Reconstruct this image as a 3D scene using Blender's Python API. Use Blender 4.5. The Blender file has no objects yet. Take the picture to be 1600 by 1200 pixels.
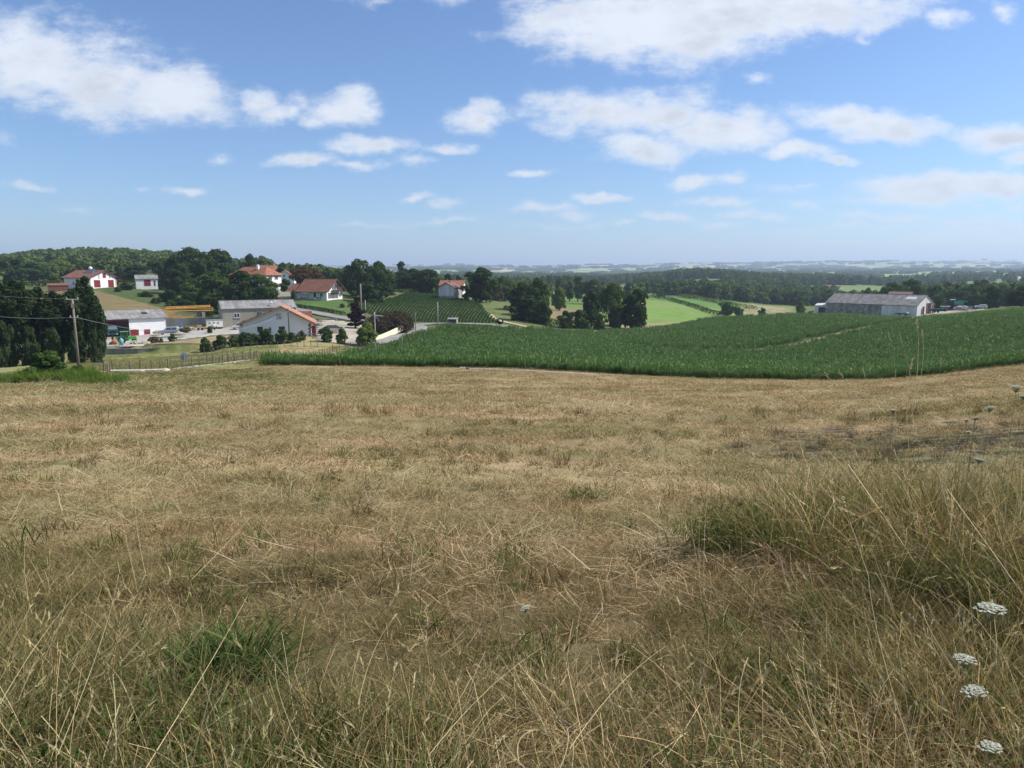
import bpy, math, random
import numpy as np
from mathutils import Vector, Matrix
R = math.radians
S = bpy.context.scene
C = S.collection

# ------------------------------------------------------------------ camera, world, sun, exposure
F = 1100.0                      # focal length in photo pixels (1600 wide)
PITCH = R(9.04)
CAMZ = 1.65
cam = bpy.data.cameras.new('camera'); camo = bpy.data.objects.new('camera', cam); C.objects.link(camo)
cam.lens = F / 1600 * 36; cam.sensor_width = 36; cam.clip_start = 0.05; cam.clip_end = 60000
camo.location = (0, 0, CAMZ); camo.rotation_euler = (R(90) - PITCH, 0, 0)
S.camera = camo
S.render.resolution_x = 1024; S.render.resolution_y = 768
S.view_settings.view_transform = 'Standard'; S.view_settings.look = 'None'
S.view_settings.exposure = 0.95; S.view_settings.gamma = 1
SUN_AZ, SUN_EL = R(80), R(46)   # azimuth clockwise from the view direction (+Y)
sl = bpy.data.lights.new('sun', 'SUN'); sl.energy = 3.5; sl.angle = R(0.53); sl.color = (1, 0.945, 0.86)
so = bpy.data.objects.new('sun', sl); C.objects.link(so)
sd = Vector((math.sin(SUN_AZ) * math.cos(SUN_EL), math.cos(SUN_AZ) * math.cos(SUN_EL), math.sin(SUN_EL)))
so.rotation_euler = sd.to_track_quat('Z', 'Y').to_euler(); so.location = sd * 200

def slope(px, py):
    v = -(py - 600) / F; c, s = math.cos(PITCH), math.sin(PITCH)
    d = c + v * s
    return (px - 800) / F / d, (v * c - s) / d       # x/y, z/y

W = bpy.data.worlds.new('World'); S.world = W; W.use_nodes = True
nt = W.node_tree; nt.nodes.clear()
class NB:
    def __init__(s, nt): s.nt = nt
    def n(s, t, **k):
        o = s.nt.nodes.new(t)
        for a, b in k.items(): setattr(o, a, b)
        return o
    def put(s, sock, v):
        if isinstance(v, (int, float)): sock.default_value = v
        elif isinstance(v, tuple): sock.default_value = v
        else: s.nt.links.new(v, sock)
    def m(s, op, a, b=0.0, c=None, clamp=False):
        o = s.n('ShaderNodeMath', operation=op, use_clamp=clamp)
        s.put(o.inputs[0], a); s.put(o.inputs[1], b)
        if c is not None: s.put(o.inputs[2], c)
        return o.outputs[0]
    def vm(s, op, a, b=(0, 0, 0)):
        o = s.n('ShaderNodeVectorMath', operation=op); s.put(o.inputs[0], a); s.put(o.inputs[1], b)
        return o.outputs[0]
    def xyz(s, x, y, z=0.0):
        o = s.n('ShaderNodeCombineXYZ'); s.put(o.inputs[0], x); s.put(o.inputs[1], y); s.put(o.inputs[2], z); return o.outputs[0]
    def noise(s, vec, scale, detail=4, rough=0.55, dist=0.0):
        o = s.n('ShaderNodeTexNoise'); s.put(o.inputs['Vector'], vec)
        o.inputs['Scale'].default_value = scale; o.inputs['Detail'].default_value = detail
        o.inputs['Roughness'].default_value = rough; o.inputs['Distortion'].default_value = dist
        return o.outputs['Fac']
    def mixc(s, f, a, b, mode='MIX'):
        o = s.n('ShaderNodeMix', data_type='RGBA', blend_type=mode)
        s.put(o.inputs[0], f); s.put(o.inputs[6], a if not isinstance(a, tuple) else a + (1,) * (4 - len(a)))
        s.put(o.inputs[7], b if not isinstance(b, tuple) else b + (1,) * (4 - len(b)))
        return o.outputs[2]
    def ss(s, x, lo, hi):
        o = s.n('ShaderNodeMapRange', interpolation_type='SMOOTHSTEP')
        s.put(o.inputs[0], x); o.inputs[1].default_value = lo; o.inputs[2].default_value = hi
        return o.outputs[0]
    def mr(s, x, lo, hi, a, b):
        o = s.n('ShaderNodeMapRange'); s.put(o.inputs[0], x)
        for i, v in enumerate((lo, hi, a, b)): o.inputs[i + 1].default_value = v
        return o.outputs[0]

B = NB(nt)
sky = B.n('ShaderNodeTexSky', sky_type='NISHITA'); sky.sun_disc = False
sky.sun_elevation = SUN_EL; sky.sun_rotation = SUN_AZ
sky.air_density = 1.0; sky.dust_density = 0.5; sky.ozone_density = 4.0; sky.altitude = 80
tc = B.n('ShaderNodeTexCoord').outputs['Generated']
sp = B.n('ShaderNodeSeparateXYZ'); nt.links.new(tc, sp.inputs[0])
dx, dy, dz = sp.outputs
az = B.m('ARCTAN2', dx, dy)
pp = B.m('PINGPONG', B.m('ADD', az, R(40)), R(80))
azp = B.m('SUBTRACT', pp, R(40))                      # the cloud field goes on all round the horizon
hor = B.m('SQRT', B.m('ADD', B.m('MULTIPLY', dx, dx), B.m('MULTIPLY', dy, dy)))
ca = B.m('COSINE', azp)
ax = B.m('TANGENT', azp)
el = B.m('DIVIDE', B.m('DIVIDE', dz, hor), ca)
base = B.xyz(ax, el, 0.0)
wv = B.n('ShaderNodeTexNoise'); nt.links.new(base, wv.inputs['Vector']); wv.inputs['Scale'].default_value = 9; wv.inputs['Detail'].default_value = 5
wv.inputs['Roughness'].default_value = 0.6
warp = B.vm('MULTIPLY', B.vm('SUBTRACT', wv.outputs['Color'], (0.5, 0.5, 0.5)), (0.11, 0.055, 0))
pos = B.vm('ADD', base, warp)
CL = [(40,95,140,68,1.0),(150,122,130,52,.95),(255,150,110,46,1.1),(185,60,60,22,.45),(330,140,26,22,.6),
 (408,150,36,20,.85),(440,176,46,20,.9),(476,150,30,13,.5),(545,170,44,32,1.0),(505,188,30,16,.7),
 (745,186,52,21,1.0),(715,183,26,10,.6),
 (585,230,60,14,.9),(690,236,48,10,.85),(480,254,62,9,.85),(560,262,50,8,.8),(640,256,36,9,.5),(545,238,26,8,.6),
 (990,28,190,56,1.25),(1085,66,110,38,1.1),(1240,10,220,34,1.2),(860,25,50,34,.8),(1120,30,150,50,1.2),
 (930,172,110,34,1.0),(1050,176,90,34,.95),(1120,205,110,34,1.1),(1010,228,90,26,1.1),(850,155,40,16,.7),
 (1340,186,100,24,1.15),(1400,196,90,24,1.15),(1240,239,66,13,1.0),(1302,253,30,9,.9),
 (1470,28,34,14,.8),(1566,17,24,12,.6),(1340,60,16,8,.4),(1188,132,20,8,.4),
 (1585,214,84,22,1.05),(1590,248,34,15,.9),
 (1440,300,120,24,1.5),(1540,284,120,18,1.5),(1390,316,60,10,.8),(1530,322,20,7,.6),
 (1085,284,50,10,.95),(1140,284,30,9,.6),(1215,297,40,8,.6),(1260,293,20,5,.5),
 (830,272,40,8,.8),(944,313,44,7,1.0),(850,326,60,7,.65),(900,336,40,6,.5),(655,311,24,7,.8),(700,322,24,6,.45),
 (296,295,34,6,.7),(46,290,26,6,.45),(230,291,22,5,.35),(1030,338,62,7,.7),(1150,332,50,6,.7),(1202,341,32,5,.7),(1120,344,60,5,.5),
 (1120,315,70,5,.6),(1330,357,90,4,.6),(880,350,70,4,.5),(1560,360,80,5,.6),(700,345,60,4,.5),(560,352,60,3,.45),(1250,322,36,5,.6),(1400,343,80,6,.7),(1530,345,90,7,.6),(1590,320,30,9,.6),(340,243,22,8,.45),(976,351,16,4,.6),(1290,378,50,4,.3),(1480,372,70,5,.3),(120,326,40,4,.25),
 (10,222,20,8,.25),(640,-40,120,30,1.0),(250,-60,160,30,1.0),(1450,-70,120,30,1.0)]
mx = None
for (cx, cy, rx, ry, st) in CL:
    a0, e0 = slope(cx, cy)
    v = B.vm('MULTIPLY', B.vm('SUBTRACT', pos, (a0, e0, 0)), (1100 / rx / 1.12, 1100 / ry / 1.2, 0))
    o = B.n('ShaderNodeVectorMath', operation='LENGTH'); nt.links.new(v, o.inputs[0])
    val = B.m('MULTIPLY_ADD', o.outputs['Value'], -st, st)
    mx = val if mx is None else B.m('SMOOTH_MAX', mx, val, 0.12)
fine = B.noise(B.vm('MULTIPLY', base, (1, 2.0, 0)), 15, 11, 0.66)
dens = B.m('ADD', mx, B.m('MULTIPLY', B.m('SUBTRACT', fine, 0.5), 1.9))
front = B.ss(dens, -0.12, 0.78)
# overhead: the same kind of broken cumulus seen from below
pl = B.xyz(B.m('DIVIDE', dx, B.m('MAXIMUM', dz, 0.05)), B.m('DIVIDE', dy, B.m('MAXIMUM', dz, 0.05)), 3.0)
over = B.ss(B.noise(pl, 1.1, 7, 0.58), 0.52, 0.64)
over = B.m('MULTIPLY', over, B.ss(el, 0.40, 0.52))
mask = B.m('MULTIPLY', B.m('MAXIMUM', B.m('MULTIPLY', front, B.ss(el, 0.0, 0.02)), over), 0.93)
shade = B.noise(B.vm('ADD', B.vm('MULTIPLY', base, (1, 1.9, 0)), (3.1, 0.03, 0)), 10, 6, 0.6)
thick = B.ss(dens, 0.25, 1.15)
lum = B.m('SUBTRACT', 1.0, B.m('MULTIPLY', B.ss(shade, 0.38, 0.68), B.m('MULTIPLY', thick, 0.26)))
low = B.ss(el, 0.0, 0.3)                              # lower clouds are seen through more air
ccol = B.mixc(low, (5.6, 6.0, 6.5), (6.1, 6.45, 7.05))
ccol = B.vm('SCALE', ccol); ccol.node.inputs['Scale'].default_value = 1; nt.links.new(lum, ccol.node.inputs['Scale'])
mask = B.m('MULTIPLY', mask, B.mr(el, 0.02, 0.12, 0.8, 1.0))
skyc = B.mixc(1.0, sky.outputs[0], (0.77, 0.885, 1.03), 'MULTIPLY')
mix = B.mixc(mask, skyc, ccol)
bg = B.n('ShaderNodeBackground'); nt.links.new(mix, bg.inputs[0]); bg.inputs[1].default_value = 0.075
out = B.n('ShaderNodeOutputWorld'); nt.links.new(bg.outputs[0], out.inputs[0])
S.cycles.max_bounces = 5; S.cycles.diffuse_bounces = 3; S.cycles.glossy_bounces = 2; S.cycles.transmission_bounces = 3; S.cycles.volume_bounces = 0; S.cycles.transparent_max_bounces = 4
W.cycles.sampling_method = 'MANUAL'; W.cycles.sample_map_resolution = 512

# ------------------------------------------------------------------ numpy noise
def _hash(ix, iy, seed):
    h = (ix.astype(np.int64) * 374761393 + iy.astype(np.int64) * 668265263 + seed * 2147483647) & 0xffffffff
    h = ((h ^ (h >> 13)) * 1274126177) & 0xffffffff
    return ((h ^ (h >> 16)) & 0xffffff) / float(0xffffff)
def vnoise(x, y, seed=0):
    x = np.asarray(x, float); y = np.asarray(y, float)
    ix = np.floor(x); iy = np.floor(y); fx = x - ix; fy = y - iy
    fx = fx * fx * (3 - 2 * fx); fy = fy * fy * (3 - 2 * fy)
    a = _hash(ix, iy, seed); b = _hash(ix + 1, iy, seed); c = _hash(ix, iy + 1, seed); d = _hash(ix + 1, iy + 1, seed)
    return (a * (1 - fx) + b * fx) * (1 - fy) + (c * (1 - fx) + d * fx) * fy
def fbm(x, y, seed=0, o=4):
    t = 0; a = 0.5; s = 0
    for i in range(o):
        t = t + a * vnoise(np.asarray(x) * 2 ** i, np.asarray(y) * 2 ** i, seed + i * 17); s += a; a *= 0.5
    return t / s
def sst(x, a, b):
    t = np.clip((np.asarray(x, float) - a) / (b - a), 0, 1); return t * t * (3 - 2 * t)

# ------------------------------------------------------------------ terrain: rows seen in the photo -> slopes per bearing and distance
TB = {
 -300: [(8,775),(20,650),(40,610),(60,598),(80,585),(110,572),(135,560),(160,540),(200,500),(300,455),(400,447),(550,438),(700,430),(900,430),(2000,425),(6000,420),(9000,420)],
 0:   [(8,775),(20,648),(40,606),(60,594),(80,580),(110,570),(135,560),(160,532),(200,500),(300,455),(400,443),(550,433),(700,420),(900,424),(2000,425),(6000,420),(9000,420)],
 100: [(8,775),(20,646),(40,604),(60,592),(80,575),(100,568),(135,558),(142,546),(170,528),(190,510),(220,487),(300,451),(400,439),(550,419),(700,408),(800,408),(1000,418),(2000,425),(6000,420),(9000,420)],
 200: [(8,775),(20,645),(40,602),(60,590),(78,579),(100,568),(137,557),(141,545),(170,527),(190,510),(215,490),(300,448),(400,438),(550,419),(680,408),(800,409),(1000,420),(2000,425),(6000,420),(9000,420)],
 300: [(8,775),(20,645),(40,601),(60,589),(78,575),(100,562),(138,549),(142,543),(160,528),(185,511),(192,508),(200,498),(250,480),(300,460),(400,440),(550,424),(700,414),(900,421),(2000,427),(6000,420),(9000,419)],
 400: [(8,775),(20,645),(40,600),(60,586),(78,573),(100,559),(138,543),(160,527),(188,512),(215,495),(235,484),(260,470),(300,453),(400,439),(550,431),(800,430),(2000,428),(6000,420),(9000,419)],
 500: [(8,775),(20,645),(40,599),(60,584),(80,572),(100,560),(138,541),(160,526),(188,509),(215,491),(235,481),(255,467),(300,456),(400,442),(550,433),(800,431),(2000,428),(6000,421),(9000,419)],
 600: [(8,777),(20,645),(40,599),(60,583),(80,572),(100,562),(130,544),(160,529),(185,517),(205,505),(225,496),(250,480),(300,460),(350,453),(500,446),(800,440),(2000,430),(4500,420),(9000,418)],
 700: [(8,780),(20,646),(40,600),(60,584),(78,574),(100,562),(130,543),(160,525),(190,511),(205,507),(220,500),(250,483),(290,464),(330,461),(450,463),(600,454),(1000,447),(2000,432),(4500,420),(9000,418)],
 800: [(8,782),(20,648),(40,602),(60,586),(78,577),(100,560),(130,542),(160,526),(190,512),(205,508),(230,497),(260,482),(300,475),(400,470),(600,457),(1200,447),(1600,440),(2500,432),(4000,427),(6000,421),(9000,419)],
 900: [(8,785),(20,650),(40,604),(60,590),(78,582),(100,562),(130,543),(160,530),(190,521),(215,516),(250,508),(300,494),(350,482),(450,468),(600,458),(800,452),(1200,446),(1600,440),(2500,431),(4000,427),(6000,420),(9000,417)],
 1000:[(8,788),(20,652),(40,608),(60,594),(78,587),(100,566),(130,547),(150,535),(180,522),(220,509),(260,502),(300,496),(400,477),(500,464),(600,459),(800,450),(1050,446),(1300,437),(2000,440),(3500,428),(6000,420),(9000,417)],
 1100:[(8,790),(20,654),(40,610),(60,598),(80,591),(100,569),(130,549),(150,537),(180,519),(220,503),(250,498),(290,503),(340,496),(400,482),(500,468),(600,462),(700,456),(900,441),(1100,431),(2000,436),(4000,424),(7000,417),(10000,415)],
 1200:[(8,792),(20,655),(40,610),(60,600),(80,593),(100,571),(130,550),(150,536),(180,514),(220,494),(240,489),(300,497),(400,492),(500,480),(600,472),(750,460),(900,450),(1200,440),(1500,434),(2500,430),(5000,420),(8000,414)],
 1300:[(8,792),(20,655),(40,611),(60,602),(80,596),(100,572),(130,546),(150,530),(180,508),(220,492),(250,488),(290,488),(320,492),(400,490),(600,474),(800,458),(1050,445),(1300,440),(1600,436),(2500,428),(5000,421),(9000,413)],
 1400:[(8,792),(20,652),(40,608),(60,599),(80,593),(100,571),(130,541),(150,524),(180,504),(220,496),(250,493),(270,491),(300,489),(330,491),(400,487),(600,472),(800,460),(1200,445),(1800,435),(2500,428),(5000,420),(9000,412)],
 1500:[(8,790),(20,645),(40,600),(60,590),(80,582),(100,560),(130,527),(150,511),(180,494),(200,488),(250,487),(300,485),(330,484),(400,478),(600,462),(900,448),(1300,438),(2000,428),(3000,424),(5000,421),(9000,411)],
 1600:[(8,785),(20,638),(40,592),(60,580),(80,570),(100,545),(130,512),(150,497),(180,483),(200,479),(250,478),(300,479),(400,478),(600,462),(900,448),(1300,438),(2000,428),(3000,424),(5000,421),(9000,413)],
 1900:[(8,780),(20,630),(40,580),(60,565),(80,555),(100,530),(130,500),(150,490),(180,480),(200,477),(250,477),(300,478),(400,478),(600,462),(900,448),(1300,438),(2000,428),(3000,424),(5000,421),(9000,413)],
}
LD0, LD1, NL = math.log(8.0), math.log(17000.0), 700
UX = np.arange(-600, 2201, 12.5)
ld = np.linspace(LD0, LD1, NL)
keys = sorted(TB)
CORN_H = 1.8
rows = []
for k in keys:
    Dk = np.array([d for d, _ in TB[k]] + [17000.0]); sk = np.array([slope(800, y)[1] for _, y in TB[k]] + [-0.008])
    lower = 0
    s_ = np.interp(ld, np.log(Dk), sk)
    DD = np.exp(ld)
    if k >= 500:                                     # the photo shows the tops of the maize there
        far = {500: 126, 600: 158, 700: 185, 800: 188, 900: 205, 1300: 285, 1400: 262}.get(k, 240)
        s_ = s_ - CORN_H * sst(DD, 80, 97) * (1 - sst(DD, far, far + 12)) / DD
    rows.append(s_)
rows = np.array(rows)
# lateral monotone-ish cubic (Catmull-Rom on uneven keys via Hermite)
kx = np.array(keys, float)
tan = np.zeros_like(rows)
for i in range(len(kx)):
    if i == 0: tan[i] = (rows[1] - rows[0]) / (kx[1] - kx[0]) * 0
    elif i == len(kx) - 1: tan[i] = 0
    else: tan[i] = 0.5 * ((rows[i + 1] - rows[i]) / (kx[i + 1] - kx[i]) + (rows[i] - rows[i - 1]) / (kx[i] - kx[i - 1]))
TT = np.zeros((len(UX), NL))
for j, u in enumerate(UX):
    uu = min(max(u, kx[0]), kx[-1]); i = min(max(np.searchsorted(kx, uu) - 1, 0), len(kx) - 2)
    h = kx[i + 1] - kx[i]; t = (uu - kx[i]) / h
    TT[j] = (2*t**3-3*t**2+1)*rows[i] + (t**3-2*t**2+t)*h*tan[i] + (-2*t**3+3*t**2)*rows[i+1] + (t**3-t**2)*h*tan[i+1]
def blur(A, sig, axis):
    n = int(sig * 3); k = np.exp(-0.5 * (np.arange(-n, n + 1) / sig) ** 2); k /= k.sum()
    P = np.pad(A, [(n, n) if a == axis else (0, 0) for a in range(2)], mode='edge')
    return np.apply_along_axis(lambda r: np.convolve(r, k, 'valid'), axis, P)
TT = blur(blur(TT, 2.2, 0), 3.0, 1)

def H(x, y, detail=True):
    x = np.asarray(x, float); y = np.asarray(y, float)
    r = np.hypot(x, y) + 1e-6; ph = np.arctan2(x, y)
    pc = np.clip(ph, -R(51), R(51)); D = r * np.cos(pc); u = 800 + F * np.tan(pc)
    Dc = np.maximum(D, 8.0)
    fi = np.clip((u - UX[0]) / 12.5, 0, len(UX) - 1.001); fj = np.clip((np.log(Dc) - LD0) / (LD1 - LD0) * (NL - 1), 0, NL - 1.001)
    i = fi.astype(int); j = fj.astype(int); a = fi - i; b = fj - j
    s_ = (TT[i, j]*(1-a)+TT[i+1, j]*a)*(1-b) + (TT[i, j+1]*(1-a)+TT[i+1, j+1]*a)*b
    z = CAMZ + s_ * Dc
    near = np.clip(D / 8.0, 0, 1); z = np.where(D < 8, z * near * (0.75 + 0.25 * near), z)
    w = sst(np.abs(ph), R(80), R(130)); z = z * (1 - w) + w * 0.3
    if detail:
        z = z + (fbm(x / 1.3, y / 1.3, 5, 3) - 0.5) * 0.16 * sst(r, 0.8, 3) * (1 - sst(r, 60, 140)) + (fbm(x / 9, y / 9, 9, 3) - 0.5) * 0.35 * sst(r, 10, 40)
        z = z + (-.55 * sst(D, 118, 133) * (1 - sst(D, 140.7, 141.7)) + .6 * sst(D, 140.7, 141.7) * (1 - sst(D, 143, 158))) * sst(u, 100, 135) * (1 - sst(u, 322, 350))
        z = z + (-.35 * sst(D, 176, 184) * (1 - sst(D, 189.5, 191)) + .7 * sst(D, 190, 192) * (1 - sst(D, 196, 212))) * sst(u, 222, 240) * (1 - sst(u, 348, 362))
        z = z + (fbm(x / 90, y / 90, 31, 3) - 0.5) * 6 * sst(r, 500, 1500)
        z = z + (fbm(x / 1100, y / 1100, 43, 4) - 0.42) * 120 * sst(r, 3500, 8000)
        # right hand verge stands a little higher
        z = z + 0.16 * np.exp(-((x - 3.4) / 1.6) ** 2 - ((y - 4.6) / 2.2) ** 2)
    return z
def h1(x, y): return float(H(x, y))
def at(px, D, dz=0.0, py=500):
    x = slope(px, py)[0] * D
    return Vector((x, D, h1(x, D) + dz))
def ray(px, py, D):
    a, e = slope(px, py); return Vector((a * D, D, CAMZ + e * D))
# ------------------------------------------------------------------ materials
MATS = {}
def newmat(name):
    m = bpy.data.materials.new(name); m.use_nodes = True; m.node_tree.nodes.clear(); MATS[name] = m
    return m, NB(m.node_tree)
def finish(b, shader, disp=None):
    o = b.n('ShaderNodeOutputMaterial'); b.nt.links.new(shader, o.inputs[0])
def wpos(b): return b.n('ShaderNodeNewGeometry').outputs['Position']
def opos(b): return b.n('ShaderNodeTexCoord').outputs['Object']
def principled(b, col, rough=0.8, spec=0.3, metal=0.0, bump=None, bstr=0.3, bdist=0.02):
    p = b.n('ShaderNodeBsdfPrincipled')
    b.put(p.inputs['Base Color'], col if not isinstance(col, tuple) else col + (1,) * (4 - len(col)))
    b.put(p.inputs['Roughness'], rough); p.inputs['Specular IOR Level'].default_value = spec; p.inputs['Metallic'].default_value = metal
    if bump is not None:
        bp = b.n('ShaderNodeBump'); bp.inputs['Strength'].default_value = bstr; bp.inputs['Distance'].default_value = bdist
        b.nt.links.new(bump, bp.inputs['Height']); b.nt.links.new(bp.outputs[0], p.inputs['Normal'])
    return p.outputs[0]
def plain(name, col, rough=0.7, var=0.25, scale=1.5, spec=0.3, metal=0.0, dirt=None, streak=False):
    """paint, metal, render: base colour with wear in object space"""
    m, b = newmat(name); v = opos(b)
    n = b.noise(v if not streak else b.vm('MULTIPLY', v, (1, 1, 0.15)), scale, 5, 0.6)
    n2 = b.noise(v, scale * 7, 4, 0.6)
    f = b.m('ADD', b.m('MULTIPLY', n, 0.7), b.m('MULTIPLY', n2, 0.3))
    dk = tuple(c * (1 - var) for c in col) if dirt is None else dirt
    c = b.mixc(b.ss(f, 0.35, 0.68), dk, col)
    finish(b, principled(b, c, rough, spec, metal, n2, 0.25, 0.01)); return m
def leafy(name, c1, c2, transl=0.3, patch=0.0, spec=0.0, rnd=0.35, attr=True):
    """leaves and blades: colour varies per leaf (mesh attribute), per plant and in broad drifts over the ground"""
    m, b = newmat(name)
    oi = b.n('ShaderNodeObjectInfo').outputs['Random']
    c = b.mixc(oi, c1, c2)
    n = b.noise(wpos(b), 0.6, 3)
    k = b.m('ADD', b.m('MULTIPLY', n, rnd * 1.4), 1 - rnd * 0.7)
    if attr:
        a = b.n('ShaderNodeAttribute'); a.attribute_name = 'tone'
        k = b.m('MULTIPLY', k, a.outputs['Fac'])
    cc = b.vm('SCALE', c); b.nt.links.new(k, cc.node.inputs['Scale'])
    d = b.n('ShaderNodeBsdfDiffuse'); b.nt.links.new(cc, d.inputs[0])
    t = b.n('ShaderNodeBsdfTranslucent'); b.nt.links.new(b.vm('MULTIPLY', cc, (1.25, 1.3, 0.6)), t.inputs[0])
    mx_ = b.n('ShaderNodeMixShader'); mx_.inputs[0].default_value = transl
    b.nt.links.new(d.outputs[0], mx_.inputs[1]); b.nt.links.new(t.outputs[0], mx_.inputs[2])
    sh = mx_.outputs[0]
    if spec:
        g = b.n('ShaderNodeBsdfGlossy'); g.inputs['Roughness'].default_value = 0.42; g.inputs[0].default_value = (0.8, 0.85, 0.8, 1)
        m2 = b.n('ShaderNodeMixShader'); m2.inputs[0].default_value = spec
        b.nt.links.new(sh, m2.inputs[1]); b.nt.links.new(g.outputs[0], m2.inputs[2]); sh = m2.outputs[0]
    finish(b, sh); return m
def colored_blades(name, transl=0.25):
    """grass blades: colour comes from the blade's own mesh colour, tinted by slow drifts of greener or drier growth"""
    m, b = newmat(name)
    a = b.n('ShaderNodeAttribute'); a.attribute_name = 'bcol'
    P = wpos(b)
    drift = b.noise(P, 0.7, 4, 0.6)
    oi = b.n('ShaderNodeObjectInfo').outputs['Random']
    k = b.m('ADD', b.m('MULTIPLY', drift, 0.5), b.m('MULTIPLY_ADD', oi, 0.36, 0.66))
    cc = b.vm('SCALE', a.outputs['Color']); b.nt.links.new(k, cc.node.inputs['Scale'])
    st = b.noise(b.vm('MULTIPLY', P, (0.10, 0.32, 0.0)), 1.0, 4, 0.6)
    cc = b.mixc(b.ss(st, 0.42, 0.62), b.vm('MULTIPLY', cc, (0.68, 0.75, 0.66)), cc)
    d = b.n('ShaderNodeBsdfDiffuse'); b.nt.links.new(cc, d.inputs[0])
    t = b.n('ShaderNodeBsdfTranslucent'); b.nt.links.new(b.vm('MULTIPLY', cc, (1.2, 1.1, 0.7)), t.inputs[0])
    mx_ = b.n('ShaderNodeMixShader'); mx_.inputs[0].default_value = transl
    b.nt.links.new(d.outputs[0], mx_.inputs[1]); b.nt.links.new(t.outputs[0], mx_.inputs[2])
    finish(b, mx_.outputs[0]); return m

# ground: colour of each field is a mesh attribute; grain and tufts are procedural
m, b = newmat('ground')
a = b.n('ShaderNodeAttribute'); a.attribute_name = 'fcol'
P = wpos(b)
n1 = b.noise(P, 0.35, 5, 0.6); n2 = b.noise(P, 3.0, 5, 0.65); n3 = b.noise(P, 22.0, 4, 0.7)
st = b.noise(b.vm('MULTIPLY', P, (0.10, 0.32, 0.0)), 1.0, 4, 0.6)
k = b.m('ADD', b.m('ADD', b.m('MULTIPLY', n1, 0.5), b.m('MULTIPLY', n2, 0.55)), b.m('MULTIPLY', n3, 0.75))
k = b.mr(k, 0.55, 1.25, 0.50, 1.48)
cc = b.vm('SCALE', a.outputs['Color']); b.nt.links.new(k, cc.node.inputs['Scale'])
cc = b.mixc(b.ss(st, 0.42, 0.62), b.vm('MULTIPLY', cc, (0.78, 0.84, 0.74)), cc)
finish(b, principled(b, cc, 0.95, 0.1, 0, b.m('ADD', n2, n3), 0.5, 0.05))
# asphalt and yards
def paved(name, col, var=0.25):
    m, b = newmat(name); P = wpos(b)
    n1 = b.noise(P, 0.3, 5, 0.6); n2 = b.noise(P, 6.0, 5, 0.6)
    c = b.mixc(b.ss(b.m('ADD', b.m('MULTIPLY', n1, .6), b.m('MULTIPLY', n2, .4)), 0.35, 0.65), tuple(x * (1 - var) for x in col), tuple(x * (1 + var * .5) for x in col))
    finish(b, principled(b, c, 0.9, 0.2, 0, n2, 0.4, 0.01)); return m
paved('asphalt', (0.24, 0.235, 0.225)); paved('gravel_yard', (0.36, 0.32, 0.25)); paved('dirt', (0.42, 0.33, 0.21)); paved('track_dirt', (0.25, 0.205, 0.135)); paved('concrete_yard', (0.36, 0.34, 0.30))
paved('dry_lawn', (0.28, 0.215, 0.115), .35)

def tiles(name, c1, c2, w=0.25, l=0.4, axis=0):
    """clay roof tiles: rows of half-round tiles running down the slope"""
    m, b = newmat(name); v = opos(b)
    s = b.n('ShaderNodeSeparateXYZ'); b.nt.links.new(v, s.inputs[0])
    wv = b.m('ABSOLUTE', b.m('SINE', b.m('MULTIPLY', s.outputs[axis], math.pi / w)))
    cell = b.n('ShaderNodeTexWhiteNoise', noise_dimensions='2D')
    b.nt.links.new(b.xyz(b.m('FLOOR', b.m('DIVIDE', s.outputs[axis], w)), b.m('FLOOR', b.m('DIVIDE', s.outputs[1 - axis], l))), cell.inputs['Vector'])
    n = b.noise(v, 0.8, 5, 0.6)
    f = b.m('ADD', b.m('MULTIPLY', cell.outputs['Value'], 0.5), b.m('MULTIPLY', n, 0.7))
    c = b.mixc(b.ss(f, 0.2, 0.9), c1, c2)
    finish(b, principled(b, c, 0.85, 0.15, 0, wv, 0.9, 0.06)); return m
tiles('tile_orange', (0.27, 0.125, 0.075), (0.44, 0.25, 0.17)); tiles('tile_orange_y', (0.27, 0.125, 0.075), (0.44, 0.25, 0.17), axis=1)
tiles('tile_brown', (0.15, 0.065, 0.045), (0.24, 0.115, 0.08)); tiles('tile_brown_y', (0.15, 0.065, 0.045), (0.24, 0.115, 0.08), axis=1)
tiles('tile_red', (0.22, 0.085, 0.05), (0.32, 0.14, 0.09)); tiles('tile_dull', (0.13, 0.075, 0.06), (0.20, 0.12, 0.10))
def sheetroof(name, c1, c2, axis=0):
    m, b = newmat(name); v = opos(b)
    s = b.n('ShaderNodeSeparateXYZ'); b.nt.links.new(v, s.inputs[0])
    wv = b.m('SINE', b.m('MULTIPLY', s.outputs[axis], 2 * math.pi / 0.177))
    pa = b.n('ShaderNodeTexWhiteNoise', noise_dimensions='2D')
    b.nt.links.new(b.xyz(b.m('FLOOR', b.m('DIVIDE', s.outputs[axis], 1.05)), b.m('FLOOR', b.m('DIVIDE', s.outputs[1 - axis], 1.6))), pa.inputs['Vector'])
    lap = b.m('LESS_THAN', b.m('FRACT', b.m('DIVIDE', s.outputs[axis], 1.05)), 0.10)
    n = b.noise(b.vm('MULTIPLY', v, (1, 1, 1)), 1.2, 6, 0.65)
    f = b.m('ADD', b.m('MULTIPLY', pa.outputs['Value'], 0.35), b.m('MULTIPLY', n, 0.8))
    c = b.mixc(b.ss(f, 0.3, 0.85), c1, c2)
    c = b.mixc(b.m('MULTIPLY', lap, 0.45), c, tuple(x * 0.5 for x in c1))
    finish(b, principled(b, c, 0.85, 0.2, 0, wv, 0.6, 0.03)); return m
sheetroof('fibre_cement', (0.17, 0.165, 0.16), (0.30, 0.295, 0.285)); sheetroof('fibre_cement_dark', (0.16, 0.148, 0.142), (0.275, 0.26, 0.25))
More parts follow.
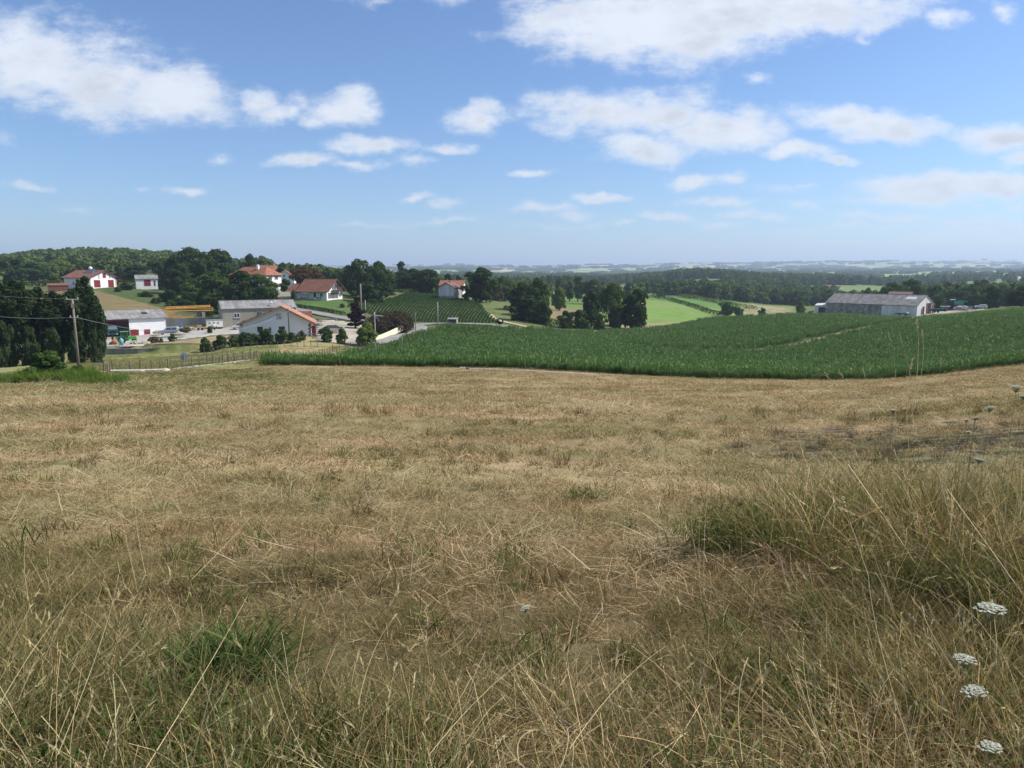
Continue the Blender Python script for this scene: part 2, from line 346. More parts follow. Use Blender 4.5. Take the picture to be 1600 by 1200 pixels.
plain('white_render', (0.78, 0.78, 0.77), 0.9, 0.10, 0.5, 0.1); plain('dirty_white', (0.78, 0.78, 0.75), 0.9, 0.3, 0.4, 0.1, dirt=(0.55, 0.54, 0.50), streak=True)
plain('grey_render', (0.33, 0.31, 0.255), 0.95, 0.22, 0.5, 0.1, streak=True); plain('grey_block', (0.40, 0.39, 0.36), 0.95, 0.4, 0.5, 0.1, streak=True)
plain('concrete_wall', (0.32, 0.31, 0.285), 0.95, 0.5, 0.5, 0.1, streak=True)
plain('stone_patchy', (0.42, 0.40, 0.36), 0.95, 0.6, 1.2, 0.1, dirt=(0.16, 0.145, 0.12))
plain('stone_cream', (0.55, 0.47, 0.33), 0.9, 0.4, 3); plain('cream_wall', (0.72, 0.67, 0.48), 0.9, 0.15, 1)
plain('red_paint', (0.24, 0.025, 0.035), 0.6, 0.3, 1.5); plain('brown_wood', (0.17, 0.085, 0.06), 0.8, 0.35, 2); plain('brown_door', (0.10, 0.05, 0.05), 0.8, 0.3, 2)
plain('grey_wood', (0.19, 0.165, 0.135), 0.9, 0.4, 4, streak=True); plain('pale_wood', (0.24, 0.205, 0.16), 0.9, 0.4, 4, streak=True)
plain('pole_wood', (0.25, 0.215, 0.17), 0.9, 0.4, 2, streak=True); plain('pole_concrete', (0.42, 0.41, 0.38), 0.9, 0.25, 2)
plain('dark_pole', (0.09, 0.085, 0.07), 0.9, 0.3, 2)
plain('dark_inside', (0.02, 0.02, 0.022), 0.9, 0.2, 1); plain('iron', (0.10, 0.09, 0.085), 0.6, 0.4, 4); plain('galvanised', (0.42, 0.44, 0.45), 0.45, 0.25, 2, 0.5, 0.6)
plain('wire_metal', (0.30, 0.31, 0.32), 0.5, 0.1, 2, 0.5, 0.3); plain('rust', (0.22, 0.09, 0.045), 0.9, 0.4, 3); plain('orange_rust', (0.45, 0.17, 0.09), 0.8, 0.3, 3)
plain('yellow_paint', (0.62, 0.34, 0.05), 0.5, 0.35, 1.5, 0.4, dirt=(0.40, 0.22, 0.05)); plain('tractor_green', (0.07, 0.36, 0.05), 0.4, 0.2, 2, 0.5)
plain('teal_paint', (0.04, 0.24, 0.22), 0.45, 0.3, 2, 0.5); plain('teal_light', (0.15, 0.42, 0.42), 0.6, 0.2, 2); plain('dark_green_paint', (0.02, 0.07, 0.05), 0.5, 0.3, 2, 0.4)
plain('car_white', (0.76, 0.76, 0.76), 0.3, 0.04, 1, 0.5); plain('car_grey', (0.30, 0.33, 0.37), 0.3, 0.1, 1, 0.5, 0.4); plain('car_red', (0.42, 0.03, 0.05), 0.3, 0.1, 1, 0.5)
plain('tyre', (0.02, 0.02, 0.02), 0.85, 0.2, 5); plain('black_plastic', (0.025, 0.025, 0.028), 0.6, 0.2, 5); plain('blue_plastic', (0.02, 0.12, 0.42), 0.45, 0.15, 3, 0.5)
plain('pvc_white', (0.74, 0.74, 0.72), 0.6, 0.12, 2); plain('rock_pale', (0.58, 0.53, 0.42), 0.95, 0.35, 2); plain('gravel_grey', (0.30, 0.30, 0.31), 0.95, 0.35, 5)
plain('black_sheet', (0.035, 0.037, 0.04), 0.6, 0.3, 2); plain('bark', (0.12, 0.095, 0.07), 0.95, 0.4, 4, streak=True); plain('bark_pale', (0.24, 0.22, 0.19), 0.95, 0.4, 3, streak=True)
plain('roof_pale', (0.55, 0.60, 0.58), 0.5, 0.15, 1); plain('solar', (0.05, 0.07, 0.11), 0.2, 0.2, 1, 0.6); plain('rubble', (0.36, 0.33, 0.29), 0.95, 0.5, 3)
plain('sign_back', (0.25, 0.275, 0.30), 0.5, 0.15, 3, 0.5, 0.3); plain('lamp_glass', (0.7, 0.7, 0.68), 0.2, 0.1, 3, 0.6); plain('red_machine', (0.38, 0.05, 0.03), 0.6, 0.3, 2)
m, b = newmat('glass'); finish(b, principled(b, (0.03, 0.04, 0.05), 0.08, 0.8))
plain('petal_white', (0.62, 0.62, 0.55), 0.8, 0.35, 60, dirt=(0.42, 0.44, 0.30)); plain('petal_yellow', (0.75, 0.50, 0.03), 0.7, 0.12, 40); plain('petal_pink', (0.55, 0.16, 0.36), 0.7, 0.12, 40)
plain('flower_stem', (0.24, 0.24, 0.12), 0.8, 0.2, 10); plain('dry_head', (0.45, 0.38, 0.22), 0.9, 0.3, 10)
leafy('leaf_dark', (0.040, 0.070, 0.024), (0.056, 0.090, 0.030)); leafy('leaf_mid', (0.060, 0.100, 0.030), (0.080, 0.125, 0.036))
leafy('leaf_light', (0.105, 0.155, 0.040), (0.135, 0.18, 0.05)); leafy('leaf_purple', (0.035, 0.018, 0.026), (0.05, 0.024, 0.032)); leafy('leaf_russet', (0.085, 0.055, 0.028), (0.105, 0.065, 0.032)); leafy('leaf_hedge', (0.055, 0.042, 0.028), (0.06, 0.05, 0.03))
leafy('leaf_poplar', (0.040, 0.066, 0.030), (0.054, 0.084, 0.038)); leafy('leaf_olive', (0.11, 0.10, 0.045), (0.14, 0.125, 0.06)); leafy('leaf_wood', (0.070, 0.108, 0.036), (0.120, 0.168, 0.052), 0.25)
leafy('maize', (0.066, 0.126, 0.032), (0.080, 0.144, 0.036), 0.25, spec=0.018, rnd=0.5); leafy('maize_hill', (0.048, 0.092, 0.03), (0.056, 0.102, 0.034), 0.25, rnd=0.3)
colored_blades('blades'); leafy('grass_bright', (0.13, 0.23, 0.035), (0.18, 0.28, 0.05), 0.35)
m, b = newmat('haze'); v = b.n('ShaderNodeVolumePrincipled'); v.inputs['Density'].default_value = 1.45e-4; v.inputs['Color'].default_value = (0.64, 0.78, 1, 1)
v.inputs['Anisotropy'].default_value = 0.2
o = b.n('ShaderNodeOutputMaterial'); b.nt.links.new(v.outputs[0], o.inputs['Volume'])

# ------------------------------------------------------------------ mesh helpers
class MB:
    def __init__(s): s.v = []; s.f = []
    def add(s, vs, fs):
        o = len(s.v); s.v += [tuple(p) for p in vs]; s.f += [tuple(i + o for i in f) for f in fs]; return s
    def box(s, x0, x1, y0, y1, z0, z1):
        return s.add([(x0,y0,z0),(x1,y0,z0),(x1,y1,z0),(x0,y1,z0),(x0,y0,z1),(x1,y0,z1),(x1,y1,z1),(x0,y1,z1)],
                     [(0,3,2,1),(4,5,6,7),(0,1,5,4),(1,2,6,5),(2,3,7,6),(3,0,4,7)])
    def frustum(s, x0, x1, y0, y1, z0, z1, tx0, tx1, ty0, ty1):
        return s.add([(x0,y0,z0),(x1,y0,z0),(x1,y1,z0),(x0,y1,z0),(tx0,ty0,z1),(tx1,ty0,z1),(tx1,ty1,z1),(tx0,ty1,z1)],
                     [(0,3,2,1),(4,5,6,7),(0,1,5,4),(1,2,6,5),(2,3,7,6),(3,0,4,7)])
    def tube(s, pts, r, n=6, cap=True):
        pts = [Vector(p) for p in pts]; rs = r if isinstance(r, (list, tuple)) else [r] * len(pts)
        ring = []; o = len(s.v)
        for i, p in enumerate(pts):
            d = (pts[min(i + 1, len(pts) - 1)] - pts[max(i - 1, 0)]).normalized()
            a = d.cross(Vector((0, 0, 1))) if abs(d.z) < 0.95 else d.cross(Vector((1, 0, 0)))
            a.normalize(); bb = d.cross(a)
            for k in range(n):
                t = 2 * math.pi * k / n; s.v.append(tuple(p + (a * math.cos(t) + bb * math.sin(t)) * rs[i]))
        for i in range(len(pts) - 1):
            for k in range(n):
                s.f.append((o + i*n + k, o + i*n + (k+1) % n, o + (i+1)*n + (k+1) % n, o + (i+1)*n + k))
        if cap:
            s.f.append(tuple(o + k for k in range(n))[::-1]); s.f.append(tuple(o + (len(pts)-1)*n + k for k in range(n)))
        return s
    def prism(s, poly, y0, y1):                       # poly in x,z, extruded along y
        n = len(poly)
        return s.add([(x, y0, z) for x, z in poly] + [(x, y1, z) for x, z in poly],
                     [tuple(range(n)), tuple(range(2*n-1, n-1, -1))] + [(i, i + n, (i+1) % n + n, (i+1) % n) for i in range(n)])
    def ball(s, c, r, sz=1.0, n=8, jit=0.0, seed=0):
        rnd = random.Random(seed); o = len(s.v); m_ = n // 2
        for i in range(m_ + 1):
            th = math.pi * i / m_
            for k in range(n):
                ph = 2 * math.pi * k / n; q = r * (1 + rnd.uniform(-jit, jit))
                s.v.append((c[0] + q*math.sin(th)*math.cos(ph), c[1] + q*math.sin(th)*math.sin(ph), c[2] + q*sz*math.cos(th)))
        for i in range(m_):
            for k in range(n): s.f.append((o+i*n+k, o+(i+1)*n+k, o+(i+1)*n+(k+1) % n, o+i*n+(k+1) % n))
        return s
    def mesh(s, name):
        m = bpy.data.meshes.new(name); m.from_pydata(s.v, [], s.f); m.update(); return m
def link(name, data, mat, parent=None, loc=(0,0,0), rot=(0,0,0), scale=(1,1,1)):
    o = bpy.data.objects.new(name, data); C.objects.link(o)
    if mat is not None and len(data.materials) == 0: data.materials.append(MATS[mat])
    o.parent = parent; o.location = loc; o.rotation_euler = rot; o.scale = scale
    return o
def part(name, mb, mat, parent, label=None, smooth=False, bev=0, **k):
    me = mb.mesh(name) if isinstance(mb, MB) else mb
    o = link(name, me, mat, parent, **k)
    if smooth:
        for p in me.polygons: p.use_smooth = True
    if bev:
        md = o.modifiers.new('bevel', 'BEVEL'); md.width = bev; md.segments = 2; md.limit_method = 'ANGLE'
    if label: o['label'] = label
    return o
def thing(name, label, cat, loc, rz=0.0, group=None, scale=1.0):
    o = bpy.data.objects.new(name, None); C.objects.link(o); o.location = loc; o.rotation_euler = (0, 0, rz); o.scale = (scale,) * 3
    o.empty_display_size = 0.3
    o['label'] = label; o['category'] = cat; o['kind'] = 'thing'
    if group: o['group'] = group
    return o
def tag(o, label, cat, group=None, kind='thing'):
    o['label'] = label; o['category'] = cat; o['kind'] = kind
    if group: o['group'] = group
    return o
def struct(o, label=None):
    o['kind'] = 'structure'
    if label: o['label'] = label
    return o
def npmesh(name, V, Fq, attrs=None):
    """V (n,3), Fq (m,k) -> mesh; attrs: list of (name, type, domain, array)"""
    me = bpy.data.meshes.new(name); V = np.asarray(V, np.float32); Fq = np.asarray(Fq, np.int32)
    me.vertices.add(len(V)); me.vertices.foreach_set('co', V.ravel())
    k = Fq.shape[1]; me.loops.add(Fq.size); me.loops.foreach_set('vertex_index', Fq.ravel())
    me.polygons.add(len(Fq)); me.polygons.foreach_set('loop_start', np.arange(0, Fq.size, k, dtype=np.int32))
    me.update(calc_edges=True)
    for (n, t, dom, A) in (attrs or []):
        at_ = me.attributes.new(n, t, dom); A = np.asarray(A, np.float32)
        at_.data.foreach_set('color' if 'COLOR' in t else ('vector' if t == 'FLOAT_VECTOR' else 'value'), A.ravel())
    return me
# ------------------------------------------------------------------ ground sheet
EDGE_D = 79.0
def interp(v, tab): return np.interp(v, [a for a, _ in tab], [b_ for _, b_ in tab])
CORN_L = [(60,385),(78,398),(100,452),(125,525),(150,592),(175,648),(200,690),(260,800)]       # left border of the maize, by distance
CORN_F = [(600,150),(690,196),(800,196),(900,212),(930,214),(1010,222),(1100,250),(1200,244),(1270,250),(1300,282),(1400,255),(1440,246),(1500,232),(1600,240),(1900,240)]
TRACK = [(985,160),(1040,152),(1100,149),(1180,150),(1250,158),(1300,171),(1350,187),(1400,212),(1436,250),(1446,262)]   # (bearing px, D)
TRK = np.array([[(u - 800) / F * d, d] for u, d in TRACK])
def pdist(x, y, L):
    best = np.full(np.shape(x), 1e9)
    for a, c in zip(L[:-1], L[1:]):
        d = c - a; t = np.clip(((x - a[0]) * d[0] + (y - a[1]) * d[1]) / (d @ d), 0, 1)
        best = np.minimum(best, np.hypot(x - a[0] - t * d[0], y - a[1] - t * d[1]))
    return best
def uD(x, y):
    y = np.asarray(y, float); return 800 + F * np.asarray(x) / np.maximum(y, 0.5), y
def edge_d(x): return EDGE_D + (fbm(np.asarray(x) / 7.0, np.asarray(x) * 0, 77, 3) - 0.5) * 1.2 + 0 * np.asarray(x)
def in_corn(x, y):
    u, D = uD(x, y)
    return (D > edge_d(x)) & (u > interp(D, CORN_L)) & (D < interp(u, CORN_F)) & (pdist(x, y, TRK) > 2.6) & (u < 1950)
def in_hill(x, y):          # row crop on the hill above the road
    u, D = uD(x, y)
    lo = interp(u, [(540,244),(575,228),(600,217),(640,211),(700,209),(745,209),(772,209)]); hi = interp(u, [(540,252),(580,258),(610,280),(640,318),(690,308),(760,268),(790,240)])
    ur = interp(D, [(205,786),(225,770),(250,757),(280,748),(320,735)])
    return (D > lo) & (D < hi) & (u < ur) & (u > 545)
def lerp3(a, c, t): return a + (np.array(c) - a) * t[:, None]
def zcol(x, y):
    u, D = uD(x, y); n = len(x); r = np.hypot(x, y)
    # patchwork of distant fields
    xr = x * .86 + y * .5 + 90 * (fbm(x / 400, y / 400, 3) - .5); yr = -x * .5 + y * .86 + 90 * (fbm(x / 400, y / 400, 8) - .5)
    cs = np.where(r > 2500, 420.0, 170.0); k = _hash(np.floor(xr / cs), np.floor(yr / (cs * .6)), 5)
    pal = np.array([(.10,.16,.045),(.14,.19,.06),(.17,.20,.075),(.20,.20,.09),(.11,.15,.05),(.30,.26,.14),(.16,.22,.06),(.085,.125,.04)])
    c = pal[(k * 7.99).astype(int)]
    nn = fbm(x / 6, y / 6, 2, 4)
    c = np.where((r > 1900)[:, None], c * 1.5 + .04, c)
    def put(mask, col, soft=None):
        nonlocal c
        w = mask.astype(float) if soft is None else soft
        c = c * (1 - w[:, None]) + np.array(col) * w[:, None]
    front = y > 0
    # near hill with the houses: rough pasture
    put((D > 140) & (D < 520) & (u < 900), (.105,.125,.045))
    put((D > 195) & (D < 330) & (u > 170) & (u < 360), (.075,.10,.035)); put((D > 190) & (D < 300) & (u < 305) & (D < interp(u, [(60,300),(150,288),(200,262),(260,236),(300,200)])), (.20,.155,.08))
    put((D > 230) & (u > 430) & (u < 575) & (D < 262), (.085,.14,.04))
    put((D > 205) & (u > 560) & (u < 860) & (D < 330), (.13,.13,.06))
    put((D > 200) & (D < 300) & (u > 745) & (u < 870), (.125,.15,.055))
    put((D > 245) & (D < 350) & (u > 845) & (u < 930), (.215,.17,.09))
    put((D > 350) & (D < 480) & (u > 800) & (u < 1000), (.135,.205,.055))
    put((D > 252) & (D < 460) & (u > 985) & (u < 1170), (.155,.25,.055)); put((D > 252) & (D < 460) & (u > 985) & (u < 1170) & (fbm(x/30, y/60, 12, 3) > .55), (.185,.25,.07))  # lighter crop, with the sun beyond a cloud shadow painted into its green
    put((D > 400) & (D < 520) & (u > 1010) & (u < 1230) & (D > interp(u, [(1010,470),(1100,415),(1160,400)])), (.11,.20,.05))
    put((D > 250) & (D < 560) & (u > 1158) & (u < 1310), (.115,.16,.05)); put((D > 330) & (D < 520) & (u > 1160 + 8*(nn-.5)*8) & (u < 1236 + 60*(nn-.5)), (.30,.25,.145)); put((D > 330) & (D < 520) & (u > 1150) & (u < 1250) & (nn > .57), (.17,.20,.07))
    put((D > 250) & (D < 420) & (u > 1270), (.13,.15,.055))
    put((D > 700) & (D < 1060) & (u > 1215) & (u < 1390), (.15,.20,.075)); put((D > 820) & (D < 960) & (u > 1040) & (u < 1120), (.26,.31,.14))
    put((D > 560) & (D < 760) & (u > 985) & (u < 1060), (.14,.22,.075))
    put((D > 2000) & (D < 3000) & (u > 1300), (.20,.30,.08))
    # meadow behind the fence, down to the retaining wall
    md = (D > 60) & (D < 142) & (u < interp(D, [(60,300),(78,398),(100,440),(142,560)]))
    put(md, (.225,.215,.085)); put(md & (nn > .56), (.165,.175,.065)); put(md & (nn < .40), (.29,.25,.125))
    put((D > 108) & (D < 160) & (u > 430) & (u < 650) & ~in_corn(x, y), (.30,.245,.125))
    # maize soil
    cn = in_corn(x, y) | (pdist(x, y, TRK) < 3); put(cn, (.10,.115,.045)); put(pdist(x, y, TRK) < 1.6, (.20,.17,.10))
    put(in_hill(x, y), (.115,.125,.06))
    # mown field in front
    mown = (D < edge_d(x)) & ~md & ((u > 140) | (D < 58)) | (D < 40)
    straw = (.27,.195,.108)
    s1 = fbm(x / 5.0, y / 1.6, 21, 4); s2 = fbm(x / 1.1, y / 0.9, 22, 4)
    w = mown.astype(float); put(mown, straw)
    put(None, (.185,.145,.07), w * sst(s1, .50, .66) * .8); put(None, (.36,.28,.165), w * (1 - sst(s1, .30, .44)) * .8)
    put(None, (.14,.145,.05), w * sst(s2, .58, .72) * .6)
    # greener strip before the fence and under the tall grass
    g = w * sst(D, 24, 34) * (1 - sst(D, 72, 79)) * (1 - sst(u, 380, 640)) ; put(None, (.125,.165,.05), np.clip(g * (0.35 + sst(s1, .38, .55)), 0, 1) * .9)
    g = sst(fbm(x / 3.0, y / 12.0, 78, 3), .45, .6) * w * .35 * (D > 18); put(None, (.30,.215,.12), g)
    g = w * sst(D, 38, 46) * (1 - sst(u, 200, 330)); put(None, (.14,.22,.05), np.clip(g, 0, 1))
    g = w * sst(D, 40, 50) * (1 - sst(D, 70, 78)) * sst(s1, .48, .6) * .5 * (u < 700); put(None, (.13,.15,.055), g)
    nearv = (1 - sst(r, 4.5, 7.5)); put(None, (.15,.115,.062), np.clip(nearv, 0, 1))
    return c

PH = np.concatenate([np.linspace(-180, -56, 40)[:-1], np.linspace(-56, 56, 561), np.linspace(56, 180, 40)[1:-1]])
RR = np.concatenate([np.linspace(0.25, 1.0, 4)[:-1], np.exp(np.linspace(0, math.log(17500), 460))])
# extra rings where the photo is most demanding (field edge to village)
RR = np.unique(np.concatenate([RR, np.linspace(60, 320, 210)]))
pg, rg = np.meshgrid(np.radians(PH), RR)
gx = (np.sin(pg) * rg).ravel(); gy = (np.cos(pg) * rg).ravel(); gz = H(gx, gy)
NP_, NR_ = len(PH), len(RR)
idx = np.arange(NP_ * NR_).reshape(NR_, NP_)
q = np.stack([idx[:-1, :], np.roll(idx, -1, 1)[:-1, :], np.roll(idx, -1, 1)[1:, :], idx[1:, :]], -1).reshape(-1, 4)
V = np.stack([gx, gy, gz], 1)
V = np.vstack([V, [[0, 0, 0.0]]]); 
cap = np.stack([np.full(NP_, len(V) - 1), np.roll(idx[0], -1), idx[0], idx[0]], -1)
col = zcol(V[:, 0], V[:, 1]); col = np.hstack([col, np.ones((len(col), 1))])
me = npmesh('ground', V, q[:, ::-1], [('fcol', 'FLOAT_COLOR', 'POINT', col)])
me.polygons.foreach_set('use_smooth', np.ones(len(me.polygons), bool))
struct(link('ground', me, 'ground'), 'rolling farmland: mown straw-coloured field in front, fields and hills behind')

def drape(name, pts, width, mat, lift=0.05, step=1.5, wobble=0.0, label=None):
    """a strip laid over the terrain along (bearing px, D) points"""
    P_ = [Vector(((u - 800) / F * d, d, 0)) for u, d in pts]
    L = [0]
    for a, c in zip(P_, P_[1:]): L.append(L[-1] + (c - a).length)
    n = max(4, int(L[-1] / step)); ts = np.linspace(0, L[-1], n)
    xs = np.interp(ts, L, [p.x for p in P_]); ys = np.interp(ts, L, [p.y for p in P_])
    k = max(1, int(n / 40)); ker = np.ones(2*k+1) / (2*k+1)
    xs = np.convolve(np.pad(xs, k, mode='reflect', reflect_type='odd'), ker, 'valid'); ys = np.convolve(np.pad(ys, k, mode='reflect', reflect_type='odd'), ker, 'valid')
    tx = np.gradient(xs); ty = np.gradient(ys); ln = np.hypot(tx, ty); nx, ny = -ty / ln, tx / ln
    wd = np.interp(ts / L[-1], np.linspace(0, 1, len(width)), width) if isinstance(width, (list, tuple)) else np.full(n, width)
    m_ = 7; rows_ = []
    for j in range(m_):
        o = (j / (m_ - 1) - 0.5) * (wd + (np.random.RandomState(3 + j).rand(n) - .5) * wobble * (j in (0, m_ - 1)))
        X = xs + nx * o; Y = ys + ny * o
        rows_.append(np.stack([X, Y, H(X, Y) + lift], 1))
    A = np.array(rows_); Z = A[:, :, 2].mean(0); A[:, :, 2] = np.maximum(A[:, :, 2] * .35 + Z[None] * .65, A[:, :, 2] - .03)          # flatter across, like a made surface
    Vv = A.transpose(1, 0, 2).reshape(-1, 3); id_ = np.arange(n * m_).reshape(n, m_)
    Q = np.stack([id_[:-1, :-1], id_[:-1, 1:], id_[1:, 1:], id_[1:, :-1]], -1).reshape(-1, 4)
    # skirt so that the sheet has an edge
    o = link(name, npmesh(name, Vv, Q), mat); struct(o, label)
    md = o.modifiers.new('thickness', 'SOLIDIFY'); md.thickness = 0.25; md.offset = -1 if True else 1
    return o
def area(name, poly, mat, lift=0.06, step=1.6, label=None, rag=0.6):
    """a flat-ish area (bearing px, D polygon) laid over the terrain"""
    P_ = np.array([[(u - 800) / F * d, d] for u, d in poly]); x0, y0 = P_.min(0) ; x1, y1 = P_.max(0)
    X, Y = np.meshgrid(np.arange(x0, x1 + step, step), np.arange(y0, y1 + step, step))
    X = X + (vnoise(X, Y, 5) - .5) * rag; Y = Y + (vnoise(X, Y, 6) - .5) * rag
    def inside(px_, py_):
        c_ = np.zeros(px_.shape, bool); n = len(P_)
        for i in range(n):
            xi, yi = P_[i]; xj, yj = P_[i - 1]
            t = ((yi > py_) != (yj > py_)) & (px_ < (xj - xi) * (py_ - yi) / (yj - yi + 1e-9) + xi); c_ ^= t
        return c_
    id_ = np.arange(X.size).reshape(X.shape)
    Q = np.stack([id_[:-1, :-1], id_[:-1, 1:], id_[1:, 1:], id_[1:, :-1]], -1).reshape(-1, 4)
    cx_ = X.ravel()[Q].mean(1); cy_ = Y.ravel()[Q].mean(1); Q = Q[inside(cx_, cy_)]
    Vv = np.stack([X.ravel(), Y.ravel(), H(X.ravel(), Y.ravel()) + lift], 1)
    used, inv = np.unique(Q, return_inverse=True); Q = inv.reshape(-1, 4)
    o = link(name, npmesh(name, Vv[used], Q), mat); struct(o, label)
    md = o.modifiers.new('thickness', 'SOLIDIFY'); md.thickness = 0.2; md.offset = -1
    return o
ROAD = [(455,232),(500,217),(540,207),(575,203),(612,203),(640,200),(655,195),(654,186),(645,178),(628,171),(606,164),(580,158),(540,150)]
drape('road', ROAD, 4.6, 'asphalt', 0.10, label='narrow grey asphalt road bending round the village')
drape('side_road', [(648,199),(670,204),(700,206),(740,204),(790,200)], 3.4, 'asphalt', 0.07, label='grey lane running behind the maize')
drape('farm_track', TRACK, [1.0, 1.2, 1.5, 1.8, 2.6], 'track_dirt', 0.05, wobble=.5, label='pale dirt track through the maize to the long barn')
area('barn_yard', [(1436,262),(1452,258),(1475,262),(1530,262),(1530,300),(1440,300)], 'gravel_yard', label='pale gravel yard by the long barn')
area('farm_yard', [(150,143),(222,143),(228,152),(290,160),(390,172),(392,188),(205,189),(140,185)], 'concrete_yard', 0.09, label='pale concrete and gravel yard')
area('dry_lawn', [(226,144.5),(310,144.5),(330,149),(390,160),(388,170),(290,158),(232,150)], 'dry_lawn', 0.12, label='dry brown lawn behind the low wall')
area('house_yard', [(494,150),(590,158),(576,192),(545,200),(500,204),(492,180)], 'gravel_yard', 0.09, label='pale gravel yard beside the white farmhouse')
drape('footpath', [(765,236),(772,222),(790,212),(815,206),(838,203)], 2.0, 'dirt', 0.04, wobble=.6, label='bare earth path below the slope')
drape('bare_strip', [(904,213),(935,218),(968,224)], 1.8, 'dirt', 0.04, wobble=.6, label='bare earth strip along the far edge of the maize')

# ------------------------------------------------------------------ instancing of uncountable growth
def bladeset(name, spec, seed):
    """spec: list of dicts: n, rad, h(lo,hi), w(lo,hi), lean(lo,hi), curve, col list, seg, base h, head"""
    rnd = np.random.RandomState(seed); Vs = []; Fs = []; Cs = []; o = 0
    for sp_ in spec:
        n = sp_['n']; seg = sp_.get('seg', 3)
        cols = np.array(sp_['col'])
        for i in range(n):
            rr = sp_['rad'] * math.sqrt(rnd.rand()); t = rnd.rand() * 6.283; p = np.array([rr * math.cos(t), rr * math.sin(t), sp_.get('z0', 0) * rnd.rand()])
            h = rnd.uniform(*sp_['h']); w = rnd.uniform(*sp_['w']); a = rnd.rand() * 6.283; ln = rnd.uniform(*sp_['lean']); cv = rnd.uniform(*sp_['curve'])
            c = cols[rnd.randint(len(cols))] * rnd.uniform(.75, 1.25); sd_ = rnd.rand() * 6.283
            side = np.array([math.cos(sd_), math.sin(sd_), rnd.uniform(-.3, .3)])
            pts = [p.copy()]; ang = ln; d_a = a
            for s_ in range(seg):
                d = np.array([math.cos(d_a) * math.sin(ang), math.sin(d_a) * math.sin(ang), math.cos(ang)])
                pts.append(pts[-1] + d * h / seg); ang += cv / seg; d_a += rnd.uniform(-.15, .15)
            pts = np.array(pts); pts[:, 2] = np.maximum(pts[:, 2], 0.004)
            for k, q_ in enumerate(pts):
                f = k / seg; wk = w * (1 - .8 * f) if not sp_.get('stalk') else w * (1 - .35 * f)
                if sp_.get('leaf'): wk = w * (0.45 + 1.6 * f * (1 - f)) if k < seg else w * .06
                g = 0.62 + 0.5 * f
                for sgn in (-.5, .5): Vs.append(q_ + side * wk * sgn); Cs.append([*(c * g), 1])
            for k in range(seg): Fs.append((o+2*k, o+2*k+1, o+2*k+3, o+2*k+2))
            o += 2 * (seg + 1)
            if sp_.get('head') and rnd.rand() < sp_['head']:
                hl = sp_.get('hl', .09); d = (pts[-1] - pts[-2]); d /= np.linalg.norm(d); tip = pts[-1]
                hc = np.array(sp_.get('hcol', (.42,.34,.20))) * rnd.uniform(.8, 1.2)
                for j in range(sp_.get('hn', 9)):
                    q0 = tip + d * hl * (j / 9 - .2); e = d * hl * .28 + (rnd.rand(3) - .5) * hl * sp_.get('hw', .25); s2 = np.cross(e, rnd.rand(3) - .5); s2 = s2 / (np.linalg.norm(s2) + 1e-9) * hl * .035
                    for v_ in (q0 - s2, q0 + s2, q0 + e + s2 * .3, q0 + e - s2 * .3): Vs.append(v_); Cs.append([*hc, 1])
                    Fs.append((o, o+1, o+2, o+3)); o += 4
    me = npmesh(name, Vs, Fs, [('bcol', 'FLOAT_COLOR', 'POINT', Cs)])
    return me
LIB = {}
def lib(name, meshes, mat):
    """source shapes kept outside the scene; every one drawn comes through a scattering object"""
    col_ = bpy.data.collections.new(name)
    for i, me in enumerate(meshes):
        if len(me.materials) == 0: me.materials.append(MATS[mat])
        o = bpy.data.objects.new('%s_%02d' % (name, i), me); col_.objects.link(o)
    LIB[name] = (col_, len(meshes)); return col_
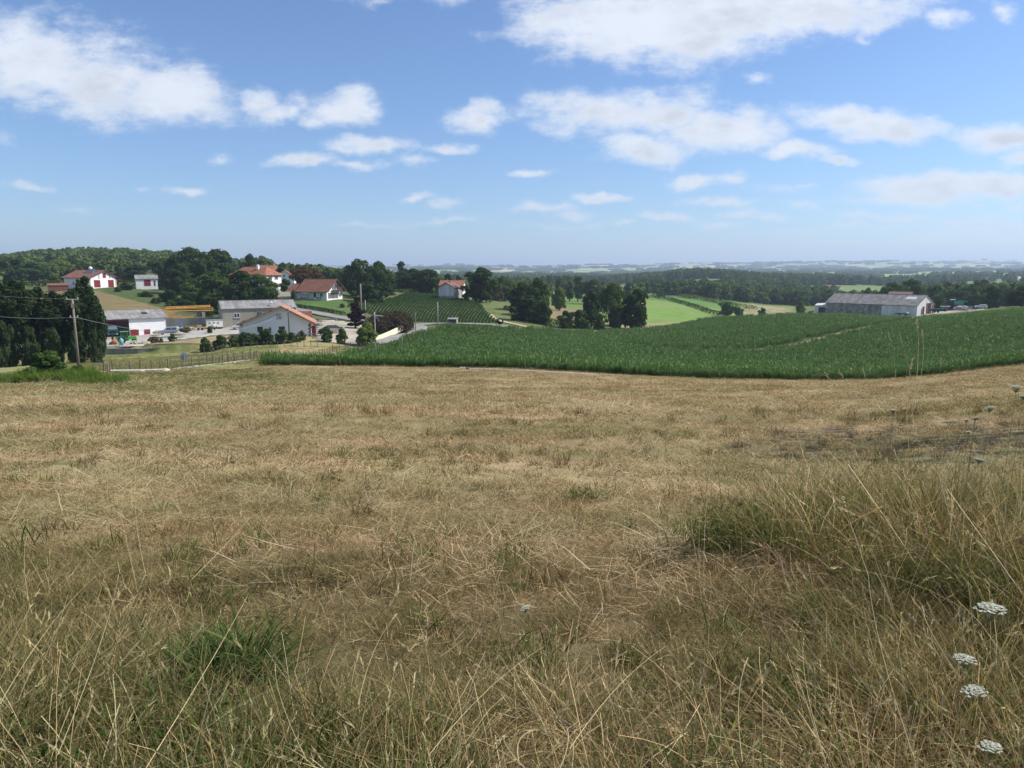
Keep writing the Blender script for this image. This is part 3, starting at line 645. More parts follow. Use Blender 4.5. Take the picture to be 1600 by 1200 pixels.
def scatter(name, libname, X, Y, scl, seed=0, label=None, cat=None, Z=None, tilt=0.1, rotz=None, parent=None, zs=None):
    n = len(X); rnd = np.random.RandomState(seed)
    if Z is None: Z = H(X, Y)
    me = bpy.data.meshes.new(name); me.vertices.add(n); me.vertices.foreach_set('co', np.stack([X, Y, Z], 1).astype(np.float32).ravel())
    rot = np.stack([(rnd.rand(n) - .5) * tilt * 2, (rnd.rand(n) - .5) * tilt * 2, rnd.rand(n) * 6.283 if rotz is None else rotz + (rnd.rand(n) - .5) * .3], 1)
    if np.ndim(scl) == 0: scl = np.full(n, scl)
    zz = scl * (1 if zs is None else zs)
    sc = np.stack([scl, scl, zz], 1)
    a1 = me.attributes.new('rot', 'FLOAT_VECTOR', 'POINT'); a1.data.foreach_set('vector', rot.astype(np.float32).ravel())
    a2 = me.attributes.new('scl', 'FLOAT_VECTOR', 'POINT'); a2.data.foreach_set('vector', sc.astype(np.float32).ravel())
    a3 = me.attributes.new('idx', 'INT', 'POINT'); a3.data.foreach_set('value', rnd.randint(0, LIB[libname][1], n).astype(np.int32))
    o = bpy.data.objects.new(name, me); C.objects.link(o)
    g = bpy.data.node_groups.new(name, 'GeometryNodeTree')
    g.interface.new_socket('Geometry', in_out='INPUT', socket_type='NodeSocketGeometry'); g.interface.new_socket('Geometry', in_out='OUTPUT', socket_type='NodeSocketGeometry')
    N = g.nodes; i_ = N.new('NodeGroupInput'); o_ = N.new('NodeGroupOutput')
    ci = N.new('GeometryNodeCollectionInfo'); ci.inputs[0].default_value = LIB[libname][0]; ci.inputs['Separate Children'].default_value = True; ci.inputs['Reset Children'].default_value = True
    ip = N.new('GeometryNodeInstanceOnPoints'); ip.inputs['Pick Instance'].default_value = True
    def at_n(nm, ty):
        k = N.new('GeometryNodeInputNamedAttribute'); k.data_type = ty; k.inputs['Name'].default_value = nm
        return [s_ for s_ in k.outputs if s_.enabled][0]
    g.links.new(i_.outputs[0], ip.inputs['Points']); g.links.new(ci.outputs[0], ip.inputs['Instance'])
    g.links.new(at_n('idx', 'INT'), ip.inputs['Instance Index'])
    e2r = N.new('FunctionNodeEulerToRotation'); g.links.new(at_n('rot', 'FLOAT_VECTOR'), e2r.inputs[0]); g.links.new(e2r.outputs[0], ip.inputs['Rotation'])
    g.links.new(at_n('scl', 'FLOAT_VECTOR'), ip.inputs['Scale']); g.links.new(ip.outputs[0], o_.inputs[0])
    md = o.modifiers.new('scatter', 'NODES'); md.node_group = g
    o['kind'] = 'stuff'
    if label: o['label'] = label
    if cat: o['category'] = cat
    return o
# ------------------------------------------------------------------ trees
def crown(name, lobes, n, card, seed, up=0.2, elong=1.0, tone=(.7, 1.25)):
    rnd = np.random.RandomState(seed); L = np.array([l[:3] for l in lobes]); Rr = np.array([l[3] if np.ndim(l[3]) == 0 else 1 for l in lobes])
    sz = np.array([l[4] if len(l) > 4 else 1.0 for l in lobes])
    pr = Rr ** 2 * (0.5 + .5 * sz); pr /= pr.sum(); k = rnd.choice(len(lobes), n * 2, p=pr)
    d = rnd.normal(size=(n * 2, 3)); d /= np.linalg.norm(d, axis=1)[:, None]
    d[:, 2] = np.where((d[:, 2] < -.35) & (rnd.rand(n * 2) < .6), -d[:, 2], d[:, 2])
    bump = 1 + 0.26 * (vnoise(d[:, 0] * 3 + k * 7, d[:, 1] * 3 + d[:, 2] * 2, seed) - .5) * 2
    rr = rnd.uniform(.72, 1.04, n * 2) ** .7 * bump
    P_ = L[k] + d * (Rr[k] * rr)[:, None] * np.stack([np.ones(n*2), np.ones(n*2), sz[k]], 1)
    inside = np.zeros(n * 2, bool)
    for i in range(len(lobes)):
        q_ = (P_ - L[i]) / (Rr[i] * np.array([1, 1, sz[i]])); inside |= (np.linalg.norm(q_, axis=1) < .78) & (k != i)
    keep = np.where(~inside | (rnd.rand(n * 2) < .12))[0][:n]; P_ = P_[keep]; d = d[keep]; m_ = len(P_)
    nv = d * .95 + rnd.normal(size=(m_, 3)) * .45 + np.array([0, 0, up]); nv /= np.linalg.norm(nv, axis=1)[:, None]
    t = np.cross(nv, rnd.normal(size=(m_, 3))); t /= np.linalg.norm(t, axis=1)[:, None]; b_ = np.cross(nv, t)
    s = card * rnd.uniform(.55, 1.25, m_); a = (t * s[:, None]); c_ = b_ * (s * rnd.uniform(.45, .9, m_) * elong)[:, None]
    Vv = np.stack([P_ - a, P_ - c_ * .9, P_ + a, P_ + c_], 1).reshape(-1, 3)
    Fq = np.arange(m_ * 4).reshape(-1, 4)
    cl = vnoise(P_[:, 0] * .9 + seed, P_[:, 1] * .9 + P_[:, 2] * .7, seed + 3)
    tn = (tone[0] + (tone[1] - tone[0]) * (cl * .6 + rnd.rand(m_) * .4))
    return npmesh(name, Vv, Fq, [('tone', 'FLOAT', 'FACE', tn)])
def broad_lobes(seed, w=4.2, h=10.0, base=1.8, n=13, pointy=0.0):
    rnd = random.Random(seed); L = []; n = int(n * 2.1); sk = rnd.uniform(.75, 1.2); ph = rnd.random() * 6
    for i in range(n):
        z = base + (h - base) * (0.07 + 0.79 * (i + rnd.random()) / n); f = (z - base) / (h - base)
        rad = w * (math.sin(math.pi * min(.97, (f * .86 + .12))) ** .6) * (1 - pointy * f); r0 = w * rnd.uniform(.34, .50) * (1 - .35 * f)
        a = rnd.random() * 6.283 ; r0 *= rnd.uniform(.55, .95); rad *= 1 + .22 * math.sin(2 * a + ph) + rnd.uniform(-.12, .14); q_ = max(0, rad - r0) * rnd.uniform(.6, 1.05)
        L.append((q_ * math.cos(a), q_ * math.sin(a), z, r0, rnd.uniform(.7, .95)))
    L.append((0, 0, base + (h - base) * .42, w * .58, .95)); L.append((rnd.uniform(-.9,.9), 0, h - w * .30, w * .30, .9)); L.append((rnd.uniform(-1.5,1.5), 0, h - w * .42, w * .34, .9))
    return L
def trunk_mesh(seed, h=10.0, r=.24, nl=5, spread=2.4, top=.75):
    rnd = random.Random(seed); mb = MB(); mb.tube([(0,0,-.6),(.05,0,h*.15),(.1,.05,h*.4),(0,.1,h*top)], [r*1.25, r, r*.7, r*.2], 7)
    for i in range(nl):
        z = h * rnd.uniform(.18, .5); a = i * 6.283 / nl + rnd.random(); e = spread * rnd.uniform(.7, 1)
        mb.tube([(0.05,0,z),(e*.5*math.cos(a), e*.5*math.sin(a), z+h*.12),(e*math.cos(a), e*math.sin(a), z+h*.28)], [r*.5, r*.32, r*.08], 5)
    return mb.mesh('trunk')
CR = {}
for i in range(7): CR['broad%d' % i] = (crown('crown', broad_lobes(10 + i, w=4.3 + .35 * (i % 3), h=10, base=.1 + .4 * (i % 2)), 6500, .30, 40 + i), trunk_mesh(i))
for i in range(3): CR['tall%d' % i] = (crown('crown', broad_lobes(60 + i, w=2.6, h=10, base=.6, n=12, pointy=.3), 4200, .26, 60 + i), trunk_mesh(10 + i, spread=1.3))
for i in range(4): CR['bush%d' % i] = (crown('crown', broad_lobes(80 + i, w=5.0, h=9.6, base=-1.5, n=11), 3400, .46, 80 + i), trunk_mesh(20 + i, spread=3))
CR['conifer0'] = (crown('crown', [(0, 0, 1.2 + k * .85, (2.1 * (1 - k / 11.5)) + .25, .8) for k in range(11)], 3000, .26, 90, up=-.1), trunk_mesh(30, spread=.8, top=.9))
CR['column0'] = (crown('crown', [(0, 0, .8 + k * .8, 1.35 * math.sin(math.pi * (.16 + .76 * k / 11)) , 1.2) for k in range(12)], 2600, .25, 91), trunk_mesh(31, spread=.6, top=.9))
CR['flat0'] = (crown('crown', [(x_, y_, 6.6 - .10 * (x_ * x_ + y_ * y_) * .5 + zz, 1.7, .62) for x_, y_, zz in [(0,0,1.2),(2.6,.4,.6),(-2.6,.2,.7),(1.2,2.3,.7),(-1.3,2.0,.6),(1.4,-2.2,.6),(-1.2,-2.3,.6),(4.2,-.8,-.2),(-4.2,.9,-.1),(3.2,2.6,-.2),(-3.3,-2.4,-.2),(0,0,-1.6),(3,-2.6,-.9),(-3,2.6,-1.1),(4.4,1,-1.6),(-4.6,-.6,-1.7)]], 5200, .34, 92), trunk_mesh(32, spread=3.2, top=.6))
for i in range(3):      # poplars, leaning with the wind: narrow, plumed
    rr_ = random.Random(300 + i); lb = []
    for k in range(26):
        f = k / 25; z = .9 + 9.0 * f; w_ = 1.15 * (math.sin(math.pi * (.1 + .78 * (1 - f) ** .8)) ** .8) * (1.0 if f < .8 else .8)
        a_ = rr_.random() * 6.283; q_ = w_ * .55
        lb.append((q_ * math.cos(a_) * 1.25 + .8 * f * f, q_ * math.sin(a_), z + rr_.uniform(-.4,.5), max(.24, w_ * rr_.uniform(.5,.78)), 1.9))
    CR['poplar%d' % i] = (crown('crown', lb, 6500, .145, 310 + i, up=.1, elong=1.3), trunk_mesh(40 + i, spread=.5, top=.92, r=.16))
CR['thin0'] = (crown('crown', broad_lobes(99, w=4.2, h=10, base=3.2), 650, .20, 99), trunk_mesh(50, spread=2.6))
CM = {}
def crown_mat(kind, mat):
    k = (kind, mat)
    if k not in CM:
        me = CR[kind][0].copy(); me.materials.clear(); me.materials.append(MATS[mat]); CM[k] = me
    return CM[k]
for k_ in CR: CR[k_][1].materials.append(MATS['bark'])
def tree(kind, mat, x, y, h, w, label, cat='tree', group=None, name='tree', rz=None, z=None, trunk=True, bare=10.0, dz=0.0):
    z = h1(x, y) if z is None else z
    kw = {'broad': 8.8, 'tall': 5.4, 'bush': 10.0, 'conifer': 4.6, 'column': 3.0, 'flat': 11.0, 'poplar': 2.6, 'thin': 8.4}[kind.rstrip('0123456789')]
    rnd = random.Random(int(x * 131 + y * 57)); rz = rnd.random() * 6.283 if rz is None else rz
    t = thing(name, label, cat, (x, y, z + dz), rz, group)
    s = h / bare; sx = w / kw
    link('crown', crown_mat(kind, mat), None, t, scale=(sx, sx, s))
    if trunk: link('trunk', CR[kind][1], None, t, scale=(sx * .8 + s * .2,) * 2 + (s,))
    return t
def ptree(px, wpx, ytop, D, kind, mat, label, **k):
    """a tree whose crown is centred at bearing px and reaches up to photo row ytop"""
    x = slope(px, 470)[0] * D; z = h1(x, D); top = CAMZ + slope(px, ytop)[1] * D
    return tree(kind, mat, x, D, max(1.2, (top - z)) * 1.0, wpx / F * D, label, z=z, **k)

# scattering library for woods that read as a mass
lib('wood', [crown('wood_tree', broad_lobes(500 + i, w=4.6, h=10, base=.2, n=9), 620, .85, 500 + i, tone=(.5, 1.55)) for i in range(6)], 'leaf_wood')
lib('grove', [crown('grove_tree', [(rx * 1.0, ry_, 3.0, 4.5, .8) for rx, ry_ in zip(np.random.RandomState(i).uniform(-12, 12, 9), np.random.RandomState(i + 50).uniform(-5, 5, 9))], 420, 2.0, 520 + i) for i in range(4)], 'leaf_wood')
rs = np.random.RandomState(4)
def fill(u0, u1, D0, D1, dens, keep=None):
    """random points in a bearing/distance cell, dens per 100 m2"""
    A = (u1 - u0) / F * (D1 * D1 - D0 * D0) / 2; n = max(1, int(A * dens / 100)); D = np.sqrt(rs.uniform(D0 * D0, D1 * D1, n)); u = rs.uniform(u0, u1, n)
    x = (u - 800) / F * D; y = D
    if keep is not None: k = keep(x, y, u, D); x = x[k]; y = y[k]
    return x, y
def wood(name, cells, label, hs=(.9, 1.35), dens=1.5, seed=1, libn='wood', cat='wood', sc=1.0):
    X = []; Y = []
    for c_ in cells:
        x, y = fill(*c_[:4], c_[4] if len(c_) > 4 else dens); X.append(x); Y.append(y)
    X = np.concatenate(X); Y = np.concatenate(Y); s = np.random.RandomState(seed).uniform(hs[0], hs[1], len(X)) * sc
    return scatter(name, libn, X, Y, s, seed, label, cat, Z=H(X, Y) - .8, tilt=.05)
wood('wooded_hill', [(20,300,470,760,1.1),(-200,60,430,760,1.1),(290,430,520,720,1.1)], 'wooded hill behind the village', hs=(.9,1.5), seed=2)
wood('woodland', [(90,240,380,470,.6),(-150,60,380,470,1.0)], 'lighter trees at the foot of the wooded hill', seed=3)
wood('woodland', [(430,560,360,470,1.2),(560,690,400,560,.9),(690,860,420,700,.7),(860,1000,500,560,.8)], 'line of trees behind the hilltop houses', seed=4, hs=(.75,1.15))
wood('woodland', [(885,1130,1120,1330,1.2),(1000,1330,1060,1180,1.0),(1130,1330,1180,1420,.35)], 'long dark wood on the middle ridge', seed=5, hs=(1.1,1.6))
wood('woodland', [(985,1075,600,690,.9),(1040,1130,560,700,1.0),(1090,1300,540,740,1.15),(1125,1240,740,980,.9),(1230,1310,600,650,.6)], 'dense wood filling the valley behind the maize', seed=6)
wood('woodland', [(1290,1400,430,560,.6),(1395,1700,350,560,.9),(1400,1700,640,900,.12)], 'dense woodland behind the long barn', seed=7)
wood('woodland', [(1265,1330,1060,1110,1.5),(1330,1470,1080,1200,.6),(1210,1400,1200,1500,.10),(1400,1700,1100,1700,.07)], 'bands of trees between far fields', seed=8, hs=(1,1.5))
wood('woodland', [(680,900,700,1150,.30),(720,1000,1700,2400,.35)], 'woods in the hazy valley', seed=9, hs=(1.1,1.7))
# far hedges and groves: follow field borders
def far_keep(x, y, u, D):
    xr = x * .86 + y * .5 + 90 * (fbm(x / 400, y / 400, 3) - .5); yr = -x * .5 + y * .86 + 90 * (fbm(x / 400, y / 400, 8) - .5)
    cs = np.where(np.hypot(x, y) > 2500, 420.0, 170.0)
    e = np.minimum(np.abs((xr / cs) % 1 - .5), 1) > .44; e2 = np.abs((yr / (cs * .6)) % 1 - .5) > .42
    return (((e | e2) & (fbm(x / 300, y / 300, 66) > .42)) | (fbm(x / 700, y / 450, 55, 3) > .63)) & ~((D > 1900) & (D < 3100) & (u > 1330) & (fbm(x / 250, y / 200, 56) < .58))
x, y = fill(380, 1750, 1500, 3200, .040, far_keep); n_ = len(x)
scatter('far_trees', 'grove', x, y, np.random.RandomState(5).uniform(.9, 1.8, n_), 5, 'hedges and groves between far fields', 'wood', Z=H(x, y) - .5, tilt=.02, rotz=np.full(n_, .3))
x, y = fill(380, 1750, 3200, 10500, .009, far_keep); n_ = len(x)
scatter('far_trees', 'grove', x, y, np.random.RandomState(6).uniform(1.6, 3.4, n_), 6, 'hazy woods on the farthest hills', 'wood', Z=H(x, y) - .5, tilt=.02, rotz=np.full(n_, .3), zs=.75)

PG = 'poplars in the windbreak left of the wooden pole'
for i, (px, yt, D, w, lb) in enumerate([(-28,452,112,26,None),(-8,446,108,26,None),(10,441,106,26,'leaning poplar at the photo edge, leftmost of the windbreak'),(31,446,104,25,'poplar second in from the left end of the windbreak'),
        (52,452,107,24,'poplar with pale trunk showing, third in the windbreak'),(72,459,104,22,'shorter poplar dipping the top line of the windbreak'),(89,464,108,20,'lowest poplar of the windbreak, just left of the tall one'),
        (106,455,105,20,'mid height poplar left of the tallest one'),(123,437,107,25,'tallest poplar of the windbreak, behind the wooden pole'),(138,455,104,17,'poplar between the tallest one and the open barn'),(150,478,101,12,'small bushy poplar ending the windbreak by the barn')]):
    ptree(px, w * 1.5, yt, D, 'poplar%d' % (i % 3), 'leaf_poplar', lb or ('farthest poplar beyond the left photo edge' if i == 0 else 'poplar cut off by the left photo edge'), group=PG, name='poplar_tree', rz=.3 * (i % 3) - .3)
for i, (px, yt, D, w, lb) in enumerate([(0,498,98,30,'shrub under the leftmost poplars'),(38,505,99,28,'shrub under the left part of the poplars'),(75,508,99,28,'shrub under the middle poplars'),(112,512,99,26,'shrub at the foot of the tallest poplar'),(143,512,99,18,'shrub at the foot of the last poplar by the barn')]):
    ptree(px, w, yt, D, 'bush%d' % (i % 4), 'leaf_poplar', lb, cat='shrub', name='shrub', group='shrubs filling the foot of the windbreak')
TL = [ # px, width, top row, D, kind, mat, label
 (14,62,401,400,'broad0','leaf_dark','large dark tree above the poplars at the left edge'),
 (58,44,408,392,'broad1','leaf_mid','round mid green tree left of the red-shuttered house'),
 (96,54,406,410,'broad2','leaf_light','pale green tree up behind the red-shuttered house'),
 (88,26,428,345,'bush1','leaf_mid','low leafy tree over the long hedge, upper left'),
 (128,40,412,430,'broad5','leaf_mid','tree directly behind the roof of the red-shuttered house'),
 (165,44,414,420,'broad3','leaf_light','light green tree right behind the red-shuttered gable'),
 (192,40,417,400,'broad4','leaf_mid','tree between the red-shuttered house and the small outbuilding'),
 (218,40,412,380,'broad6','leaf_dark','dark tree behind the small white outbuilding'),
 (197,24,441,292,'bush0','leaf_dark','dark bush on the lawn by the small white outbuilding'),
 (186,14,447,283,'bush2','leaf_mid','small round bush on the lawn left of the outbuilding'),
 (262,48,402,315,'broad1','leaf_dark','left tree of the big dark clump above the crane'),
 (301,60,385,318,'broad2','leaf_dark','tallest tree of the big dark clump above the crane'),
 (343,60,388,314,'broad4','leaf_dark','rounded tree at the right of the big dark clump'),
 (284,52,410,292,'broad3','leaf_dark','front tree at the left of the big dark clump'),
 (322,40,404,300,'broad0','leaf_dark','tree in the middle of the big dark clump'),
 (312,54,434,258,'broad5','leaf_mid','lower mid green tree right above the yellow crane'),
 (335,64,424,238,'broad6','leaf_mid','broad mid green tree left behind the grey building'),
 (352,38,440,224,'bush3','leaf_dark','dark shrub mass touching the left end of the grey building'),
 (378,54,421,228,'broad1','leaf_dark','tree behind the left half of the grey building'),
 (404,54,427,226,'broad2','leaf_mid','tree hiding the lower part of the orange roofed house'),
 (425,24,446,232,'bush2','leaf_dark','dark bush below the white gable of the orange roofed house'),
 (394,32,396,352,'broad3','leaf_dark','round dark tree standing over the orange roof'),
 (412,28,399,430,'broad6','leaf_light','pale tree far behind the orange roof'),
 (430,16,409,420,'tall1','leaf_mid','thin tree on the skyline right of the orange roof'),
 (443,30,411,330,'tall0','leaf_mid','upright tree between the orange roof and the russet tree'),
 (446,22,434,280,'bush0','leaf_dark','dark bush under the half hidden gable'),
 (480,64,411,302,'flat0','leaf_russet','wide russet flat-topped tree behind the brown roofed house'),
 (517,42,417,380,'broad4','leaf_mid','tree on the skyline right of the russet tree'),
 (536,44,424,330,'broad0','leaf_dark','dark tree behind the ridge of the brown roofed house'),
 (562,44,404,288,'broad5','leaf_dark','tall dark tree right of the brown roofed house'),
 (592,46,408,280,'broad2','leaf_dark','tall dark tree, right one of the pair beside the brown roofed house'),
 (577,50,438,262,'bush1','leaf_dark','dark low growth at the foot of the tall pair'),
 (610,26,432,300,'bush3','leaf_dark','shrub between the tall pair and the hilltop hedge'),
 (627,24,408,395,'tall2','leaf_dark','thin high tree on the skyline above the maize rows'),
 (612,22,426,400,'column0','leaf_mid','narrow tree right of the tall pair on the skyline'),
 (646,44,419,345,'broad6','leaf_dark','dark tree left of the grey gabled barn, middle of three'),
 (668,44,420,330,'broad1','leaf_dark','dark tree next to the grey gabled barn'),
 (630,36,430,350,'broad3','leaf_dark','dark tree at the left end above the maize rows'),
 (701,18,427,345,'broad0','leaf_dark','small round tree behind the left end of the orange roof by the grey barn'),
 (716,16,429,345,'broad4','leaf_dark','small round tree behind the right end of the orange roof by the grey barn'),
 (702,14,438,300,'bush2','leaf_dark','dark bush leaning on the grey barn roof'),
 (751,56,417,284,'broad6','leaf_dark','big dense tree right of the grey gabled barn'),
 (729,13,449,283,'bush1','leaf_dark','small dark bush wedged between grey barn and big dense tree'),
 (786,34,431,350,'broad2','leaf_mid','mid green tree between the big dense tree and the dark clump'),
 (775,24,440,330,'bush0','leaf_olive','olive bush in the gap right of the big dense tree'),
 (800,26,438,360,'broad5','leaf_light','lighter tree in the gap right of the big dense tree'),
 (815,46,440,258,'broad3','leaf_dark','left tree of the dark clump at the slope end'),
 (840,50,434,244,'broad0','leaf_dark','highest tree of the dark clump at the slope end'),
 (826,56,458,226,'bush1','leaf_dark','dark bush in front of the clump at the slope end'),
 (851,26,466,222,'bush3','leaf_dark','dark bush ending the slope clump on the right'),
 (874,28,449,318,'broad1','leaf_light','pale green tree beside the brown pasture'),
 (872,18,437,420,'tall0','leaf_mid','slim tree on the far side of the brown pasture'),
 (890,20,438,430,'tall1','leaf_mid','slim tree, second behind the brown pasture'),
 (903,24,431,425,'tall2','leaf_mid','tallest slim tree behind the brown pasture'),
 (927,38,436,400,'broad4','leaf_mid','hazy round tree behind the cluster by the maize'),
 (925,36,452,238,'broad5','leaf_dark','left tree of the cluster at the far edge of the maize'),
 (958,40,442,250,'broad2','leaf_mid','loose tree in the middle of the maize edge cluster'),
 (962,30,470,232,'bush2','leaf_mid','leafy shrub below the middle tree of the cluster'),
 (996,48,451,232,'broad6','leaf_dark','round dark tree at the right of the maize edge cluster'),
 (978,26,464,238,'tall0','leaf_dark','narrow dark tree inside the maize edge cluster'),
 (884,30,484,222,'bush0','leaf_dark','dark low shrub at the left of the maize edge cluster'),
 (906,34,482,226,'bush1','leaf_mid','shrub between the low dark shrub and the cluster trees'),
 (938,24,488,228,'bush3','leaf_mid','rounded shrub in front of the maize edge cluster'),
 (1137,30,471,350,'broad1','leaf_mid','big round bush at the lower end of the far hedge'),
 (1155,16,479,345,'bush2','leaf_mid','smaller bush right of the big round one'),
 (1192,12,480,335,'bush0','leaf_dark','single round bush on the bare sandy field'),
 (1252,18,470,312,'broad3','leaf_light','bright green small tree left of the barn annexe'),
 (1030,18,454,520,'bush1','leaf_mid','dark round bush in the far field right of the cluster'),
 (1356,20,449,345,'broad2','leaf_light','bright treetop rising above the barn ridge'),
 (1394,52,440,350,'broad5','leaf_mid','leafy tree behind the right half of the long barn'),
 (1424,46,436,356,'broad0','leaf_mid','tree behind the right end of the long barn'),
 (1467,24,461,322,'bush3','leaf_mid','round bush in the yard right of the long barn'),
 (1498,44,452,335,'bush1','leaf_mid','broad bush behind the green harvester'),
 (1524,36,458,325,'bush2','leaf_dark','bush behind the gravel heap'),
 (1549,30,446,282,'broad6','leaf_dark','rounded dark tree on the maize crest'),
 (1572,22,450,330,'broad4','leaf_mid','tree between the two dark ones on the maize crest'),
 (1598,54,446,262,'broad3','leaf_dark','large dark tree at the right photo edge'),
 (1535,26,436,400,'broad1','leaf_mid','tree behind the rounded dark tree on the crest'),
 (1480,26,440,420,'broad2','leaf_mid','tree in the wood above the harvester'),
]
for t_ in TL: ptree(t_[0], t_[1], t_[2], t_[3], t_[4], t_[5], t_[6], cat='bush' if 'bush' in t_[6] or 'shrub' in t_[6] else 'tree', name='bush' if 'bush' in t_[4] else 'tree')
for (px, w, D, hh, kd, mt, lb) in [(268,30,262,5,'bush0','leaf_dark','dark scrub under the left end of the big dark clump'),(292,34,250,5.5,'bush1','leaf_dark','dark scrub below the middle of the big dark clump'),(318,34,240,6,'bush2','leaf_mid','leafy scrub between dark clump and crane'),
   (345,30,222,6,'bush3','leaf_dark','scrub right behind the end of the crane'),(300,24,228,3.6,'bush2','leaf_dark','low scrub on the bank above the crane jib'),(270,22,236,3.0,'bush1','leaf_mid','low scrub at the left end of the crane'),(247,18,252,2.2,'bush3','leaf_mid','small scrub patch on the bank left of the crane'),
   (232,22,272,2.4,'bush0','leaf_mid','shrub on the lawn below the outbuilding'),(328,18,212,3.4,'bush0','leaf_dark','dark scrub behind the crane counterweight'),(395,40,212,5,'bush1','leaf_dark','dark scrub along the back of the grey building'),(425,28,214,5,'bush2','leaf_dark','dark scrub at the back right of the grey building')]:
    tree(kd, mt, (px-800)/F*D, D, hh, w/F*D, lb, cat='bush', name='bush')
# village garden plants
for (px, w, yt, D, kd, mt, lb) in [
 (554,36,472,186,'tall1','leaf_purple','dark purple-leaved tree beside the farmhouse yard'),
 (557,5.5,462,192,'column0','leaf_purple','dark narrow top shoot behind the purple-leaved tree'),
 (572,46,500,150,'bush2','leaf_light','light green bushy shrub at the fence by the concrete pole'),
 (508,30,510,150,'bush0','leaf_dark','clipped round shrub left of the black covered heap'),
 (531,22,511,150,'bush1','leaf_mid','clipped round shrub in front of the black covered heap'),
 (235,26,525,150,'bush3','leaf_olive','brownish bush on the dry lawn by the low wall'),
 (264,14,520,152,'bush1','leaf_mid','small bush on the dry lawn in front of the grey car'),
 (325,12,509,170,'bush0','leaf_dark','small dark shrub in front of the white site hut'),
 (287,18,510,172,'bush2','leaf_olive','low weeds right of the grey car'),
 (247,8,527,149,'bush2','leaf_mid','tiny bush between two others on the dry lawn'),
 (588,30,488,180,'bush1','leaf_dark','left end of dark garden hedge behind the concrete pole'),
 (470,14,515,150,'bush3','leaf_olive','pale straggly flowering shrub at the farmhouse corner'),
 (418,12,452,238,'column0','leaf_dark','small dark conifer at the left end of the brown roofed house'),
 (459,7,452,250,'column0','leaf_dark','clipped dark shrub beside the garage door'),
 (535,12,474,240,'bush0','leaf_mid','small shrub low on the garden slope')]:
    ptree(px, w, yt, D, kd, mt, lb, cat='tree' if 'tree' in lb or 'conifer' in lb else 'shrub', name='tree' if 'tree' in lb else 'shrub')
def hedge(name, pts, h, w, mat, label, seed=1, card=.22, dens=34, cat='hedge', dz=0):
    P_ = [Vector(((u - 800) / F * d, d)) for u, d in pts]; rnd = np.random.RandomState(seed); lb = []
    for a, c_ in zip(P_, P_[1:]):
        n = max(2, int((c_ - a).length / (w * .45)))
        for k in range(n):
            p = a.lerp(c_, k / n); z = h1(p.x, p.y); rr_ = w * .5 * rnd.uniform(.85, 1.25); lb.append((p.x, p.y, z + h - rr_ * 1.2 + dz, rr_, 1.25 if h > w else .9))
            if h > w * 1.1: lb.append((p.x, p.y, z + h * .4 + dz, rr_, 1.3))
    n = int(sum((c_ - a).length for a, c_ in zip(P_, P_[1:])) * dens)
    o = link(name, crown('hedge', lb, n, card, seed), mat); return tag(o, label, cat)
hedge('hedge', [(32,335),(60,332),(112,325)], 2.6, 2.4, 'leaf_dark', 'long clipped hedge left of the red-shuttered house', 1, .4, 26)
hedge('hedge', [(180,322),(222,318)], 2.4, 2.2, 'leaf_dark', 'clipped hedge between red-shuttered house and outbuilding', 2, .4, 26)
hedge('hedge', [(604,330),(640,336),(690,326)], 2.0, 2.6, 'leaf_mid', 'ragged hedge along the top of the maize rows', 3, .4, 30)
hedge('hedge', [(590,176),(600,184),(612,192),(624,192),(630,188),(622,182),(608,176)], 5.4, 5.4, 'leaf_hedge', 'rounded dark russet hedge mass inside the road bend', 4, .30, 300)
hedge('hedge', [(455,240),(490,230),(540,220)], 1.3, 1.3, 'leaf_dark', 'low dark hedge above the road retaining bank', 5, .22, 60)
hedge('hedge', [(1016,500),(1045,470),(1068,430),(1090,395),(1112,365),(1130,352)], 2.6, 3.2, 'leaf_mid', 'scrubby hedge running down between two bright fields', 6, .4, 22)
hedge('hedge', [(1060,520),(1110,480),(1160,450),(1180,440)], 3.4, 4, 'leaf_light', 'row of pale bushes at the valley bottom', 7, .5, 22)
hedge('hedge', [(858,232),(870,226),(884,222)], 2.4, 3, 'leaf_dark', 'low scrub joining slope clump and maize cluster', 8, .3, 40)
hedge('hedge', [(790,262),(812,246),(846,226),(862,214)], 1.4, 2.0, 'leaf_dark', 'dark scrub line descending the slope under the trees', 9, .3, 40)
SH = 'garden shrubs in a row in front of the farmhouse'
for i, (px, w, yt) in enumerate([(315,20,526),(339,24,522),(362,20,523),(378,24,517),(394,22,520),(414,28,512),(438,24,513),(452,14,518),(462,12,522)]):
    nm = ['lone rounded shrub, first of the farmhouse row','second shrub of the farmhouse row, left of a wide gap','third shrub of the farmhouse row, below the white van','tall shrub of the row below the farmhouse eave','shrub of the row at the left farmhouse corner',
          'largest shrub of the row, under the double window','dense shrub of the row under the brown shutter','shrub of the row just behind the dark pole','last small shrub of the row, right of the dark pole'][i]
    D = 139 + i * 1.0
    ptree(px, w * 1.15, yt, D, 'bush%d' % (i % 4), 'leaf_dark' if i % 2 else 'leaf_mid', nm, cat='shrub', name='shrub', group=SH)
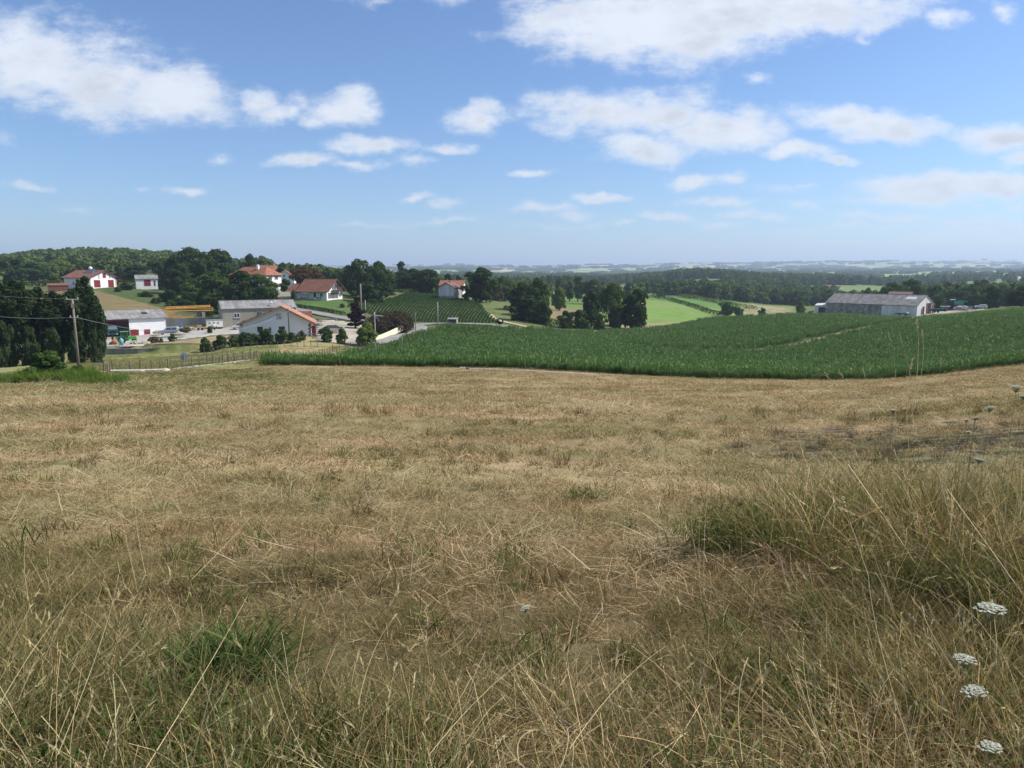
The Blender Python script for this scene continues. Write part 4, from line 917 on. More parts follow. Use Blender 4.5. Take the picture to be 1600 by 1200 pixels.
# ------------------------------------------------------------------ buildings
def frame_of(face, w, d, al):
    """origin and axes of a facade: u along the wall, n outwards"""
    if face == 'front': return Vector((al, -d/2, 0)), Vector((1,0,0)), Vector((0,-1,0))
    if face == 'back': return Vector((-al, d/2, 0)), Vector((-1,0,0)), Vector((0,1,0))
    if face == 'right': return Vector((w/2, al, 0)), Vector((0,1,0)), Vector((1,0,0))
    return Vector((-w/2, -al, 0)), Vector((0,-1,0)), Vector((-1,0,0))
def fbox(mb, fr, u0, u1, z0, z1, n0, n1):
    o, u, n = fr
    vs = []
    for z in (z0, z1):
        for a, c_ in ((u0, n0), (u1, n0), (u1, n1), (u0, n1)):
            p = o + u * a + n * c_; vs.append((p.x, p.y, z))
    mb.add(vs, [(0,1,2,3),(7,6,5,4),(0,4,5,1),(1,5,6,2),(2,6,7,3),(3,7,4,0)])
def window(t, face, w, d, al, z, ww, hh, frame='car_white', shutters=None, mull=1, sill=True, surround=None, yoff=0):
    fr = frame_of(face, w, d, al); fr = (fr[0] + Vector((0, yoff, 0)), fr[1], fr[2])
    f = MB(); b_ = .09
    fbox(f, fr, -ww/2, ww/2, z, z+b_, -.05, .05); fbox(f, fr, -ww/2, ww/2, z+hh-b_, z+hh, -.05, .05)
    fbox(f, fr, -ww/2, -ww/2+b_, z+b_, z+hh-b_, -.05, .05); fbox(f, fr, ww/2-b_, ww/2, z+b_, z+hh-b_, -.05, .05)
    for k in range(mull):
        c_ = -ww/2 + ww * (k+1) / (mull+1); fbox(f, fr, c_-.05, c_+.05, z+b_, z+hh-b_, -.05, .045)
    wn = part('window', f, frame, t)
    g = MB(); fbox(g, fr, -ww/2+b_, ww/2-b_, z+b_, z+hh-b_, -.04, .015); part('pane', g, 'glass', wn)
    if shutters:
        for s_ in (-1, 1):
            g = MB(); c_ = s_ * (ww/2 + ww*.24 + .03); fbox(g, fr, c_-ww*.24, c_+ww*.24, z, z+hh, .005, .06)
            for k in range(4): fbox(g, fr, c_-ww*.2, c_+ww*.2, z+hh*(.12+.22*k), z+hh*(.18+.22*k), .06, .075)
            part('shutter', g, shutters, wn)
    if surround:
        g = MB(); fbox(g, fr, -ww/2-.22, ww/2+.22, z-.25, z-.003, .0, .10); fbox(g, fr, -ww/2-.22, -ww/2-.003, z, z+hh, 0, .07); fbox(g, fr, ww/2+.003, ww/2+.22, z, z+hh, 0, .07); fbox(g, fr, -ww/2-.22, ww/2+.22, z+hh+.003, z+hh+.25, 0, .08)
        part('window_surround', g, surround, wn)
    elif sill:
        g = MB(); fbox(g, fr, -ww/2-.1, ww/2+.1, z-.12, z-.003, 0, .14); part('sill', g, 'grey_block', wn)
    return wn
def door(t, face, w, d, al, z, ww, hh, mat='red_paint', planks=4, name='door', label=None, yoff=0):
    fr = frame_of(face, w, d, al); fr = (fr[0] + Vector((0, yoff, 0)), fr[1], fr[2])
    f = MB()
    for k in range(planks): fbox(f, fr, -ww/2 + ww*k/planks + .012, -ww/2 + ww*(k+1)/planks - .012, z, z+hh, -.03, .06)
    fbox(f, fr, -ww/2, ww/2, z+hh*.2, z+hh*.27, .06, .085); fbox(f, fr, -ww/2, ww/2, z+hh*.75, z+hh*.82, .06, .085)
    dn = part(name, f, mat, t, label)
    h_ = MB(); fbox(h_, fr, ww*.36, ww*.40, z+hh*.45, z+hh*.55, .085, .14); part('handle', h_, 'iron', dn)
    return dn
def gable(t, w, d, he, hr, ax='y', wall='white_render', roof='tile_orange', ov=.5, th=.16, base=1.5, off=0.0, x0=0, y0=0, rafters=True, pre='', ovg=None):
    """walls with two gables; ax = direction the ridge runs; off shifts the ridge sideways; heights above ground"""
    m_ = MB(); ovg = ov if ovg is None else ovg
    if ax == 'y':
        m_.prism([(x0-w/2,-base),(x0+w/2,-base),(x0+w/2,he),(x0+off,hr),(x0-w/2,he)], y0-d/2, y0+d/2)
    else:
        a = MB().prism([(-d/2,-base),(d/2,-base),(d/2,he),(off,hr),(-d/2,he)], -w/2, w/2)
        m_.add([(x0 - y_, y0 + x_, z_) for x_, y_, z_ in a.v], a.f)
    wl = part(pre + 'wall', m_, wall, t)
    r = MB(); hw = (w if ax == 'y' else d) / 2; L = (d if ax == 'y' else w) / 2 + ovg
    for s_ in (-1, 1):
        run = hw - s_ * off if s_ > 0 else hw + off
        sl_ = (hr - he) / run; xe = s_ * (hw + ov); ze = he - sl_ * ov + .02; zr = hr + .02
        P4 = [(off, zr), (xe, ze), (xe, ze + th), (off, zr + th)]
        if s_ < 0: P4 = P4[::-1]
        q_ = MB().prism(P4, -L, L)
        if ax == 'y': r.add([(x0 + x_, y0 + y_, z_) for x_, y_, z_ in q_.v], q_.f)
        else: r.add([(x0 - y_, y0 + x_, z_) for x_, y_, z_ in q_.v], q_.f)
    # ridge cap
    if ax == 'y': r.tube([(x0+off, y0-L, hr+th+.02), (x0+off, y0+L, hr+th+.02)], .13, 6)
    else: r.tube([(x0-L, y0+off, hr+th+.02), (x0+L, y0+off, hr+th+.02)], .13, 6)
    rf = part(pre + 'roof', r, roof, t)
    if rafters:
        g = MB(); n = int((d if ax == 'y' else w) / 1.1)
        for k in range(n + 1):
            for s_ in (-1, 1):
                c_ = (-.5 + k / n) * (d if ax == 'y' else w); run = hw - s_ * off if s_ > 0 else hw + off; sl_ = (hr-he)/run
                xa, xb = s_ * (hw + .003), s_ * (hw + ov - .05); za, zb = he - .14, he - sl_ * (ov-.05) - .10
                q_ = [(xa, c_-.05, za-.02), (xb, c_-.05, zb), (xb, c_-.05, zb+.11), (xa, c_-.05, za+.13), (xa, c_+.05, za-.02), (xb, c_+.05, zb), (xb, c_+.05, zb+.11), (xa, c_+.05, za+.13)]
                if ax == 'y': q_ = [(x0+a, y0+b2, c3) for a, b2, c3 in q_]
                else: q_ = [(x0-b2, y0+a, c3) for a, b2, c3 in q_]
                g.add(q_, [(0,1,2,3),(7,6,5,4),(0,4,5,1),(1,5,6,2),(2,6,7,3),(3,7,4,0)])
        rr_ = part('rafter', g, 'brown_wood', rf); rr_['kind'] = 'stuff'
    return wl, rf
def face_cam(px, extra=0): return math.atan((800 - px) / F) + R(extra)
def chimney(rf, x, y, z, s=.7, h=1.5, mat='white_render'):
    c_ = MB().box(x-s/2, x+s/2, y-s/2, y+s/2, z, z+h).box(x-s*.62, x+s*.62, y-s*.62, y+s*.62, z+h, z+h+.12).box(x-s*.3, x+s*.3, y-s*.3, y+s*.3, z+h+.12, z+h+.4)
    return part('chimney', c_, mat, rf)

# white farmhouse with orange roof
p = at(436, 164); p.z = CAMZ + slope(436, 527)[1] * 157; t = thing('farmhouse', 'white farmhouse with wide orange tiled gable roof behind a row of shrubs', 'house', p, face_cam(440, -4))
w, d = 14.6, 12
gable(t, w, d, 3.1, 6.5, 'y', 'white_render', 'tile_orange_y', ov=.95, off=1.0, ovg=.75)
g = MB().box(-w/2-.9, -w/2-.002, -d/2+.5, d/2-.5, -1.5, 2.45); vt = MB().prism([(1.0,6.52),(w/2+.95,6.52-(3.42/6.3)*(w/2-.05)),(w/2+.95,6.95-(3.42/6.3)*(w/2-.05)),(1.0,7.0),(-w/2-.95,7.0-(3.4/8.3)*(w/2+1.95)),(-w/2-.95,6.55-(3.4/8.3)*(w/2+1.95))], -d/2-.95, -d/2-.76); part('verge_tiles', vt, 'tile_orange_y', t)
part('lean_to', g, 'white_render', t, 'narrow set-back side room under the roof')
window(t, 'front', w, d, .45, 4.2, .7, .75, mull=1, surround='grey_block'); window(t, 'front', w, d, -3.7, 1.25, 1.2, 1.1, mull=1, frame='brown_wood'); window(t, 'front', w, d, -1.55, 1.25, .6, 1.0, mull=0)
window(t, 'front', w, d, -6.4, .4, .7, .7, mull=0)
door(t, 'front', w, d, .95, .75, 1.35, 1.55, 'brown_door', name='shutter', label='closed brown double shutter')
q_ = MB()
for k in range(9): fbox(q_, frame_of('front', w, d, w/2-.22 - (.12 if k % 2 else 0)), -.22-(.12 if k % 2 else 0), .215, -.3+k*.36, .02+k*.36, 0, .035)
part('corner_stones', q_, 'brown_wood', t)
q_ = MB(); fbox(q_, frame_of('front', w, d, w/2+.55), -.5, .45, -.3, 2.35, -.12, .0); part('door', q_, 'red_paint', t, 'red side door standing open')
# stone parapet behind with tiled slope: lower wing roof
m_ = MB().box(w/2-3.2, w/2-.3, 7.0, 10.5, -1.2, 2.4); part('wing', m_, 'white_render', t)
m_ = MB().add([(w/2-3.4,6.7,2.5),(w/2-.1,6.7,2.5),(w/2-.1,8.9,4.9),(w/2-3.4,8.9,4.9),(w/2-3.4,6.7,2.36),(w/2-.1,6.7,2.36),(w/2-.1,8.9,4.7),(w/2-3.4,8.9,4.7)], [(0,1,2,3),(7,6,5,4),(0,4,5,1),(1,5,6,2),(2,6,7,3),(3,7,4,0)])
part('wing_roof', m_, 'tile_brown', t, 'steep darker tiled roof of the rear wing')
q_ = MB().tube([(-w/2+2.2,-d/2-.03,2.9),(-w/2+7.2,-d/2-.03,5.0)], .03, 5); part('cable', q_, 'black_plastic', t)
# grey building
p = at(403, 194); p.z = CAMZ + slope(403, 513.5)[1] * 188; t = thing('workshop', 'long grey rendered building with grey sheet roof behind the white van', 'building', p, face_cam(403, 9))
w, d = 19.0, 8.0
gable(t, w, d, 5.35, 7.1, 'x', 'grey_render', 'fibre_cement', ov=.3, rafters=False)
window(t, 'front', w, d, -5.9, 2.9, 1.5, 1.25, mull=1); window(t, 'front', w, d, -.15, 3.0, 1.3, 1.3, mull=1, frame='galvanised'); window(t, 'front', w, d, 3.7, 4.0, .7, .8, mull=0, frame='galvanised')
g = MB(); fbox(g, frame_of('front', w, d, -4.0), -.4, .4, 1.75, 2.2, 0, .12); part('vent_box', g, 'iron', t)
g = MB(); fbox(g, frame_of('front', w, d, -5.0), -.9, 1.2, .1, 1.0, 0, .05); part('roller_door', g, 'dark_inside', t)
g = MB().tube([(3.2,-3.2,5.9),(3.2,-3.2,6.5)], .04, 5).ball((3.2,-3.3,6.75), .32, 1, 8); part('satellite_dish', g, 'car_white', t)
g = MB().box(3.4,4.1,-4.25,-3.9,4.4,5.2); part('vent_box', g, 'grey_block', t)

# open barn with truck
p = at(197, 174); p.z = CAMZ + slope(197, 526)[1] * 170; BZ = p.z; BP = p.copy(); BR = face_cam(200, 14); t = thing('barn', 'open white barn with grey sheet roof sheltering a green truck', 'barn', p, BR)
w, d = 15.5, 9.5; he, hr = 4.3, 6.0
m_ = MB().box(-w/2,-w/2+.2,-d/2,d/2,-1,he).box(-w/2,w/2,d/2-.2,d/2,-1,he).box(w/2-.2,w/2,-d/2,d/2,-1,he).box(-.6,w/2,-d/2,-d/2+.2,-1,he)
for xx in (-w/2, w/2-.2): m_.add([(xx,-d/2,he),(xx+.2,-d/2,he),(xx+.2,d/2,he),(xx,d/2,he),(xx,0,hr),(xx+.2,0,hr)], [(0,1,5,4),(2,3,4,5),(0,4,3),(1,2,5),(0,3,2,1)])
part('wall', m_, 'white_render', t)
r = MB().add([(-w/2-.4,-d/2-.5,he-.05),(w/2+.4,-d/2-.5,he-.05),(w/2+.4,0,hr+.02),(-w/2-.4,0,hr+.02),(-w/2-.4,-d/2-.5,he+.09),(w/2+.4,-d/2-.5,he+.09),(w/2+.4,0,hr+.16),(-w/2-.4,0,hr+.16)], [(0,3,2,1),(4,5,6,7),(0,1,5,4),(1,2,6,5),(2,3,7,6),(3,0,4,7)])
r.add([(-w/2-.4,d/2+.5,he-.05),(w/2+.4,d/2+.5,he-.05),(w/2+.4,0,hr+.02),(-w/2-.4,0,hr+.02),(-w/2-.4,d/2+.5,he+.09),(w/2+.4,d/2+.5,he+.09),(w/2+.4,0,hr+.16),(-w/2-.4,0,hr+.16)], [(0,1,2,3),(7,6,5,4),(1,0,4,5),(2,1,5,6),(3,2,6,7),(0,3,7,4)])
rf = part('roof', r, 'fibre_cement', t)
part('skylight', MB().add([(3.0,-2.9,he+1.0-.12),(4.2,-2.9,he+1.0-.12),(4.2,-1.9,he+1.35-.10),(3.0,-1.9,he+1.35-.10),(3.0,-2.9,he+1.1-.15),(4.2,-2.9,he+1.1-.15),(4.2,-1.9,he+1.48-.15),(3.0,-1.9,he+1.48-.15)], [(0,1,2,3),(7,6,5,4),(0,4,5,1),(1,5,6,2),(2,6,7,3),(3,7,4,0)]), 'dark_inside', rf)
part('lintel', MB().box(-w/2+.2,-.6,-d/2-.02,-d/2+.14,he-.45,he-.06), 'red_paint', t)
door(t, 'front', w, d, .45, -.3, 1.9, 1.95, 'red_paint', label='tall red lower door'); door(t, 'front', w, d, 3.3, .15, 1.35, 1.4, 'red_paint', name='hatch')
part('floor_slab', MB().box(-w/2-.2,w/2+.3,-d/2-.3,d/2+.2,-.6,.02), 'gravel_yard', t)

# red-shuttered house, upper left
def px_thing(name, label, cat, px, pyb, D, extra=0, group=None):
    p = at(px, D); g_ = p.z; p.z = CAMZ + slope(px, pyb)[1] * D
    if D < 192 and px < 420: p.z = max(p.z, g_ + .10)      # stands on the yard, not in it
    return thing(name, label, cat, p, face_cam(px, extra), group)
t = px_thing('village_house', 'white hilltop house with dark red shutters and solar panels on its roof', 'house', 147, 448.5, 303, 38)
w, d = 12.6, 15.0
gable(t, w, d, 4.2, 7.0, 'y', 'white_render', 'tile_brown_y', ov=.9, off=.6)
door(t, 'front', w, d, -2.9, .0, 2.9, 3.0, 'red_paint', 4, name='garage_door'); door(t, 'front', w, d, 3.6, .0, 2.7, 3.0, 'red_paint', 4, name='garage_door'); door(t, 'front', w, d, .7, 3.9, 1.5, 2.1, 'red_paint', 2, name='shutter')
for xx in (-1.9, 3.2):
    q_ = MB(); fbox(q_, frame_of('front', w, d, xx), -.3, .3, 3.5, 5.4, 0, .05); part('stone_pilaster', q_, 'stone_cream', t)
for xx in (-w/2+.25, w/2-.25): q_ = MB(); fbox(q_, frame_of('front', w, d, xx), -.25, .25, 0, 4.1, 0, .05); part('quoin', q_, 'stone_cream', t)
window(t, 'left', w, d, 3.5, 1.2, 1.0, 1.2, mull=0); window(t, 'left', w, d, -2.0, 1.2, 1.0, 1.2, mull=0)
sl_ = 2.8 / (w/2 + .6); P0 = Vector((-w/2, 0, 4.2))
def roofpt(x, y, h_): return (x, y, 4.2 + (x + w/2) * sl_ + h_)
for k in range(3):
    y0_ = -5.5 + k * 2.3; a, c_ = -2.6, -.2
    part('solar_panel', MB().add([roofpt(a,y0_,.24), roofpt(c_,y0_,.24), roofpt(c_,y0_+2.2,.24), roofpt(a,y0_+2.2,.24), roofpt(a,y0_,.31), roofpt(c_,y0_,.31), roofpt(c_,y0_+2.2,.31), roofpt(a,y0_+2.2,.31)], [(3,2,1,0),(4,5,6,7),(0,1,5,4),(1,2,6,5),(2,3,7,6),(3,0,4,7)]), 'solar', t)
rfm = MB().ball((-.4,-1.2,7.9), .75, 1, 10).tube([(0,-1.0,6.9),(-.2,-1.1,7.6)], .06, 5); part('satellite_dish', rfm, 'car_white', t)

q_ = MB().box(w/2+.003,w/2+3.4,-d/2+.8,-d/2+6,2.9,3.06).box(w/2+3.1,w/2+3.25,-d/2+.9,-d/2+1.05,-.5,2.9).box(w/2+3.1,w/2+3.25,-d/2+5.7,-d/2+5.85,-.5,2.9); part('porch', q_, 'red_paint', t)
t = px_thing('shed', 'low rusty-roofed shed beside the red-shuttered house', 'shed', 96, 451.5, 292, 0); gable(t, 7.2, 4, 1.5, 2.1, 'x', 'brown_wood', 'tile_brown', ov=.2, rafters=False)
t = px_thing('outbuilding', 'small white outbuilding with one dark red door on the hill', 'shed', 233.5, 446.5, 305, 3)
gable(t, 8.2, 6, 3.0, 4.4, 'x', 'white_render', 'fibre_cement', ov=.35, rafters=False); door(t, 'front', 8.2, 6, .2, 0, 2.5, 2.6, 'red_paint', 4, name='garage_door'); door(t, 'front', 8.2, 6, 3.0, 0, .6, 2.2, 'brown_door', 1)
window(t, 'left', 8.2, 6, 0, 1, .8, .9, mull=0)

# orange roofed house
t = px_thing('village_house', 'tall white house with bright orange hipped roof half hidden by trees', 'house', 404, 450, 292, -43)
w, d = 18.0, 9.2
m_ = MB().add([(-w/2,-d/2,-3),(w/2,-d/2,-3),(w/2,d/2,-3),(-w/2,d/2,-3),(-w/2,-d/2,5.6),(w/2,-d/2,5.6),(w/2,d/2,5.6),(-w/2,d/2,5.6)], [(0,3,2,1),(0,1,5,4),(1,2,6,5),(2,3,7,6),(3,0,4,7),(4,5,6,7)])
part('wall', m_, 'white_render', t)
e_ = .8; r = MB().add([(-w/2-e_,-d/2-e_,5.3),(w/2+e_,-d/2-e_,5.3),(w/2+e_,d/2+e_,5.3),(-w/2-e_,d/2+e_,5.3),(-w/2+3,0,8.6),(w/2-3.4,0,8.6)], [(0,1,5,4),(1,2,5),(2,3,4,5),(3,0,4),(0,3,2,1)])
rf = part('roof', r, 'tile_red', t); chimney(rf, 2.6, -1.5, 7.2, .9, 1.9)
for al, z in ((-1.8, 3.4), (1.6, 3.4), (-2.6, .3), (.2, .3), (3.2, .3)): window(t, 'right', w, d, al, z, .9, 1.5 if z > 1 else 1.6, shutters='red_paint', mull=0, sill=False)
window(t, 'front', w, d, -6.5, 1, 1, 1.5, shutters='red_paint', mull=0); window(t, 'front', w, d, 0, 1, 1, 1.5, shutters='red_paint', mull=0)
part('terrace', MB().box(w/2+.003,w/2+2.5,-d/2,d/2,-3,-.2), 'grey_block', t)
t = px_thing('village_house', 'house showing only a long dull red roof on the skyline', 'house', 421, 432, 350, 0); gable(t, 8.8, 8, 2.6, 5.2, 'x', 'white_render', 'tile_red', ov=.5, rafters=False); chimney(t, 3.6, 0, 4.9, .6, 1.0)
t = px_thing('village_house', 'half hidden white gabled house left of the russet tree', 'house', 449, 444, 325, -6); gable(t, 8.5, 9, 3.4, 6.2, 'y', 'white_render', 'tile_brown_y', ov=.7, rafters=False); window(t, 'front', 8.5, 9, 0, 3.4, .9, 1.0, mull=0)
# brown roofed house
t = px_thing('village_house', 'white house with large brown roof and timber balcony on its lawn', 'house', 504, 466.5, 262, -34)
w, d = 11.2, 10.2
gable(t, w, d, 3.2, 7.0, 'x', 'white_render', 'tile_brown', ov=1.0, ovg=1.4)
gable(t, 6.0, 8.4, 2.7, 5.2, 'x', 'white_render', 'tile_brown', ov=.9, ovg=.3, x0=-w/2-3.0, y0=-.55, pre='garage_')
window(t, 'right', w, d, -.3, 3.5, 1.2, 1.5, shutters='brown_door', mull=1); window(t, 'right', w, d, 2.0, 3.6, .9, 1.4, mull=0, frame='brown_wood')
bl = MB(); fr = frame_of('right', w, d, .8); fbox(bl, fr, -2.8, 2.6, 3.05, 3.2, .003, 1.3)
for k in range(14): fbox(bl, fr, -2.8 + k*.4, -2.68 + k*.4, 3.2, 4.1, 1.22, 1.28)
fbox(bl, fr, -2.8, 2.6, 4.1, 4.2, 1.18, 1.32); part('balcony', bl, 'brown_wood', t)
window(t, 'right', w, d, -2.6, .15, 1.5, 2.1, shutters='brown_door', mull=1, sill=False); window(t, 'right', w, d, .6, .15, 1.5, 2.1, shutters='brown_door', mull=1, sill=False); window(t, 'right', w, d, 3.6, .9, 1.0, 1.2, shutters='brown_door', mull=0)
door(t, 'front', w, d, .6, 0, 1.0, 2.2, 'brown_door', 2); window(t, 'front', w, d, 3.4, .9, 1.2, 1.2, mull=1)
fr = frame_of('front', 6.0, 8.4, -w/2-3.2); q_ = MB(); [fbox(q_, (fr[0]+Vector((0,-.55,0)), fr[1], fr[2]), -1.25, 1.25, .05+.45*k, .46+.45*k, 0, .05) for k in range(5)]; part('garage_door', q_, 'dirty_white', t)
pgp = MB()
for xx in (-4.6, -1.6):
    for yy in (-d/2-1.4, -d/2-3.6): pgp.box(xx, xx+.12, yy, yy+.12, -.6, 2.1)
pgp.box(-4.9,-1.2,-d/2-3.8,-d/2-1.1,2.1,2.22); part('pergola', pgp, 'car_grey', t)
t2 = px_thing('garden_furniture', 'dark garden table and chairs under the brown roofed house pergola', 'furniture', 487, 468.5, 253, 0)
q_ = MB().box(-1.6,1.6,-.4,.4,.65,.75).box(-1.4,-1.3,-.3,-.2,0,.65).box(1.3,1.4,-.3,-.2,0,.65).box(-1.4,-1.3,.2,.3,0,.65).box(1.3,1.4,.2,.3,0,.65); part('table', q_, 'brown_door', t2)
for xx in (-3, -2.2, 2.4, 3.3): q_ = MB().box(xx-.25,xx+.25,-.25,.25,.4,.47).box(xx-.25,xx+.25,.2,.27,.47,.95).box(xx-.25,xx-.2,-.25,-.2,0,.4).box(xx+.2,xx+.25,-.25,-.2,0,.4); part('chair', q_, 'black_plastic', t2)
t = px_thing('grill_cover', 'small white post standing on the lawn edge below the pergola', 'post', 493.5, 468.5, 246, 0); part('post', MB().box(-.14,.14,-.14,.14,0,.8).box(-.18,.18,-.18,.18,.8,.86), 'car_white', t)
# cream garden wall and red car
t = px_thing('garden_wall', 'cream rendered garden wall left of the brown roofed house', 'wall', 446, 462.5, 256, 6); part('wall', MB().add([(-2.6,-.15,-.8),(2.2,-.15,-.8),(2.2,.15,-.8),(-2.6,.15,-.8),(-2.2,-.15,.4),(2.2,-.15,1.35),(2.2,.15,1.35),(-2.2,.15,.4)], [(0,3,2,1),(4,5,6,7),(0,1,5,4),(1,2,6,5),(2,3,7,6),(3,0,4,7)]).box(-1.6,2.2,-.14,.14,.5,1.5), 'cream_wall', t)
t = px_thing('garden_fence', 'dark board fence between cream wall and garage', 'fence', 453, 467, 250, 0)
for k in range(14): part('board', MB().box(-2.6+k*.38,-2.28+k*.38,-.03,.03,-.4,.9), 'grey_wood', t)
# grey barn and orange roof behind
t = px_thing('village_house', 'white house with long orange roof behind the grey gabled barn', 'house', 708, 455.5, 322, -10); gable(t, 10.4, 8, 2.9, 4.9, 'x', 'white_render', 'tile_red', ov=.5, rafters=False); window(t, 'front', 11.2, 8, 4.2, 1.4, 1, 1.2, mull=0, shutters='brown_door')
t = px_thing('barn', 'weathered grey gabled barn at the top of the maize rows', 'barn', 704, 460, 288, -20)
gable(t, 6.6, 9, 2.9, 4.7, 'y', 'grey_block', 'tile_dull', ov=.5, rafters=False)
for k in range(10): q_ = MB(); fbox(q_, frame_of('front', 6.6, 9, -2.95+k*.65), -.28, .28, -.4, 2.8 + 1.5*(1-abs(-2.95+k*.65)/3.3), 0, .04); part('board', q_, 'dirty_white', t)

# long barn on the right
p = at(1370, 283); p.z = CAMZ + slope(1370, 488.3)[1] * 279; t = thing('barn', 'long white and stone barn with grey sheet roof beyond the maize', 'barn', p, face_cam(1370, -26))
w, d = 36.0, 14.0; LB = t
gable(t, w, d, 3.35, 7.0, 'x', 'dirty_white', 'fibre_cement_dark', ov=.35, ovg=.3, rafters=False)
q_ = MB(); fbox(q_, frame_of('front', w, d, -w/2+11.5), -11.4, 11.4, -1.2, 3.2, 0, .07); part('stone_wall', q_, 'stone_patchy', t, 'patchy bare stone stretch of wall')
for k, (c_, ww) in enumerate([(-15.6,1.5),(-9.6,1.3),(-3.6,2.0),(3.2,2.0),(9.2,1.8),(13.6,3.8)]):
    y_ = -2.4; zz = 7.0 - 2.4 * (3.65 / 7) + .2; dy_ = .9; dz_ = dy_ * 3.65 / 7
    part('skylight', MB().add([(c_-ww/2,y_-dy_,zz-dz_+.02),(c_+ww/2,y_-dy_,zz-dz_+.02),(c_+ww/2,y_+dy_,zz+dz_+.02),(c_-ww/2,y_+dy_,zz+dz_+.02),(c_-ww/2,y_-dy_,zz-dz_+.06),(c_+ww/2,y_-dy_,zz-dz_+.06),(c_+ww/2,y_+dy_,zz+dz_+.06),(c_-ww/2,y_+dy_,zz+dz_+.06)], [(3,2,1,0),(4,5,6,7),(0,1,5,4),(1,2,6,5),(2,3,7,6),(3,0,4,7)]), 'roof_pale' if k > 4 else 'fibre_cement', t)
fr = frame_of('right', w, d, 0)
for (a, c_, z0_, z1_, nm, mt) in [(-2.6,-1.0,-.1,2.9,'doorway','dark_inside'),(.4,4.6,0,4.1,'doorway','dark_inside')]:
    q_ = MB(); fbox(q_, fr, a, c_, z0_, z1_, 0, .03); part(nm, q_, mt, t)
for (a, c_) in ((.35, 1.5), (3.4, 4.7)):
    q_ = MB()
    for k in range(4): fbox(q_, fr, a+(c_-a)*k/4+.015, a+(c_-a)*(k+1)/4-.015, 0, 4.1, .03, .12)
    part('door', q_, 'brown_wood', t)
q_ = MB(); fbox(q_, fr, -3.6, -2.7, 0, 2.2, .03, .12); part('door', q_, 'grey_wood', t)
q_ = MB().box(w/2+.003, w/2+.2, d/2-1.5, d/2-.3, 0, 3.4); part('door', q_, 'brown_wood', t, 'red sliding door at the far gable end')
part('ramp', MB().frustum(w/2+.003,w/2+5.5,-1.5,6,-1.4,.0,w/2+.003,w/2+5.3,-1.2,5.7), 'concrete_yard', t)
t = px_thing('barn_annexe', 'low white annexe with brown door at the left end of the long barn', 'shed', 1290, 489, 296, -8)
m_ = MB().box(-4,4,-3,3,-1,3.1); part('wall', m_, 'dirty_white', t)
part('roof', MB().add([(-4.2,-3.3,3.05),(4.3,-3.3,3.5),(4.3,3.3,4.2),(-4.2,3.3,3.7),(-4.2,-3.3,3.2),(4.3,-3.3,3.65),(4.3,3.3,4.35),(-4.2,3.3,3.85)], [(0,3,2,1),(4,5,6,7),(0,1,5,4),(1,2,6,5),(2,3,7,6),(3,0,4,7)]), 'roof_pale', t)
door(t, 'front', 8, 6, -.7, -.5, 3.8, 3.0, 'brown_door', 6, name='sliding_door')
t = px_thing('farm_building', 'reddish roofed shed ridge showing above the long barn', 'barn', 1404, 470, 330, -8); gable(t, 9, 9, 2.6, 4.1, 'x', 'dirty_white', 'tile_dull', ov=.4, rafters=False)
# far houses
for (px, pyb, D, wd, hh, rm, wm, ex, lb) in [(1287,446,905,13,3.2,'tile_red','white_render',-10,'far white house with red roof under dark trees'),(1307.5,443.5,930,5,1.6,'tile_red','white_render',-10,'tiny far white house right of the red roofed one'),
    (1398,436,1500,18,4.0,'tile_red','white_render',0,'far farm with faint pink roof on the right'),(1437,430,1900,9,7,'tile_red','white_render',20,'distant white tower-like house among trees'),
    (857,444,690,7,3.4,'tile_red','white_render',30,'half hidden white house among trees by the brown pasture'),(883,442,700,14,3.0,'tile_brown','cream_wall',0,'dark roofed house behind the slim trees'),(913,452,600,6,3.0,'tile_brown','white_render',20,'small white house glimpsed left of the hazy round tree'),
    (816,440,700,9,3,'tile_red','white_render',0,'house with a pink roof glimpsed through the trees'),(1530,430,2300,26,4,'tile_red','white_render',0,'far long farm on the right hills'),(620,428,900,14,4,'tile_red','white_render',0,'distant farm left of the thin tree')]:
    t = px_thing('far_house', lb, 'house', px, pyb, D, ex); t.location.z = h1(t.location.x, t.location.y) + .2
    gable(t, wd, wd*.6, hh, hh*1.5, 'x', wm, rm, ov=.4, base=5, rafters=False)
    if D < 950: window(t, 'front', wd, wd*.6, wd*.2, .9, 1, 1.3, mull=0); window(t, 'front', wd, wd*.6, -wd*.2, .9, 1, 1.3, mull=0)
# small roadside shelter
t = px_thing('shelter', 'small grey concrete shelter behind the maize edge', 'shelter', 707.5, 509.5, 205, -12)
m_ = MB().box(-1.3,-1.15,-.9,.9,-.5,2.0).box(1.15,1.3,-.9,.9,-.5,2.0).box(-1.15,1.15,.75,.9,-.5,2.0).box(-1.15,-.1,-.9,-.78,-.5,1.35).box(-.1,.5,-.9,-.78,-.5,1.0); part('wall', m_, 'grey_block', t)
part('roof', MB().add([(-1.5,-1.1,1.95),(1.4,-1.1,1.95),(1.4,1.1,2.25),(-1.5,1.1,2.25),(-1.5,-1.1,2.1),(1.4,-1.1,2.1),(1.4,1.1,2.4),(-1.5,1.1,2.4)], [(0,3,2,1),(4,5,6,7),(0,1,5,4),(1,2,6,5),(2,3,7,6),(3,0,4,7)]), 'fibre_cement', t)

